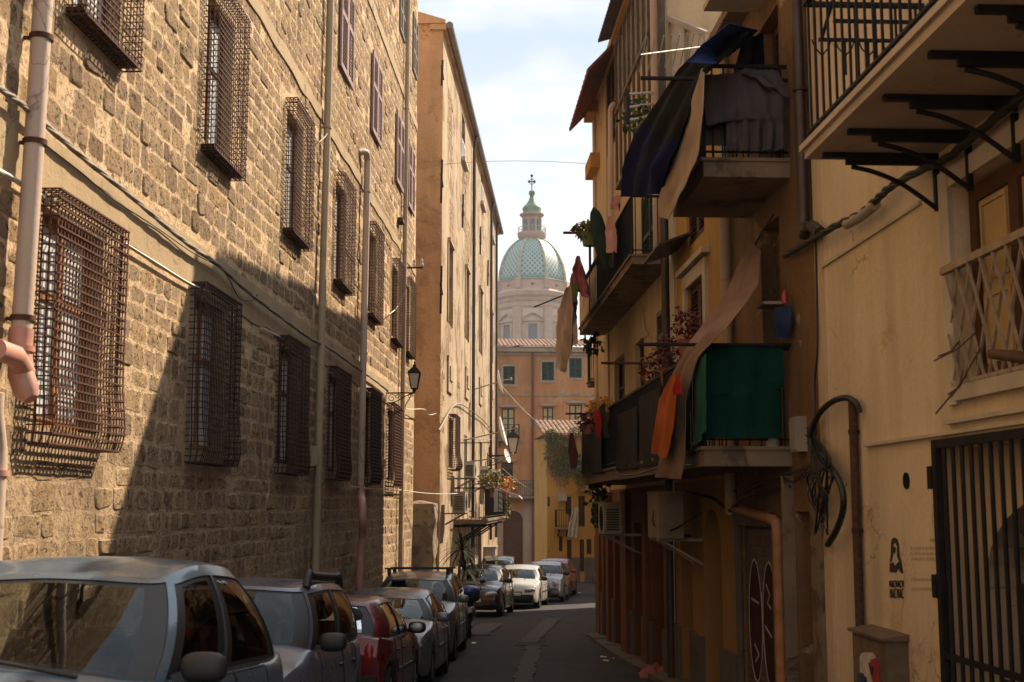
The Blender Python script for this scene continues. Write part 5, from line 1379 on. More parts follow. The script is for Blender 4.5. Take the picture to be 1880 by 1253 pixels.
def balcony(parent, a0, a1, z, out, rail_h, slab_t=.16, near=True, gap=.12, mat=None, rail=True):
    b = part_empty('balcony', RW, (a0 + a1) / 2, z, parent)
    mb = MB(); mb.wbox(RW, a0, a1, z - slab_t, z - .035, -.03, out - .03); mb.wbox(RW, a0 - .02, a1 + .02, z - .035, z, -.03, out); mb.build('slab', mat or M['concrete'], b)
    if rail:
        mb = MB()
        for a in np.arange(a0 + .03, a1, gap): mb.bar(RW.P(a, z, out - .05), RW.P(a, z + rail_h, out - .05), .016)
        for e in (a0 + .03, a1 - .03):
            for o in np.arange(.06, out - .05, gap): mb.bar(RW.P(e, z, o), RW.P(e, z + rail_h, o), .016)
            mb.bar(RW.P(e, z + rail_h, 0), RW.P(e, z + rail_h, out - .04), .035); mb.bar(RW.P(e, z + .07, 0), RW.P(e, z + .07, out - .04), .02)
            mb.bar(RW.P(e, z, out - .05), RW.P(e, z + rail_h, out - .05), .03)
        mb.bar(RW.P(a0, z + rail_h, out - .05), RW.P(a1, z + rail_h, out - .05), .035); mb.bar(RW.P(a0, z + .07, out - .05), RW.P(a1, z + .07, out - .05), .02)
        mb.build('railing', M['iron'], b)
    return b
balcony(RB, 12.45, 14.25, 3.52, .92, .98, .20)
balcony(RB, 12.70, 15.2, .60, .92, 1.0, .20)
box_part(RW, 'roof_slab', M['concrete'], RB, (12.2, 15.25, 5.72, 5.84, 0, .25))
box_part(RW, 'ledge', M['whitetrim'], RB, (12.6, 13.6, 5.55, 5.62, 0, .62))
mb = MB(); a, z = RW.az(1432, 585, .0); mb.wbox(RW, a - .2, a + .15, z + .12, z + .15, 0, .22); mb.wbox(RW, a - .05, a + .02, z + .15, z + .15, 0, .1)
mb.build('shelf', M['pvc_cream'], RB)
# --- yellow strip house
RY = empty('ochre_house', RW.P(17, gz(17)), 'narrow ochre yellow house with white trim and brown shutters between brown and cream houses', 'house')
facade('wall', RW, 15.25, 19.45, .35, 6.2, [(16.85, 18.15, .62, 3.15, .2), (16.85, 18.15, 3.75, 5.6, .2)], M['yellow'], RY, thick=6)
ly = [(16.1, 17.25, -3, -.03, .6), (18.1, 19.0, -3.2, -.4, .35)]
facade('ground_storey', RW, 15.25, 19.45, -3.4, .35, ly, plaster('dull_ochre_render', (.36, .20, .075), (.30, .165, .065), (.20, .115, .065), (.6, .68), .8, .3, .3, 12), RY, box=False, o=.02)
mb = MB(); n = 12; cc, hw = 16.675, .575
for k in range(n):
    t0, t1 = math.pi * k / n, math.pi * (k + 1) / n
    f_ = lambda t: (cc + hw * math.cos(t), -.75 + .72 * math.sin(t) ** .8)
    (x0, z0), (x1, z1) = f_(t0), f_(t1)
    mb.hexa([RW.P(x1, z1, -.56), RW.P(x0, z0, -.56), RW.P(x0, z0, .0165), RW.P(x1, z1, .0165), RW.P(x1, .0, -.56), RW.P(x0, .0, -.56), RW.P(x0, .0, .0165), RW.P(x1, .0, .0165)])
mb.build('arch', bpy.data.materials['dull_ochre_render'], RY)
box_part(RW, 'plinth', M['greybase'], RY, (15.27, 16.1, -3.3, -1.75, .02, .07), (17.25, 18.1, -3.3, -1.75, .02, .07), (19.0, 19.43, -3.4, -1.75, .02, .07))
d_ = MB(); d_.wbox(RW, 16.1, 17.25, -3, -.04, -.57, -.52); d_.wbox(RW, 18.1, 19.0, -3.2, -.4, -.3, -.25); d_.build('door', M['wood_dark'], RY)
w = part_empty('window', RW, 17.5, .62, RY)
louver(RW, 17.5, .62, 3.15, .64, -.04, w, M['brown_sh'], M['brown_sh'], 2, .08, (0, .45, 1), .06)
box_part(RW, 'frame', M['whitetrim'], w, (18.15, 18.35, .62, 3.35, 0, .05), (16.65, 16.85, .62, 3.35, 0, .05), (16.85, 18.15, 3.15, 3.35, 0, .05), (16.5, 18.5, 3.38, 3.46, 0, .12))
louver(RW, 17.5, 3.77, 5.58, .64, -.04, RY, M['brown_sh'], M['brown_sh'], 2, .08, (0, .45, 1), .06)
box_part(RW, 'pilaster', M['whitetrim'], RY, (19.0, 19.4, .35, 6.1, 0, .05), (15.3, 15.62, .35, 6.1, 0, .05))
pipe(RW, [(19.5, 10, .1), (19.5, 3, .1), (19.48, .7, .1), (19.48, -2.6, .1)], .065, M['metal_dark'], RY)
balcony(RY, 15.3, 19.4, .60, .92, 1.0, .20)
mb = MB(); mb.hexa([RW.P(17.7, 3.9, 0), RW.P(19.2, 3.9, 0), RW.P(19.2, 3.72, .5), RW.P(17.7, 3.72, .5), RW.P(17.7, 3.93, 0), RW.P(19.2, 3.93, 0), RW.P(19.2, 3.75, .5), RW.P(17.7, 3.75, .5)]); mb.build('awning', M['metal_dark'], RY)
mb = MB(); mb.hexa([RW.P(16.4, 6.2, -.06), RW.P(19.3, 6.2, -.06), RW.P(19.3, 6.2, -.02), RW.P(16.4, 6.2, -.02), RW.P(16.4, 6.35, -.06), RW.P(19.3, 7.75, -.06), RW.P(19.3, 7.75, -.02), RW.P(16.4, 6.35, -.02)]); mb.build('veranda_sheet', plain('translucent_grey_sheet', (.34, .34, .33), .4, .25, 3), RY)
mb = MB()
for a in (16.4, 17.9, 19.28): mb.wbox(RW, a, a + .06, 6.2, 6.37 + (a - 16.4) * .483, -.02, .03)
mb.bar(RW.P(16.4, 6.38, 0), RW.P(19.34, 7.79, 0), .06, .08); mb.build('veranda_frame', M['ac_grey'], RY)
# --- long cream house
RC = empty('long_cream_house', RW.P(25, gz(25)), 'long cream house with hanging laundry and two rows of balconies, farthest on the right', 'house')
def rq(u0, v0, u1, v1):
    a0 = RW.az(u0, (v0 + v1) / 2)[0]; a1 = RW.az(u1, (v0 + v1) / 2)[0]; um = (u0 + u1) / 2
    return (min(a0, a1), max(a0, a1), RW.az(um, v1)[1], RW.az(um, v0)[1])
C1 = rq(1205, 565, 1229, 665); C2 = rq(1166, 625, 1183, 720); C3 = rq(1128, 655, 1147, 745)
C4 = rq(1114, 115, 1131, 275); C5 = (20.6, 22.6, 4.0, 5.6); C6 = (23.6, 25.0, 4.0, 5.7)
ch = [(*q, .2) for q in (C1, C2, C3, C4, C5, C6)]
facade('wall', RW, 19.55, 30.1, .35, 9.75, ch, M['cream2'], RC, thick=6)
lc = [(20.6, 21.8, -3.2, -.5, .3), (22.9, 23.9, -3.3, -.3, .3), (25.6, 26.8, -3.3, -.6, .3), (28.0, 28.9, -3.4, -.4, .3)]
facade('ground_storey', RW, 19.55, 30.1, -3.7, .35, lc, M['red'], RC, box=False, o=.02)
mb = MB(); mb.quad(RW.P(30.1, -3.7, .02), RW.P(30.1, -3.7, -6), RW.P(30.1, .35, -6), RW.P(30.1, .35, .02)); mb.build('end_wall', M['red'], RC)
edges = [19.6] + [x for q in lc for x in q[:2]] + [30.05]
box_part(RW, 'plinth', M['greybase'], RC, *[(edges[i], edges[i + 1], -3.7, gz(25) + .95, .02, .06) for i in range(0, len(edges), 2)])
for q in lc:
    d_ = MB(); d_.wbox(RW, q[0], q[1], q[2], q[3], -.22, -.18); d_.wbox(RW, (q[0] + q[1]) / 2 - .02, (q[0] + q[1]) / 2 + .02, q[2], q[3], -.18, -.165); d_.build('door', M['wood_dark'] if q[0] < 25 else bpy.data.materials['dark_red_door'], RC)
box_part(RW, 'pilaster', M['red'], RC, (22.0, 22.4, -3.6, .3, .02, .10), (24.4, 25.2, -3.6, .3, .02, .12), (27.2, 27.6, -3.6, .3, .02, .12), (29.3, 30.05, -3.6, .3, .02, .08))
for q, m_ in ((C1, 'grey_sh'), (C4, 'brown_sh'), (C5, 'teal_sh'), (C6, 'grey_sh')):
    w = part_empty('window', RW, (q[0] + q[1]) / 2, q[2], RC); louver(RW, (q[0] + q[1]) / 2, q[2], q[3], (q[1] - q[0]) / 2, .0, w, M[m_], M[m_], 2, .07, (0, .5, 1), .06)
for q in (C2, C3):
    w = part_empty('window', RW, (q[0] + q[1]) / 2, q[2], RC); casement(RW, (q[0] + q[1]) / 2, q[2], q[3], (q[1] - q[0]) / 2, -.1, w, M['wood_dark'], M['glass'], 1, (.4,))
box_part(RW, 'pilaster', M['cream2'], RC, (29.7, 30.12, .3, 9.7, -.02, .05), (27.5, 27.8, .3, 9.7, 0, .04))
b = balcony(RC, 19.62, 28.0, 3.98, .64, .95, .16)
box_part(RW, 'parapet_panel', M['cream2'], b, (24.6, 27.8, 4.02, 4.75, .60, .63))
balcony(RC, 19.65, 25.2, .62, .90, 1.0, .20)
small = balcony(RC, 30.14, 30.6, 3.0, .2, 1.0, .12)
box_part(RW, 'cornice', M['yellow'], RC, (29.0, 30.25, 8.0, 8.35, 0, .22), (29.3, 30.2, 9.45, 9.74, 0, .25), (19.55, 30.1, 9.75, 9.9, -6, .15))
# rusty tiled canopy and corrugated canopy near the roof
mb = MB()
for i in range(26):
    a0 = lerp(25.6, 30.0, i / 26); a1 = lerp(25.6, 30.0, (i + 1) / 26)
    mb.hexa([RW.P(a0, 9.75, .05), RW.P(a1, 9.75, .05), RW.P(a1, 9.15, .62), RW.P(a0, 9.15, .62), RW.P(a0, 9.82 + .03 * (i % 2), .05), RW.P(a1, 9.82 + .03 * (i % 2), .05), RW.P(a1, 9.2 + .03 * (i % 2), .64), RW.P(a0, 9.2 + .03 * (i % 2), .64)])
mb.build('tiled_canopy', plain('rust_red_tiles', (.22, .065, .04), .85, .4, 6), RC)
mb = MB(); rows = []
for o in np.linspace(0, .42, 4): rows.append([RW.P(lerp(20.0, 25.6, i / 60), 9.93 - .3 * o + .03 * (1 if i % 2 else -1), o) for i in range(61)])
mb.sheet(rows, .012); mb.build('corrugated_canopy', plain('grey_corrugated_sheet', (.13, .11, .10), .6, .3, 5), RC)
# glazed loggia under it
lg = part_empty('loggia', RW, 23, 7, RC)
mb = MB()
for a in np.linspace(20.9, 25.3, 8): mb.wbox(RW, a, a + .07, 6.5, 9.62, .0, .10)
for z in (6.5, 8.1, 9.58): mb.wbox(RW, 20.9, 25.37, z, z + .07, 0.0, .11)
mb.build('frame', plain('brown_metal_frame', (.12, .085, .06), .6, .3), lg)
mb = MB(); mb.wbox(RW, 20.93, 25.3, 8.15, 9.6, .03, .05); mb.build('pane', plain('grey_window_pane', (.30, .29, .27), .15, .2, 2), lg)
mb = MB(); mb.wbox(RW, 20.93, 25.3, 6.55, 8.1, .03, .05); mb.build('panel', M['cream2'], lg)
pipe(RW, [(20.3, 10, .08), (20.3, 6, .08), (20.35, 4.2, .08)], .07, M['pvc'], RC)
pipe(RW, [(26.0, 8.55, .02), (26.0, 8.45, .1), (26.1, 8, .1), (26.3, 5.2, .1), (26.3, 4.2, .1)], .06, M['pvc'], RC)
# unseen blocks added beyond the street front to cast its shadows
mb = MB(); mb.hexa([(2.95, 30.3, -3.6), (9, 30.3, -3.6), (9, 34.8, -3.6), (2.95, 34.8, -3.6), (2.95, 30.3, 9.8), (9, 30.3, 9.8), (9, 34.8, 9.8), (2.95, 34.8, 9.8)]); mb.build('tall_shade_caster', M['cream2'], RC)  # added out of view; its far edge ends the shadow on the stone wall
mb = MB(); mb.hexa([(4.3, 34.82, -3.6), (9, 34.82, -3.6), (9, 44.6, -3.6), (4.3, 44.6, -3.6), (4.3, 34.82, 3.7), (9, 34.82, 3.7), (9, 44.6, 3.7), (4.3, 44.6, 3.7)]); mb.build('low_shade_caster', M['red'], RC)  # added out of view to shade the road short of the sunlit strip
mb = MB(); mb.hexa([(6.2, 50.6, -4.3), (6.9, 50.6, -4.3), (6.9, 70.5, -4.3), (6.2, 70.5, -4.3), (6.2, 50.6, 5.5), (6.9, 50.6, 5.5), (6.9, 70.5, 5.5), (6.2, 70.5, 5.5)]); mb.build('far_shade_caster', M['yellow2'], YB)  # thin unseen slab added to shade the road past the sunlit strip
# air conditioners on the ground storey
a = RW.az(1232, 945, .3)[0]
ac_unit(RW, 17.3 + .35, RW.az(1232, 990, .5)[1], .95, .62, .34, .30, 'large dull air conditioner on brackets beside the pointed arch', plain('grimy_casing', (.25, .20, .15), .7, .25, 4), fan=False)
mb = MB(); a_, z_ = 17.65, RW.az(1232, 990, .5)[1]; mb.wbox(RW, a_ - .40, a_ + .40, z_ + .08, z_ + .54, .60, .608); mb.wbox(RW, a_ - .05, a_ + .12, z_ + .36, z_ + .48, .608, .615)
mb.build('front_panel', bpy.data.materials['grimy_casing'], bpy.data.objects[[o.name for o in bpy.data.objects if o.name.startswith('air_conditioner')][-1]])
wire('cable', [RW.P(17.6, z_ + .42, .62), RW.P(17.5, z_ + .2, .66), RW.P(17.2, z_ + .1, .5), RW.P(16.9, z_ + .35, .1)], .012, M['cable_black'], 'loose black cable hanging across the large dull air conditioner')
ac_unit(RW, 23.4, RW.az(1112, 978, .5)[1], .85, .55, .32, .38, 'smaller air conditioner under the far end of the long balcony', M['ac_grey'])
# --- things hung on the balconies
C_ = {}
def cm(name, c, c2=None):
    if name not in C_: C_[name] = fabric(name, c, c2)
    return C_[name]
def hang(name, left, right, mat, label, cat='laundry', group=None, nu=18, nv=20, folds=3, amp=.03, axis=None, seed=0, top=.3, th=.008, mfun=None):
    """left/right: lists of (u, v, stand-off) measured on the photograph, carried to their real stand-off from the wall"""
    l = [RW.px(u, v, o) for u, v, o in left]; r = [RW.px(u, v, o) for u, v, o in right]
    mb = MB(); rows = drape(l, r, nu, nv, folds, amp, axis or RW.n, seed, top)
    mb.sheet(rows, th)
    if mfun: mb.m = [mfun(sum((mb.v[i] for i in f), Vector()) / len(f)) for f in mb.f]
    return tag(mb.build(name, mat, smooth=80), label, cat, group)
def end_hang(name, a, o0, o1, z0, z1, mat, label, cat='laundry', folds=4, amp=.03, seed=0, bot=None, top=.3, nu=22, nv=18, th=.008):
    mb = MB(); l = [RW.P(a, z1, o0), RW.P(a - .03, lerp(z1, z0, .5), o0 - .01), RW.P(a, z0 if bot is None else bot, o0)]; r = [RW.P(a, z1 + .0, o1), RW.P(a - .02, lerp(z1, z0, .5), o1), RW.P(a, z0, o1)]
    mb.sheet(drape(l, r, nu, nv, folds, amp, RW.d, seed, top), th)
    return tag(mb.build(name, mat, smooth=80), label, cat)
def pole(a, z, o0, o1, label, r=.016, da=0.0, dz=0.0, name='laundry_pole', mat=None):
    mb = MB(); mb.tube([RW.P(a, z, o0), RW.P(a + da, z + dz, o1)], r, 6); return tag(mb.build(name, mat or M['iron'], smooth=60), label, 'pole', None)
zp = RW.az(1300, 122, .9)[1]
pole(12.45, zp, .0, 1.52, 'dark pole jutting out above the grey blanket on the upper brown balcony', .022)
# grey blanket over the near end
mb = MB(); zb = RW.az(1437, 288, 0)[1]
zt_ = zp + .02
mb.sheet(drape([RW.P(12.40, zt_, .90), RW.P(12.36, zt_ - .55, .86), RW.P(12.38, zb + .3, .66), RW.P(12.40, zb - .03, .66)], [RW.P(12.40, zt_ + .06, .12), RW.P(12.34, zt_ - .2, .0), RW.P(12.34, zb + .4, .03), RW.P(12.38, zb - .03, .07)], 30, 26, 5, .035, RW.d, 3, .35), .01)
tag(mb.build('grey_blanket', cm('grey_mauve_blanket', (.105, .085, .085)), smooth=80), 'grey mauve blanket hung in folds over the end of the upper brown balcony', 'blanket')
mb = MB(); mb.sheet(drape([RW.P(12.42, zt_ + .04, .55), RW.P(12.3, zt_ - .05, .4)], [RW.P(12.55, zt_ + .16, .30), RW.P(12.28, zt_ - .28, .02)], 14, 10, 2, .02, UP, 8), .02)
tag(mb.build('folded_cloth', C_['grey_mauve_blanket'], smooth=80), 'folded dark cloth bunched over the pole atop the grey blanket', 'laundry')
mb = MB(); mb.sheet(drape([RW.P(12.52, zt_, .9), RW.P(12.52, zb + .05, .9)], [RW.P(12.52, zt_ - .05, .5), RW.P(12.52, zb + .05, .45)], 10, 10, 3, .015, RW.d, 4), .006)
tag(mb.build('brown_cloth', cm('brown_cloth', (.10, .07, .05)), smooth=80), 'brown cloth with an orange band tucked behind the grey blanket', 'laundry')
hang('beige_curtain', [(1289, 126, 1.02), (1258, 215, 1.05), (1228, 300, 1.08), (1209, 372, 1.08), (1210, 398, 1.06)], [(1293, 138, 1.02), (1292, 220, 1.04), (1284, 290, 1.05), (1266, 335, 1.05), (1232, 404, 1.06)], cm('pale_beige_canvas', (.40, .30, .22)), 'pale beige canvas hanging outward from the upper brown balcony', 'curtain', folds=1.2, amp=.025, seed=2)
def tarp_m(c):
    return 1 if c.z < tz else 0
tz = RW.az(1180, 268, 1.15)[1]
mb = MB()
rows = drape([RW.px(u, v, o) for u, v, o in ((1322, 55, .75), (1250, 125, 1.0), (1205, 195, 1.1), (1168, 250, 1.15), (1150, 300, 1.15), (1147, 362, 1.15))], [RW.px(u, v, o) for u, v, o in ((1375, 60, .5), (1330, 108, .8), (1292, 140, .95), (1262, 215, 1.1), (1232, 290, 1.15), (1205, 356, 1.15))], 26, 26, 2.2, .05, RW.n, 12, .15)
mb.sheet(rows, .008); mb.m = [1 if q_ < 2 * 625 and (q_ % 625) // 25 + 1.5 * math.sin((q_ % 25) * .6) > 14.5 and not 11 < (q_ % 25) + .5 * ((q_ % 625) // 25 - 16) < 14 else 0 for q_ in range(len(mb.f))]
tag(mb.build('tarpaulin', [cm('dark_green_tarp', (.011, .013, .008)), cm('deep_blue_tarp', (.007, .009, .048))], smooth=80), 'dark green and blue tarpaulin slung as a screen beside the upper brown balcony', 'tarpaulin')
hang('blue_tarpaulin', [(1338, 42, .8), (1300, 72, .95), (1256, 115, 1.1)], [(1392, 55, .3), (1350, 95, .5), (1310, 118, .9)], cm('bright_blue_tarp', (.03, .06, .20)), 'bright blue tarpaulin roof strip above the pole on the brown house', 'tarpaulin', folds=1, amp=.03, seed=5)
hang('opening_shade_sheet', [(1360, 75, .35), (1350, 110, .4), (1345, 160, .5)], [(1400, 60, .05), (1398, 110, .05), (1392, 150, .08)], cm('black_opening_shade', (.015, .014, .017)), 'black sheet standing for the shade in the opening behind the blue tarpaulin', 'curtain', folds=2, amp=.03, seed=6)  # black sheet put in as the shade of the opening
# long beige curtain swept over the lower pole
hang('long_curtain', [(1381, 448, .12), (1335, 545, .45), (1268, 632, .98), (1240, 690, 1.08), (1226, 780, 1.10), (1210, 876, 1.10)], [(1396, 462, .10), (1393, 520, .3), (1335, 597, .75), (1278, 652, 1.0), (1256, 730, 1.06), (1254, 800, 1.08), (1245, 880, 1.08)], cm('rosy_beige_cloth', (.28, .175, .12)), 'long rosy beige curtain swept from the doorway over the pole of the green draped balcony', 'curtain', folds=1.6, amp=.04, nu=24, nv=34, seed=4, top=.5)
z1p = 1.62
pole(12.62, z1p, -.0, 1.55, 'dark pole above the green sheet, carrying the long beige curtain', .02)
end_hang('green_sheet', 12.66, .88, .10, .68, 1.60, cm('deep_green_cloth', (.009, .048, .037)), 'large deep green sheet tied across the near end of the lower balcony', 'sheet', 3, .022, 7, nu=26, nv=22)
end_hang('green_sheet_flap', 12.64, .90, .08, 1.18, 1.62, C_['deep_green_cloth'], 'doubled upper flap of the deep green sheet along its top edge', 'sheet', 2.5, .02, 9, bot=1.10)
hang('teal_sheet', [(1297, 650, .94), (1296, 730, .95), (1297, 792, .94)], [(1272, 668, .95), (1274, 740, .96), (1270, 828, .95)], cm('lighter_green_cloth', (.03, .115, .08)), 'lighter green sheet round the corner from the deep green one, on the street side', 'sheet', folds=1.5, amp=.02, seed=3)
hang('teal_sheet', [(1268, 690, .94), (1268, 750, .95), (1266, 826, .94)], [(1256, 700, .95), (1257, 760, .96), (1256, 828, .95)], C_['deep_green_cloth'], 'narrow dark green strip of sheet beside the long beige curtain', 'sheet', folds=1, amp=.015, seed=8)
hang('orange_towel', [(1232, 690, 1.2), (1212, 735, 1.2), (1205, 790, 1.2), (1198, 832, 1.2)], [(1243, 688, 1.2), (1240, 740, 1.2), (1234, 790, 1.2), (1222, 842, 1.2)], cm('orange_towelling', (.46, .115, .03)), 'bright orange towel hanging beside the long beige curtain', 'towel', folds=1.3, amp=.02, seed=9)
hang('red_cloth', [(1244, 683, 1.25), (1238, 715, 1.25), (1237, 725, 1.25)], [(1246, 684, 1.25), (1251, 708, 1.25), (1253, 724, 1.25)], cm('bright_red_cloth', (.36, .02, .02)), 'small bright red cloth pegged between orange towel and long curtain', 'laundry', folds=1, amp=.015, seed=10, nu=8, nv=8)
hang('blue_cloth', [(1424, 566, .16), (1423, 592, .18), (1425, 618, .16)], [(1453, 562, .04), (1455, 595, .05), (1450, 622, .05)], cm('blue_denim', (.03, .05, .115)), 'blue cloth hung under the shelf on the brown wall', 'laundry', folds=2, amp=.012, seed=11, nu=12, nv=10)
mb = MB(); a, z = RW.az(1440, 562, .1); mb.lathe(RW.P(a - .02, z + .02, .1), [(.03, 0), (.032, .09), (.012, .12), (.012, .14)], 10); tag(mb.build('red_bottle', plain('red_plastic', (.36, .03, .03), .4, .1), smooth=40), 'small red bottle standing on the shelf above the blue cloth', 'bottle')
mb = MB(); mb.lathe(RW.P(12.78, .60, .18), [(.07, 0), (.10, .17), (.11, .18), (.09, .18)], 12); tag(mb.build('plant_pot', M['ac_grey'], smooth=40), 'small pale pot at the wall end of the green draped balcony', 'pot')
mb = MB(); a, z = RW.az(1475, 800, .0); mb.wbox(RW, a - .13, a + .13, z - .16, z + .18, 0, .1); mb.wbox(RW, a - .11, a + .11, z - .14, z + .16, .1, .11); tag(mb.build('meter_box', M['ac_grey']), 'grey meter box on the brown wall beside the black cable tangle', 'meter box')
for k, (u0, u1, v0, v1, lab) in enumerate(((1210, 1172, 712, 852, 'dark grey screen tied along the lower balcony next to the orange towel'), (1170, 1132, 745, 858, 'dark grey balcony screen in the middle of the long lower balcony'), (1104, 1068, 782, 866, 'dark grey screen at the far end of the long lower balcony'))):
    hang('balcony_screen', [(u0, v0, .93), (u0, v1, .93)], [(u1, v0 + 18, .93), (u1, v1 + 5, .93)], cm('dark_grey_screen', (.050, .042, .038)), lab, 'screen', 'screens on the lower right balconies', folds=2, amp=.015, seed=k, nu=12, nv=8)
hang('hanging_rag', [(1048, 795, 1.15), (1044, 830, 1.15), (1050, 862, 1.15)], [(1053, 795, 1.15), (1062, 830, 1.15), (1060, 858, 1.15)], cm('dark_maroon_cloth', (.085, .018, .022)), 'dark maroon cloth hanging past the far end of the lower balcony before the ivy', 'laundry', folds=1, amp=.02, seed=3, nu=10, nv=12)
hang('black_shirt', [(1098, 752, 1.1), (1100, 780, 1.1), (1106, 806, 1.1)], [(1110, 740, 1.1), (1115, 775, 1.1), (1121, 803, 1.1)], cm('black_cotton', (.03, .028, .03)), 'black shirt hanging from the middle laundry pole of the long house', 'laundry', folds=1.5, amp=.02, seed=5, nu=12, nv=12)
hang('red_shirt', [(1087, 758, 1.15), (1092, 772, 1.15), (1095, 800, 1.15)], [(1100, 752, 1.15), (1103, 775, 1.15), (1103, 805, 1.15)], C_['bright_red_cloth'], 'bright red shirt behind the black shirt on the middle laundry pole', 'laundry', folds=1, amp=.02, seed=6, nu=10, nv=10)
pole(22.2, 1.62, .0, 1.45, 'low laundry pole of the long cream house, holding black and red shirts')
pole(17.6, 2.0, .0, 1.35, 'rusty laundry pole by the red leaved plants of the ochre house', .02, mat=M['rust'])
# upper laundry of the long house
pole(27.3, RW.az(1066, 500, .8)[1], .45, 1.62, 'thin laundry pole at the far end of the upper balcony, carrying the maroon cloth', .016, da=1.0, dz=-.35)
hang('maroon_towel', [(1062, 470, 1.0), (1052, 505, 1.0), (1047, 520, 1.0), (1046, 528, 1.0)], [(1064, 471, 1.0), (1076, 510, .95), (1086, 545, .95), (1090, 556, .95)], cm('maroon_towelling', (.15, .022, .038), (.24, .09, .10)), 'maroon towel draped to a point over the far pole of the upper balcony', 'towel', folds=2, amp=.05, seed=1, nu=18, nv=16)
hang('olive_cloth', [(1046, 522, 1.03), (1044, 560, 1.03)], [(1061, 518, 1.03), (1062, 560, 1.03)], cm('olive_green_cloth', (.10, .115, .035)), 'olive green cloth showing under the maroon towel', 'laundry', folds=1, amp=.03, seed=2, nu=8, nv=8)
hang('dark_red_cloth', [(1052, 555, 1.05), (1051, 588, 1.05)], [(1061, 555, 1.05), (1060, 586, 1.05)], C_['dark_maroon_cloth'], 'dark red cloth tail below the olive cloth', 'laundry', folds=1, amp=.02, seed=3, nu=8, nv=8)
hang('spotted_cloth', [(1042, 528, 1.25), (1026, 575, 1.2), (1024, 640, 1.2), (1026, 675, 1.2)], [(1048, 524, 1.2), (1052, 570, 1.15), (1047, 640, 1.15), (1034, 684, 1.15)], cm('pale_spotted_cloth', (.52, .40, .33)), 'long pale spotted cloth hanging low at the far end of the upper balcony', 'laundry', folds=1.6, amp=.05, seed=4, nu=16, nv=24)
hang('pale_shirt', [(1040, 560, 1.1), (1046, 600, 1.1), (1046, 640, 1.1)], [(1052, 560, 1.08), (1060, 600, 1.08), (1058, 632, 1.08)], C_['pale_spotted_cloth'], 'pale shirt hanging behind the long spotted cloth', 'laundry', folds=1, amp=.04, seed=5, nu=12, nv=14)
# folded green parasol leaning outward
mb = MB(); p0 = rp(1090, 382, .85); p1 = rp(1116, 497, .72)
path = [p0.lerp(p1, t) for t in np.linspace(0, 1, 12)]; mb.tube(path, [.02, .09, .12, .13, .14, .145, .15, .15, .14, .12, .07, .02], 10)
tag(mb.build('folded_parasol', cm('bottle_green_canvas', (.022, .034, .022)), smooth=70), 'furled bottle green parasol leaning over the upper balcony railing', 'parasol')
hang('pink_shirt', [(1118, 398, .75), (1113, 425, .75), (1118, 465, .75)], [(1128, 396, .72), (1134, 425, .72), (1134, 464, .72)], cm('pale_pink_cotton', (.50, .28, .25)), 'pale pink shirt hung on the upper balcony beside the green parasol', 'laundry', folds=1, amp=.03, seed=7, nu=12, nv=12)
hang('pink_blouse', [(1126, 362, .75), (1122, 384, .75)], [(1142, 358, .7), (1138, 388, .7)], C_['pale_pink_cotton'], 'small pink top hung high above the pink shirt', 'laundry', folds=2, amp=.03, seed=8, nu=10, nv=8)
hang('black_trousers', [(1119, 462, .72), (1120, 492, .72)], [(1130, 462, .72), (1128, 492, .72)], C_['black_cotton'], 'black trousers hanging below the pink shirt', 'laundry', folds=1, amp=.02, seed=9, nu=8, nv=8)
pole(26.5, RW.az(1120, 358, .5)[1], .0, 1.1, 'dark pole high on the long cream house above the furled parasol', .03)
def pot_plant(name, base, pr, ph, fol, size, n, lsize, lm, label, seed, pm=None, droop=.2):
    rt = empty(name, base, label, 'plant')
    p = MB(); p.lathe(base, [(pr * .7, 0), (pr, ph), (pr * 1.08, ph), (pr * .9, ph)], 12); p.build('pot', pm or M['terracotta'], rt, smooth=40)
    f = MB(); leaves(f, Vector(base) + Vector(fol), size, n, lsize, random.Random(seed), droop=droop); f.build('foliage', M[lm], rt); return rt
pot_plant('hanging_plant', tuple(rp(1083, 452, .62)), .20, .30, (-.02, 0, .38), (.32, .32, .2), 150, .16, 'leaf_dry', 'green pot with a spiky plant on the far post of the upper balcony', 2, plain('green_pot', (.12, .16, .05), .6, .2), .5)
mb = MB(); p = rp(1083, 452, .62); mb.tube([p, Vector((p.x, p.y, 3.98))], .03, 6); tag(mb.build('iron_post', M['iron']), 'thin iron post carrying the green pot at the far end of the upper balcony', 'post')
for k, (u, v, o, lab, ru, n) in enumerate(((1262, 615, .75, 'dark red leaved plant reaching above the pole of the lower balcony', .17, 150), (1228, 668, .95, 'bushy dark red plant above the orange towel', .20, 200), (1200, 690, .8, 'red and green plant trailing behind the dark balcony screen', .2, 150))):
    pot_plant('red_plant', tuple(RW.px(u, v + 40, o - .15)), .12, .2, (0, 0, .38), (ru, ru, .26), int(n * 1.5), .07, 'leaf_red', lab, k)
pot_plant('flower_box', tuple(RW.P(20.6, 1.35, .98)), .12, .18, (0, .3, .3), (.25, .7, .18), 260, .09, 'leaf_orange', 'yellow and orange flowers along the railing of the long house', 6)
pot_plant('flower_box', tuple(RW.P(22.8, 1.3, .98)), .12, .18, (0, .2, .25), (.22, .5, .2), 200, .09, 'leaf_red', 'red flowers on the railing near the black shirt', 7)
rt = empty('trailing_plant', rp(1100, 630, .3), 'dark green plant trailing below the far end of the upper balcony', 'plant')
f = MB(); leaves(f, rp(1088, 628, .4), (.22, .3, .3), 90, .16, random.Random(5), droop=.6); f.build('foliage', M['leaf'], rt)
rt = empty('trailing_plant', rp(1118, 930, .4), 'creeper trailing under the far end of the lower balcony over the small air conditioner', 'plant')
f = MB(); leaves(f, rp(1098, 905, .6), (.2, .5, .7), 200, .14, random.Random(15), droop=.6); f.build('foliage', M['leaf'], rt)
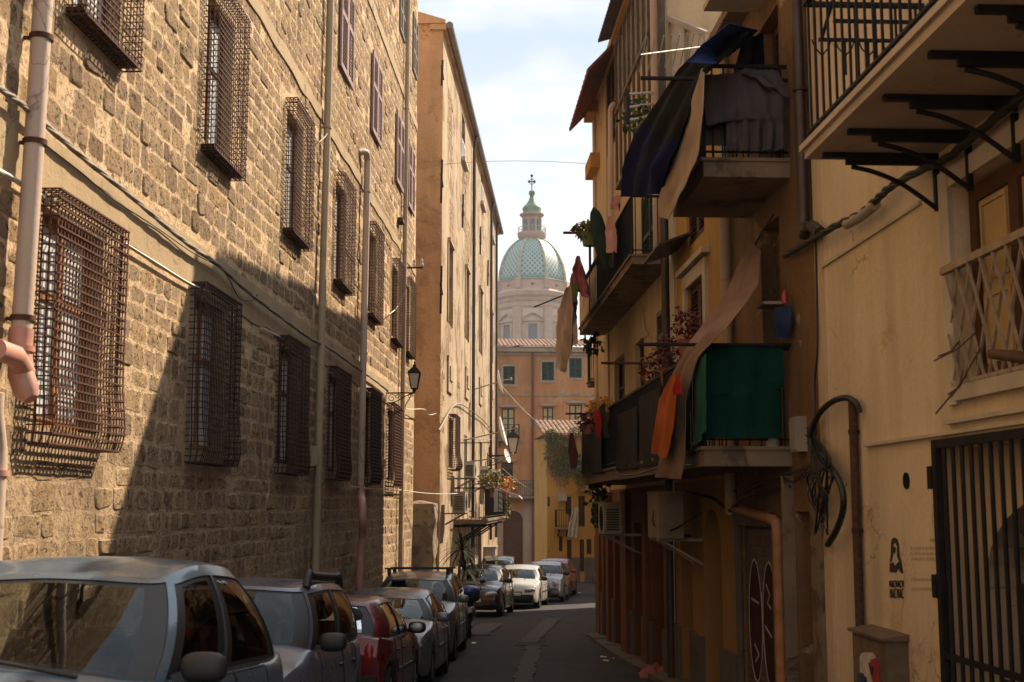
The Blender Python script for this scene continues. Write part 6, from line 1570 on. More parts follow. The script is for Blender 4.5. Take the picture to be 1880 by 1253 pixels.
# white slatted drying frame with greenery, antenna
rk = empty('white_airer', rp(1175, 205, .3), 'white barred drying frame with green leaves high on the long cream house', 'drying rack')
mb = MB()
for dz_ in (0, .2, .40): mb.tube([rp(1153, 222, .9) + UP * dz_, rp(1200, 212, .1) + UP * dz_], .022, 6)
mb.build('bars', M['white'], rk); mb = MB(); mb.bar(rp(1153, 222, .9) - UP * .05, rp(1153, 222, .9) + UP * .46, .05); mb.build('frame', M['iron'], rk)
f = MB(); leaves(f, rp(1178, 212, .5), (.4, .4, .28), 130, .14, random.Random(3)); f.build('foliage', M['leaf'], rk)
rk = empty('television_antenna', rp(1285, 88, .0), 'thin rooftop television antenna with short cross rods against the cream wall', 'antenna')
mb = MB(); p0, p1 = rp(1176, 101, 1.35), rp(1290, 86, .1); mb.tube([p0, p1], .011, 6)
for k in range(8):
    p = p0.lerp(p1, k / 8 + .03); mb.tube([p + Vector((.03, -.12, .16)), p - Vector((.03, -.12, .16))], .009, 5)
mb.build('rods', M['ac_grey'], rk)
mb = MB(); p = rp(1185, 860, .9)
wire('cable', [RW.P(19.5, .5, 1.0), RW.P(17, .42, 1.0), RW.P(15, .45, .98), RW.P(13, .42, .96)], .012, M['cable_black'], 'black cable slung under the lower balconies of the ochre house')
wire('cable', [RW.P(12.6, .2, .05), RW.P(14, .1, .2), RW.P(15.1, -.05, .12), RW.P(16.2, .1, .1), RW.P(18, .2, .1)], .02, M['cable_black'], 'black cable looping over the orange pipe on the ground storey')
wire('cable', [rp(1180, 560, .03), rp(1184, 600, .03), rp(1190, 615, .05), rp(1176, 622, .05)], .010, M['cable'], 'short cable on the long cream house above its dark window', 'cable')
wire('cable', [rp(1420, 395, .1), rp(1400, 425, .12), rp(1385, 452, .1)], .012, M['cable_black'], 'dark cord slanting below the slab of the upper brown balcony')
# pink rag and litter on the road
mb = MB(); c = Vector((2.28, 20.6, gz(20.6))); rows = []
for i in range(13):
    row = []
    for j in range(17):
        x = lerp(-.24, .24, j / 16); y = lerp(-.3, .3, i / 12); e = max(0, 1 - (x / .25) ** 2 - (y / .32) ** 2)
        row.append(c + Vector((x * (1 + .2 * mnoise.noise(Vector((x * 6, y * 6, 1)))), y, .02 + .24 * e ** .5 * (.6 + .5 * mnoise.noise(Vector((x * 9, y * 9, 4)))))))
    rows.append(row)
mb.sheet(rows, .01); tag(mb.build('crumpled_rag', fabric('dusty_pink_rag', (.36, .12, .11)), smooth=60), 'crumpled pink rag lying on the road by the right wall', 'rag')
for k, (u, v, lab) in enumerate(((1103, 1208, 'scrap of white litter on the road near the pink rag, leftmost of its cluster'), (1108, 1215, 'flattened white litter on the road, middle of the cluster near the rag'), (1126, 1211, 'scrap of pale litter on the road, rightmost of the cluster near the rag'), (866, 1183, 'white paper scrap on the road beside the silver estate car'), (1062, 1090, 'pale litter scrap at the sunlit edge of the bend'))):
    d = 10.
    while True:
        r_ = ray(u, v); t = d / r_.y
        if r_.z * t < gz(d) or d > 80: break
        d += .05
    x = r_.x * t; mb = MB(); rr_ = random.Random(k)
    mb.sheet([[Vector((x + i * .035 + rr_.uniform(-.02, .02), d + j * .06 + rr_.uniform(-.02, .02), road_z(x + i * .035, d + j * .06) + .006 + rr_.uniform(0, .03))) for i in range(4)] for j in range(4)], .004)
    tag(mb.build('litter', M['white']), lab, 'litter')
# low worn kerb at the foot of the right hand walls
mb = MB(); ka = np.arange(10.5, 30.2, .8)
for i in range(len(ka) - 1):
    j = rnd.uniform(-.015, .015); a0, a1 = ka[i] + .006, ka[i + 1] - .006
    mb.hexa([RW.P(a0, gz(a0) - .2, -.05), RW.P(a1, gz(a1) - .2, -.05), RW.P(a1, gz(a1) - .2, .34 + j), RW.P(a0, gz(a0) - .2, .34 + j), RW.P(a0, gz(a0) + .10, -.05), RW.P(a1, gz(a1) + .10, -.05), RW.P(a1, gz(a1) + .085 + j, .33 + j), RW.P(a0, gz(a0) + .085 + j, .33 + j)])
o = mb.build('pavement', M['greybase']); o['kind'] = 'structure'
# ------------------------------------------------------------------ parked vehicles
M['rubber'] = plain('tyre_rubber', (.018, .017, .016), .85, .3, 12, 0, .2)
M['rim'] = plain('wheel_alloy', (.30, .29, .28), .4, .25, 8, .7, 0)
M['black_plastic'] = plain('black_plastic_trim', (.020, .020, .021), .5, .2, 10, 0, .05)
M['lens'] = plain('headlight_lens', (.40, .40, .39), .08, .15, 5, .2, 0)
M['lens_amber'] = plain('amber_lens', (.40, .12, .03), .15, .15, 5, 0, 0)
M['lens_red'] = plain('red_lens', (.28, .015, .012), .15, .15, 5, 0, 0)
M['seat'] = plain('grey_seat_cloth', (.055, .05, .047), .95, .3, 20, 0, .2)
M['cabin'] = plain('dark_cabin_plastic', (.030, .028, .027), .8, .3, 6, 0, 0)
M['plate'] = plain('number_plate', (.50, .50, .48), .4, .08, 4, 0, 0)
def pchip(pts, x):
    if x <= pts[0][0]: return pts[0][1]
    if x >= pts[-1][0]: return pts[-1][1]
    n = len(pts)
    sl = [(pts[i + 1][1] - pts[i][1]) / (pts[i + 1][0] - pts[i][0]) for i in range(n - 1)]
    m = [sl[0]] + [0 if sl[i - 1] * sl[i] <= 0 else 2 * sl[i - 1] * sl[i] / (sl[i - 1] + sl[i]) for i in range(1, n - 1)] + [sl[-1]]
    for i in range(n - 1):
        if x <= pts[i + 1][0]:
            h = pts[i + 1][0] - pts[i][0]; t = (x - pts[i][0]) / h
            return (2 * t ** 3 - 3 * t * t + 1) * pts[i][1] + (t ** 3 - 2 * t * t + t) * h * m[i] + (-2 * t ** 3 + 3 * t * t) * pts[i + 1][1] + (t ** 3 - t * t) * h * m[i + 1]
def make_car(name, label, pos, yaw, paint, L=3.8, W=1.66, H=1.50, hood=.78, cowl_z=.95, belt=.98, tail=.92, cowl=.95, tail_base=None, roof_f=.35, roof_b=-1.35, roof_w=.60, wb=2.42,
             n_loop=5.0, crown=.06, drop=.16, rear_z=1.0, rails=False, bars=False, wheel=.30, bumper_black=False, lamp='wide', side=((.86, .10), (.05, -.82)), detail=True, cat='car', mirror=None, window_drop=.0, rack=None):
    """pos = ground point under the car's middle; +y of the car is its nose"""
    root = empty(name, (pos[0], pos[1], gz(pos[1])), label, cat, 'cars parked along the street')
    root.rotation_euler = (0, 0, yaw)
    sl = gslope(pos[1]); fw = 1 if math.cos(yaw) > 0 else -1
    root.rotation_euler = (sl * fw, 0, yaw)
    root['group'] = 'cars parked along the street'
    hL, hW = L / 2, W / 2; TF = .935; n_loop = 9
    yf, yr_ = hL - .78, hL - .78 - wb
    tb = tail_base if tail_base is not None else -hL + .14
    ra = wheel + .055
    top = [(-hL, tail * .80), (-hL + .05, tail), (tb, rear_z), (tb + .5, belt), (cowl - .2, belt - .01), (cowl, cowl_z), (hL - .55, hood + .02), (hL - .22, hood - .06), (hL - .06, hood - .20), (hL, hood - .34)]
    ys = sorted(set([round(v, 3) for v in list(np.linspace(-hL, -hL + .3, 7)) + list(np.linspace(hL - .4, hL, 11)) + list(np.linspace(-hL + .3, hL - .4, 20)) + [c + d for c in (yf, yr_) for d in np.linspace(-ra, ra, 15)]]))
    def hw(y):
        t = max(0, (abs(y) - (hL - .75)) / .75); t = min(t, 1)
        return hW * (1 - (.16 if y > 0 else .10) * t ** 2.4)
    def zs(y):
        z = .21
        t = max(0, (abs(y) - (hL - .18)) / .18); z += .10 * t * t
        for c in (yf, yr_):
            if abs(y - c) < ra: z = max(z, wheel + math.sqrt(max(0, ra * ra - (y - c) ** 2)))
        return z
    prof = [(0, .955), (.10, .985), (.28, 1.0), (.48, .998), (.66, .985), (.82, .978), (.93, .962), (1.0, TF)]
    def S(y, t, s_=1, off=0.0):
        a, b = zs(y), pchip(top, y)
        b = max(b, a + .04)
        w = hw(y) * pchip(prof, t) + off
        return Vector((s_ * w, y, a + (b - a) * t))
    ts = [0, .05, .12, .22, .34, .46, .52, .56, .66, .76, .85, .92, .97, 1.0]
    cx_ = [.895, .77, .6, .40, .20, 0.0]
    def deck(y, f):
        b = max(pchip(top, y), zs(y) + .04); e = S(y, 1).x
        cr = crown * (1 - (f / TF) ** 2)
        return Vector((e * f / TF, y, b + cr * min(1, max(0, (hL - y) / .25)) + .012 * (1 - f / TF)))
    body = MB(); rows = []
    for y in ys:
        half = [S(y, t) for t in ts] + [deck(y, f) for f in cx_]
        row = half + [Vector((-p.x, p.y, p.z)) for p in half[-2::-1]]
        rows.append(row)
    # rows over the cabin are left open so that the cabin shows through the glass
    m0, nc = len(ts), len(rows[0])
    base = len(body.v); n = nc
    for r_ in rows: body.v += r_
    for i in range(len(rows) - 1):
        ym = (ys[i] + ys[i + 1]) / 2
        for k in range(n - 1):
            if tb + .12 < ym < cowl - .10 and m0 <= k < n - m0 - 1: continue
            body.f.append((base + i * n + k, base + i * n + k + 1, base + (i + 1) * n + k + 1, base + (i + 1) * n + k)); body.m.append(0)
    for i, fl in ((0, 1), (len(rows) - 1, 0)):
        c = sum(rows[i], Vector()) / n
        for k in range(n):
            a, b = base + i * n + k, base + i * n + (k + 1) % n
            body.v.append(c); body.f.append((a, b, len(body.v) - 1) if fl else (b, a, len(body.v) - 1)); body.m.append(0)
    bo = body.build('body', paint, root, smooth=42, local=True)
    # greenhouse: belt loop rising to roof loop
    e = 2 / n_loop
    ymb, lyb = (cowl + tb) / 2, (cowl - tb) / 2
    ymr, lyr = (roof_f + roof_b) / 2, (roof_f - roof_b) / 2
    def ang_side(f): return math.asin(max(-1, min(1, math.copysign(abs(f) ** (1 / e), f))))
    def loop_pt(phi, v):
        c, s = math.cos(phi), math.sin(phi)
        ex = math.copysign(abs(c) ** e, c); ey = math.copysign(abs(s) ** e, s)
        yb = ymb + lyb * ey; xb = hW * TF * ex
        bz_ = pchip(top, yb) - .005 + (crown * (1 - abs(ex)) if abs(ey) > .9 else 0)
        pb = Vector((xb, yb + (.10 * (1 - ex * ex) if ey > .5 else -.05 * (1 - ex * ex) if ey < -.5 else 0), bz_))
        yt = ymr + lyr * ey; zt = H - .055 - drop * max(0, ey) ** 2.6 - drop * .55 * max(0, -ey) ** 3
        pt = Vector((roof_w * ex * (1 - .06 * abs(ey) ** 3), yt + (.13 * (1 - ex * ex) if ey > .5 else -.05 * (1 - ex * ex) if ey < -.5 else 0), zt + .035 * (1 - abs(ex) ** 2)))
        p = pb.lerp(pt, v)
        bulge = .055 * 4 * v * (1 - v)
        p.x += bulge * ex; p.y += bulge * ey * .5
        return p
    fx = .935
    PH = {}
    phs = []
    def front_phi(g): return math.acos(max(-1, min(1, math.copysign(abs(g) ** (1 / e), g))))
    gl = [fx - 2 * fx * i / 14 for i in range(15)]
    A_front = [front_phi(g) for g in gl]                      # from right (+x) to left (-x) across the windscreen
    panes = [('windshield', A_front, .045, .94)]
    def side_phis(f0, f1, n_=9):
        return [ang_side(lerp(f0, f1, i / (n_ - 1))) for i in range(n_)]
    sidep = [side_phis(*q) for q in side]
    rg = [.84 - 1.68 * i / 10 for i in range(11)]
    A_rear = [-front_phi(g) for g in rg]
    panes.append(('rear_window', A_rear, .06, .90))
    for q in sidep:
        panes.append(('side_window', q, .04, .90)); panes.append(('side_window', [math.pi - x for x in q], .04, .90))
    allphi = set()
    for _, q, _, _ in panes: allphi |= set(round(((x + 2 * math.pi) % (2 * math.pi)), 5) for x in q)
    fine = sorted(allphi); extra = []
    for i in range(len(fine)):
        a, b = fine[i], fine[(i + 1) % len(fine)] + (2 * math.pi if i == len(fine) - 1 else 0)
        k = int((b - a) / .07)
        for j in range(1, k + 1): extra.append((a + (b - a) * j / (k + 1)) % (2 * math.pi))
    fine = sorted(set(fine + [round(x, 5) for x in extra]))
    vs = [0, .04, .045, .06, .16, .3, .45, .6, .75, .86, .90, .94, 1.0]
    def inside(phi, v):
        for _, q, v0, v1 in panes:
            qq = [(x + 2 * math.pi) % (2 * math.pi) for x in q]
            lo, hi = min(qq), max(qq)
            if hi - lo > math.pi:
                lo2, hi2 = hi, lo
                ok = phi > min(x for x in qq if x > math.pi) or phi < max(x for x in qq if x < math.pi)
            else: ok = lo < phi < hi
            if ok and v0 < v < v1: return True
        return False
    g = MB(); nn = len(fine)
    for v in vs: g.v += [loop_pt(p, v) for p in fine]
    for i in range(len(vs) - 1):
        for k in range(nn):
            a = fine[k]; b = fine[(k + 1) % nn] + (2 * math.pi if k == nn - 1 else 0)
            if inside(((a + b) / 2) % (2 * math.pi), (vs[i] + vs[i + 1]) / 2): continue
            k2 = (k + 1) % nn
            g.f.append((i * nn + k, i * nn + k2, (i + 1) * nn + k2, (i + 1) * nn + k)); g.m.append(0)
    last = (len(vs) - 1) * nn
    prev = last; c0 = Vector((0, ymr, 0))
    def roof_z(x, y):
        ey = max(-1.0, min(1.0, (y - ymr) / lyr)); ex = min(1.0, abs(x) / roof_w)
        return H - .055 - drop * max(0, ey) ** 2.6 - drop * .55 * max(0, -ey) ** 3 + .035 * (1 - ex ** 2)
    for sc in (.975, .93, .84, .7, .5, .28, .1):
        st_ = len(g.v)
        for p in fine:
            q = loop_pt(p, 1.0); x, y = q.x * sc, ymr + (q.y - ymr) * sc
            g.v.append(Vector((x, y, roof_z(x, y) + .012 * min(1, (1 - sc) * 8))))
        for k in range(nn):
            k2 = (k + 1) % nn; g.f.append((prev + k, prev + k2, st_ + k2, st_ + k)); g.m.append(0)
        prev = st_
    g.f.append(tuple(prev + k for k in range(nn))); g.m.append(0)
    g.build('roof', paint, root, smooth=35, local=True)
    for nm, q, v0, v1 in panes:
        p = MB(); uv = [v0, v0 + .045] + [lerp(v0 + .045, v1 - .05, i / 6) for i in range(1, 6)] + [v1 - .05, v1]
        qs = list(q); d = (qs[-1] - qs[0]); b_ = (.02 if nm == 'windshield' else .02)
        rows = []
        for v in uv:
            row = []
            for a in qs:
                pt = loop_pt(a, v); ctr = Vector((0, ymr, pt.z)); row.append(pt + (ctr - pt).normalized() * .010)
            rows.append(row)
        nr, nk = len(rows), len(rows[0])
        p.grid(rows, m=lambda i, k: 1 if (i in (0, nr - 2) or k in (0, nk - 2)) else 0)
        # rim joining pane to the opening
        outer = [[loop_pt(a, v) for a in qs] for v in uv]
        lp = [(i, 0) for i in range(nr)] + [(nr - 1, j) for j in range(1, nk)] + [(i, nk - 1) for i in range(nr - 2, -1, -1)] + [(0, j) for j in range(nk - 2, 0, -1)]
        p.grid([[rows[i][j] for i, j in lp], [outer[i][j] + (outer[i][j] - Vector((0, ymr, outer[i][j].z))).normalized() * .002 for i, j in lp]], m=1, closed=True)
        p.build(nm, [M['glass_car'], M['black_plastic']], root, smooth=50, local=True)
    # underbody and wheels
    u = MB(); u.box((0, 0, .36), (W * .72, L * .9, .34)); u.box((0, 0, .30), (W * .9, wb - 2 * ra - .02, .18)); u.build('underbody', M['cabin'], root, local=True)
    for c in (yf, yr_):
        for s_ in (-1, 1):
            t = MB(); xw = s_ * (hW - .10); r = wheel
            def ring(prof):
                rows = []
                for dx, rr in prof: rows.append([Vector((xw + s_ * dx, c + rr * math.cos(2 * math.pi * k / 28), r + rr * math.sin(2 * math.pi * k / 28))) for k in range(28)])
                return rows
            t.grid(ring([(-.10, r * .6), (-.10, r * .93), (-.08, r), (.06, r), (.085, r * .95), (.088, r * .72), (.07, r * .66)]), closed=True)
            wo = t.build('wheel', M['rubber'], root, smooth=40, local=True)
            q = MB(); q.grid(ring([(.068, r * .67), (.05, r * .60), (.045, r * .30), (.06, r * .1), (.06, .001)]), closed=True)
            for k in range(6):
                a = 2 * math.pi * k / 6; d = Vector((0, math.cos(a), math.sin(a)))
                q.bar(Vector((xw + s_ * .062, c, r)) + d * r * .12, Vector((xw + s_ * .066, c, r)) + d * r * .64, .05, .02, up=Vector((1, 0, 0)))
            q.build('rim', M['rim'], wo, smooth=40, local=True)
            q = MB(); q.grid(ring([(.044, r * .60), (.040, r * .15)]), closed=True); q.build('brake_disc', M['cabin'], wo, local=True)
    # doors: slightly proud panels with handles
    yd = [(cowl - .28, cowl - .28 - 1.02), (cowl - .31 - 1.02, max(yr_ + .28, cowl - .31 - 1.95))] if L > 3.5 else [(cowl - .25, cowl - .25 - 1.15)]
    for (y0, y1) in yd:
        if y0 - y1 < .4: continue
        for s_ in (-1, 1):
            d = MB(); tt = [.06, .14, .3, .48, .52, .56, .72, .86, .95, .985]
            yy = np.linspace(y0, y1, 12)
            rows = [[S(y, t, s_, .006) for t in tt] for y in yy]; inn = [[S(y, t, s_, -.012) for t in tt] for y in yy]
            d.grid(rows, flip=s_ > 0); nr, nk = len(rows), len(tt)
            lp = [(i, 0) for i in range(nr)] + [(nr - 1, j) for j in range(1, nk)] + [(i, nk - 1) for i in range(nr - 2, -1, -1)] + [(0, j) for j in range(nk - 2, 0, -1)]
            d.grid([[rows[i][j] for i, j in lp], [inn[i][j] for i, j in lp]], closed=True)
            do = d.build('door', paint, root, smooth=30, local=True)
            sl_ = MB(); sl_.tube([rows[i][j] for i, j in lp] + [rows[0][0]], .0055, 5); sl_.build('door_seal', M['black_plastic'], do, local=True)
            h = MB(); p = S(y1 + .14, .80, s_, .018); h.ball(p, (.018, .085, .018), 8, 6); h.build('handle', paint if not bumper_black else M['black_plastic'], do, smooth=60, local=True)
            h = MB(); hh = [S(y, .47, s_, .012) for y in np.linspace(y0 - .03, y1 + .03, 8)]
            for a, b in zip(hh, hh[1:]): h.bar(a, b, .016, .045)
            h.build('side_trim', M['black_plastic'], do, local=True)
    # mirrors
    for s_ in (-1, 1):
        mm = MB(); c = Vector((s_ * (hW + .06), cowl - .34, belt + .055))
        sq = lambda v_, e_: math.copysign(abs(v_) ** e_, v_)
        rows = []
        for i in range(15):
            t = -math.pi / 2 + math.pi * i / 14; cr_ = max(abs(math.cos(t)) ** .7, .001)
            rows.append([c + Vector((.112 * cr_ * sq(math.cos(w_), .7), -.062 * sq(math.sin(t), .8), .074 * cr_ * sq(math.sin(w_), .7))) for w_ in [2 * math.pi * k / 22 for k in range(22)]])
        mm.grid(rows, closed=True)
        mm.bar(c - Vector((s_ * .05, 0, .02)), Vector((s_ * hW * .88, cowl - .30, belt + .0)), .05, .04)
        mo = mm.build('mirror', mirror or M['black_plastic'], root, smooth=60, local=True)
        mg = MB(); mg.ball(c + Vector((0, -.062, 0)), (.085, .020, .055), 14, 8); mg.build('mirror_glass', M['rim'], mo, smooth=60, local=True)
    # bumpers, grille, lamps, plates
    def front_pt(x, z, o=0.0):
        y = hL - .02
        for yy in np.linspace(hL, hL - 1.0, 50):
            if hw(yy) * .97 >= abs(x) and zs(yy) <= z <= pchip(top, yy) + crown: y = yy; break
        return Vector((x, y + o, z))
    def patch(nm, x0, x1, z0, z1, mat, sgn=1, o=.012, n_=10):
        p = MB(); rows = []
        for i in range(5):
            z = lerp(z0, z1, i / 4); row = []
            for k in range(n_ + 1):
                x = lerp(x0, x1, k / n_); q = front_pt(x, z, o) if sgn > 0 else front_back(x, z, o); row.append(q)
            rows.append(row)
        inn = [[q - Vector((0, sgn * .05, 0)) for q in r] for r in rows]
        p.grid(rows, flip=sgn < 0); p.grid(inn, flip=sgn > 0)
        lp = [(i, 0) for i in range(5)] + [(4, j) for j in range(1, n_ + 1)] + [(i, n_) for i in range(3, -1, -1)] + [(0, j) for j in range(n_ - 1, 0, -1)]
        p.grid([[rows[i][j] for i, j in lp], [inn[i][j] for i, j in lp]], closed=True)
        return p.build(nm, mat, root, smooth=40, local=True)
    def front_back(x, z, o=0.0):
        y = -hL + .02
        for yy in np.linspace(-hL, -hL + .8, 40):
            if hw(yy) * .97 >= abs(x) and zs(yy) <= z <= pchip(top, yy) + crown: y = yy; break
        return Vector((x, y - o, z))
    bm2 = M['black_plastic'] if bumper_black else paint
    patch('bumper', -hW * .82, hW * .82, .27, .47, bm2, 1, .05, 14); patch('bumper', -hW * .86, hW * .86, .30, .52, bm2, -1, .05, 14)
    patch('grille', -.34, .34, .33, .42, M['black_plastic'], 1, .062); patch('grille', -.30, .30, hood - .30, hood - .235, M['black_plastic'], 1, .012)
    patch('number_plate', -.26, .26, .435, .53, M['plate'], 1, .070); patch('number_plate', -.26, .26, .56, .67, M['plate'], -1, .03)
    for s_ in (-1, 1):
        l = MB()
        c = front_pt(s_ * hW * .66, hood - .20)
        if lamp == 'round': rad = (.12, .10, .13)
        elif lamp == 'tall': rad = (.15, .14, .16)
        else: rad = (.20, .15, .085)
        c = Vector((c.x, c.y - rad[1] * .45, c.z))
        l.ball(c, rad, 16, 10, M=Matrix.Rotation(-s_ * .5, 3, 'Z') @ Matrix.Rotation(.25, 3, 'X')); lo = l.build('headlight', M['lens'], root, smooth=60, local=True)
        i_ = MB(); i_.ball(c + Vector((s_ * rad[0] * .62, -.01, .0)), (.06, .07, .06), 10, 8); i_.build('indicator', M['lens_amber'], lo, smooth=60, local=True)
        t = MB(); c = front_back(s_ * hW * .74, tail - .18); t.ball(Vector((c.x, c.y + .05, c.z)), (.075, .065, .15), 12, 10); t.build('tail_light', M['lens_red'], root, smooth=60, local=True)
    # wipers, cabin
    wp = MB()
    for x0 in (-.45, .12):
        a = loop_pt(front_phi(x0 / (hW * TF) * -1 if False else x0 / (hW * TF)), .03); b = loop_pt(front_phi((x0 + .5) / (hW * TF)), .09)
        wp.tube([a + Vector((0, .03, .012)), a.lerp(b, .5) + Vector((0, .03, .018)), b + Vector((0, .03, .02))], .010, 6)
        w_ = MB(); w_.tube([a + Vector((0, .03, .012)), a.lerp(b, .5) + Vector((0, .03, .018)), b + Vector((0, .03, .02))], .010, 6); w_.build('wiper', M['black_plastic'], root, smooth=60, local=True)
    cb_ = MB(); cb_.hexa([(-hW * .86, cowl + .05, .5), (hW * .86, cowl + .05, .5), (hW * .86, cowl - .55, .5), (-hW * .86, cowl - .55, .5), (-hW * .84, cowl + .02, cowl_z - .02), (hW * .84, cowl + .02, cowl_z - .02), (hW * .84, cowl - .50, belt - .07), (-hW * .84, cowl - .50, belt - .07)]); cb_.build('dashboard', M['cabin'], root, local=True)
    for (y, s_) in ((cowl - 1.35, -1), (cowl - 1.35, 1), (cowl - 2.2, -1), (cowl - 2.2, 1)):
        if y < tb + .25: continue
        s2 = MB(); x = s_ * .36
        rows = []
        for i in range(9):
            t = i / 8; z = .5 + (H - .5) * .62 * t; w_ = .235 * (1 - .25 * t ** 3); yy = y - .16 * t
            rows.append([Vector((x + w_ * math.copysign(abs(math.cos(a)) ** .6, math.cos(a)), yy + .075 * math.copysign(abs(math.sin(a)) ** .6, math.sin(a)), z)) for a in [2 * math.pi * k / 16 for k in range(16)]])
        s2.grid(rows, closed=True); s2.poly(rows[-1])
        so = s2.build('seat', M['seat'], root, smooth=50, local=True)
        h2 = MB(); h2.ball((x, y - .19, .5 + (H - .5) * .62 + .10), (.13, .055, .095), 12, 8); h2.build('headrest', M['seat'], so, smooth=60, local=True)
    if detail:
        sw = MB(); c = Vector((-.36, cowl - .62, belt + .0)); sw.tube([c + Vector((.18 * math.cos(t), -.06 * math.sin(t), .17 * math.sin(t))) for t in [k * math.pi / 10 for k in range(21)]], .014, 6); sw.build('steering_wheel', M['cabin'], root, smooth=60, local=True)
    if rails:
        for s_ in (-1, 1):
            r_ = MB(); x = s_ * roof_w * .94
            pts = [Vector((x, roof_f - .12, H - .10)), Vector((x, roof_f - .22, H + .015)), Vector((x, roof_f - .40, H + .005)), Vector((x, roof_b + .40, H + .005)), Vector((x, roof_b + .22, H + .02)), Vector((x, roof_b + .12, H - .08))]
            r_.tube(smooth_path(pts, 5), .036, 8); r_.build('roof_rail', M['black_plastic'], root, smooth=60, local=True)
    if bars:
        for y in (roof_f - .30, roof_f - 1.15):
            r_ = MB(); r_.bar((-roof_w - .04, y, H + .055), (roof_w + .04, y, H + .055), .05, .03)
            for s_ in (-1, 1): r_.bar((s_ * roof_w * .93, y, H - .08), (s_ * roof_w * .93, y, H + .05), .07, .05)
            r_.build('roof_bar', M['black_plastic'], root, local=True)
    for s_ in (-1, 1):
        wj = MB(); q_ = deck(cowl + .22, .30); wj.ball(Vector((s_ * .30, q_.y, q_.z + .004)), (.022, .03, .012), 10, 6); wj.build('washer_jet', M['black_plastic'], root, smooth=60, local=True)
    if 'champagne' in label or 'black hatch' in label: an = MB(); an.tube([(0, roof_f - .35, H - .0), (0, roof_f - .52, H + .22)], .006, 5); an.build('aerial', M['black_plastic'], root, local=True)
    return root
K = .0345
PI = math.pi
def lane(side_x, y): return side_x
toward = lambda slope: PI - math.atan(slope)
p_blue = paint_material('slate_blue_paint', (.10, .15, .20), .2); p_violet = paint_material('violet_grey_paint', (.11, .12, .17), .2); p_red = paint_material('dark_red_paint', (.125, .009, .011), .2)
p_silver = paint_material('silver_paint', (.155, .16, .165), .3); p_grey = paint_material('grey_beige_paint', (.16, .165, .17), .3); p_black = paint_material('black_paint', (.008, .008, .010), 0)
p_white = paint_material('champagne_paint', (.50, .47, .42), .2); p_smart = paint_material('silver_grey_paint', (.22, .21, .20)); p_maroon = paint_material('maroon_paint', (.20, .02, .04), .3); p_dark = paint_material('dark_green_paint', (.02, .028, .026), .3)
make_car('parked_car', 'slate blue grey hatchback with rounded roof, nearest to the camera at the lower left', (-2.33, 6.65), toward(K), p_blue, L=3.80, W=1.67, H=1.59, hood=.82, cowl_z=.94, belt=.97, tail=1.0, cowl=.98, roof_f=.20, roof_b=-1.15, roof_w=.60, tail_base=-1.72, wb=2.45, n_loop=4.2, drop=.10, lamp='tall', side=((.86, .18), (.13, -.80)), crown=.10)
make_car('parked_car', 'violet grey compact car with black roof rails, second from the camera', (-2.24, 10.6), toward(K), p_violet, L=3.54, W=1.58, H=1.54, hood=.88, cowl_z=.98, belt=.97, tail=1.0, cowl=.92, roof_f=.38, roof_b=-1.45, roof_w=.60, tail_base=-1.68, wb=2.30, n_loop=6, drop=.06, rails=True, bumper_black=True, lamp='tall', side=((.88, .14), (.09, -.84)))
make_car('parked_car', 'small dark red hatchback parked with its rear window towards the camera', (-2.08, 15.6), -math.atan(K), p_red, L=3.70, W=1.62, H=1.38, hood=.80, cowl_z=.90, belt=.90, tail=.90, rear_z=.92, cowl=.80, roof_f=.15, roof_b=-1.38, roof_w=.58, tail_base=-1.76, wb=2.45, n_loop=6, drop=.10, bumper_black=True, side=((.80, .05), (-.02, -.72)))
make_car('parked_car', 'silver saloon with bronze tinted reflections, in front of the estate with the roof rack', (-1.93, 20.0), toward(K), p_silver, L=4.1, W=1.68, H=1.42, hood=.82, cowl_z=.93, belt=.93, tail=.95, cowl=.92, roof_f=.15, roof_b=-1.25, roof_w=.57, tail_base=-1.75, wb=2.5, n_loop=5, drop=.12, mirror=p_silver)
make_car('parked_car', 'tall silver estate car with black roof bars, beside the dark scooter', (-1.86, 25.4), toward(K), p_grey, L=4.4, W=1.76, H=1.62, hood=.95, cowl_z=1.06, belt=1.06, tail=1.1, rear_z=1.1, cowl=1.05, roof_f=.40, roof_b=-1.75, roof_w=.63, tail_base=-2.05, wb=2.65, n_loop=6, drop=.10, bars=True, wheel=.33, mirror=p_grey)
make_car('parked_car', 'black hatchback with glossy bonnet, between the scooter and the champagne car', (-.93, 38.6), toward(.115), p_black, L=3.9, W=1.66, H=1.49, hood=.84, cowl_z=.97, belt=.96, tail=.98, cowl=.92, roof_f=.25, roof_b=-1.35, roof_w=.58, tail_base=-1.78, wb=2.5, n_loop=5, drop=.12, mirror=p_black)
make_car('parked_car', 'pale champagne hatchback with black bumper, in the sunlight at the bend', (.28, 43.7), toward(.134), p_white, L=3.83, W=1.65, H=1.43, hood=.80, cowl_z=.92, belt=.91, tail=.93, cowl=.90, roof_f=.18, roof_b=-1.30, roof_w=.57, tail_base=-1.76, wb=2.44, n_loop=5, drop=.12, bumper_black=True)
make_car('parked_car', 'short silver grey city car with round lamps, just behind the champagne hatchback', (1.27, 48.2), toward(.134), p_smart, L=3.2, W=1.58, H=1.50, hood=.88, cowl_z=1.0, belt=.98, tail=1.0, cowl=.75, roof_f=.20, roof_b=-1.1, roof_w=.58, tail_base=-1.42, wb=2.0, n_loop=5, drop=.12, lamp='round', side=((.82, -.1), (-.16, -.72)))
make_car('parked_car', 'maroon car mostly hidden behind the silver grey city car', (1.75, 53.0), toward(.14), p_maroon, L=3.9, W=1.66, H=1.55, hood=.84, cowl_z=.97, belt=.96, tail=.98, cowl=.92, roof_f=.25, roof_b=-1.35, roof_w=.58, tail_base=-1.78, wb=2.5, mirror=p_maroon, detail=False)
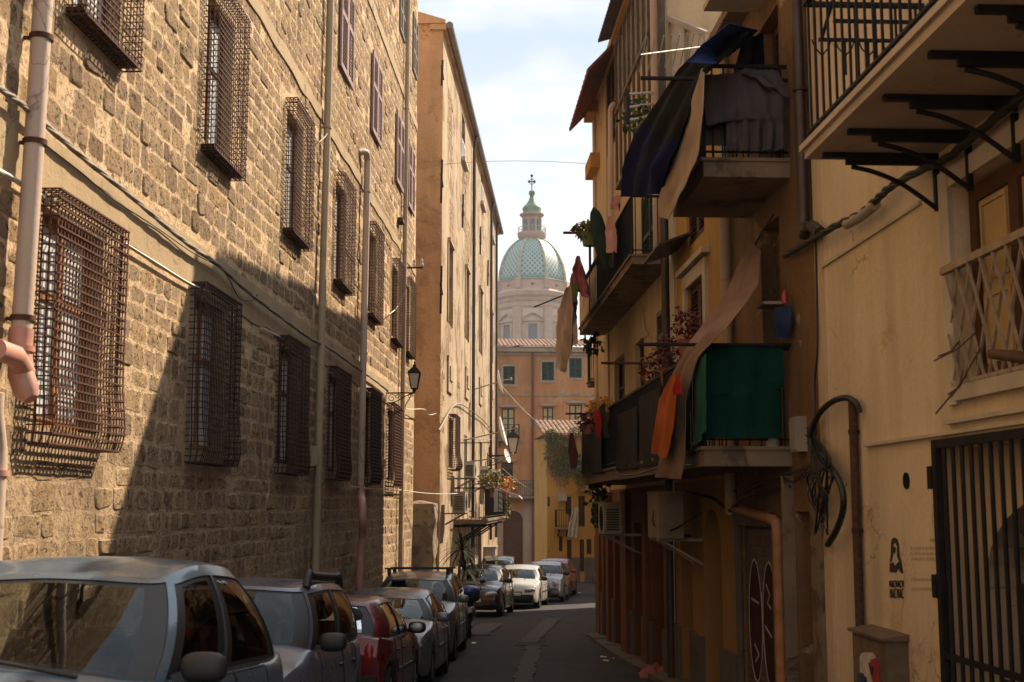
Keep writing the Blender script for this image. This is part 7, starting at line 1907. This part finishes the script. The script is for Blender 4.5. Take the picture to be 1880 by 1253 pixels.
make_car('parked_car', 'dark green car parked in shade under the archway behind the champagne hatchback', (-.55, 52.0), toward(.05), p_dark, L=3.9, W=1.66, H=1.66, hood=.94, cowl_z=1.05, belt=1.05, tail=1.05, rear_z=1.08, cowl=.92, roof_f=.35, roof_b=-1.45, roof_w=.60, tail_base=-1.78, wb=2.5, detail=False)
# scooter with a blue topped box
sc_ = empty('scooter', (-1.02, 29.9, gz(29.9)), 'dark scooter with a blue topped luggage box standing behind the silver estate', 'scooter', None)
sc_.rotation_euler = (0, 0, .05)
for y in (.62, -.62):
    t = MB(); rows = []
    for dx, rr in ((-.05, .15), (-.055, .22), (0, .255), (.055, .22), (.05, .15)): rows.append([Vector((dx, y + rr * math.cos(2 * math.pi * k / 22), .255 + rr * math.sin(2 * math.pi * k / 22))) for k in range(22)])
    t.grid(rows, closed=True); wo = t.build('wheel', M['rubber'], sc_, smooth=50, local=True)
    t = MB(); t.tube([(-.04, y, .255), (.04, y, .255)], .155, 16); t.build('rim', M['rim'], wo, smooth=40, local=True)
b = MB(); b.tube([(0, .62, .26), (0, .50, .55), (0, .40, .85), (0, .36, 1.02)], [.05, .09, .11, .06], 12); b.tube([(0, .42, .32), (0, .1, .28), (0, -.2, .35)], [.12, .15, .14], 12); b.tube([(0, -.05, .42), (0, -.3, .55), (0, -.62, .62), (0, -.85, .66)], [.13, .17, .16, .07], 14)
b.build('body', p_black, sc_, smooth=50, local=True)
b = MB(); b.tube([(0, .0, .70), (0, -.25, .76), (0, -.6, .78)], [.10, .14, .11], 12); b.build('seat', M['seat'], sc_, smooth=50, local=True)
b = MB(); b.tube(smooth_path([(-.33, .28, 1.05), (-.12, .38, 1.05), (.12, .38, 1.05), (.33, .28, 1.05)]), .018, 8); b.build('handlebar', M['black_plastic'], sc_, smooth=60, local=True)
b = MB(); b.ball((0, .46, .98), (.10, .07, .09), 12, 8); b.build('headlight', M['lens'], sc_, smooth=60, local=True)
for s_ in (-1, 1):
    b = MB(); b.tube([(s_ * .28, .32, 1.05), (s_ * .32, .34, 1.2)], .008, 5); b.ball((s_ * .33, .33, 1.23), (.07, .02, .045), 10, 8); b.build('mirror', M['black_plastic'], sc_, smooth=60, local=True)
b = MB(); b.tube([(0, -.92, .93), (0, -.92, 1.06)], [.24, .25], 20); b.ball((0, -.92, .94), (.25, .22, .12), 18, 10)
tb_ = b.build('luggage_box', M['black_plastic'], sc_, smooth=50, local=True)
b = MB(); b.ball((0, -.92, 1.08), (.255, .225, .14), 18, 10); b.build('box_lid', plain('blue_plastic_lid', (.03, .05, .22), .25, .15, 4, 0, 0), tb_, smooth=60, local=True)
b = MB(); b.bar((0, -.70, .78), (0, -1.05, .84), .12, .03); b.build('rack', M['iron'], sc_, local=True)
# ------------------------------------------------------------------ road details
mb = MB(); x0, y0 = .42, 27.6
for i in range(9): mb.box((x0, y0 - .26 + .065 * i, road_z(x0, y0) + .004), (.62, .035, .03))
fr = MB()
for dx, dy, sx, sy in ((-.34, 0, .06, .68), (.34, 0, .06, .68), (0, -.32, .62, .05), (0, .32, .62, .05)): fr.box((x0 + dx, y0 + dy, road_z(x0, y0) + .003), (sx, sy, .04))
dr_ = empty('drain_cover', (x0, y0, gz(y0)), 'rusty rectangular drain cover set in the middle of the road', 'drain cover')
mb.build('grate', M['iron'], dr_); fr.build('frame', M['rust_dark'], dr_)
pm = NT('newer_asphalt_patch'); pm.base(pm.mix(pm.ramp(pm.noise(30, 4), .4, .7), (.055, .050, .045), (.10, .09, .08))); pm.rough(.85); pm.b.inputs['Specular IOR Level'].default_value = .25; pm.bump(pm.noise(60, 4), .5, .01)
rr_ = random.Random(3)
def patch_pts(path, w): 
    return [(x - w + rr_.uniform(-.06, .06), y) for x, y in path] + [(x + w + rr_.uniform(-.06, .06), y) for x, y in path[::-1]]
def wobble(a, b, n): return [(lerp(a[0], b[0], i / n) + rr_.uniform(-.03, .03), lerp(a[1], b[1], i / n)) for i in range(n + 1)]
def ground_strip(path, w, lift=.012):
    mb = MB(); L1 = []; L2 = []
    for x, y in path:
        w1, w2 = w * rr_.uniform(.8, 1.15), w * rr_.uniform(.8, 1.15)
        def g_(xx): return gz(y) + .022 * mnoise.noise(Vector((xx * .5, y * .35, 0))) + lift
        L1.append((x - w1, y, g_(x - w1))); L2.append((x + w2, y, g_(x + w2)))
    mb.sheet([L1, L2], .005); o = mb.build('road_patch', pm.mat, smooth=60); o['kind'] = 'structure'
ground_strip(wobble((.05, 17), (.45, 27.2), 40), .16)
ground_strip(wobble((.35, 28.1), (1.2, 36), 30), .22)
ground_strip(wobble((-.9, 30), (-.5, 34), 14), .35)
# ------------------------------------------------------------------ thin summer haze over the whole place
mb = MB(); mb.box((0, 95, 12), (150, 330, 34))
hz = mb.build('haze', bpy.data.materials.new('haze')); hz['kind'] = 'stuff'
hm = bpy.data.materials['haze']; hm.use_nodes = True; hm.node_tree.nodes.clear()
ho = hm.node_tree.nodes.new('ShaderNodeOutputMaterial'); hv = hm.node_tree.nodes.new('ShaderNodeVolumePrincipled')
hv.inputs['Color'].default_value = (.85, .86, .88, 1); hv.inputs['Density'].default_value = .00042; hv.inputs['Anisotropy'].default_value = .3
hm.node_tree.links.new(hv.outputs[0], ho.inputs['Volume'])
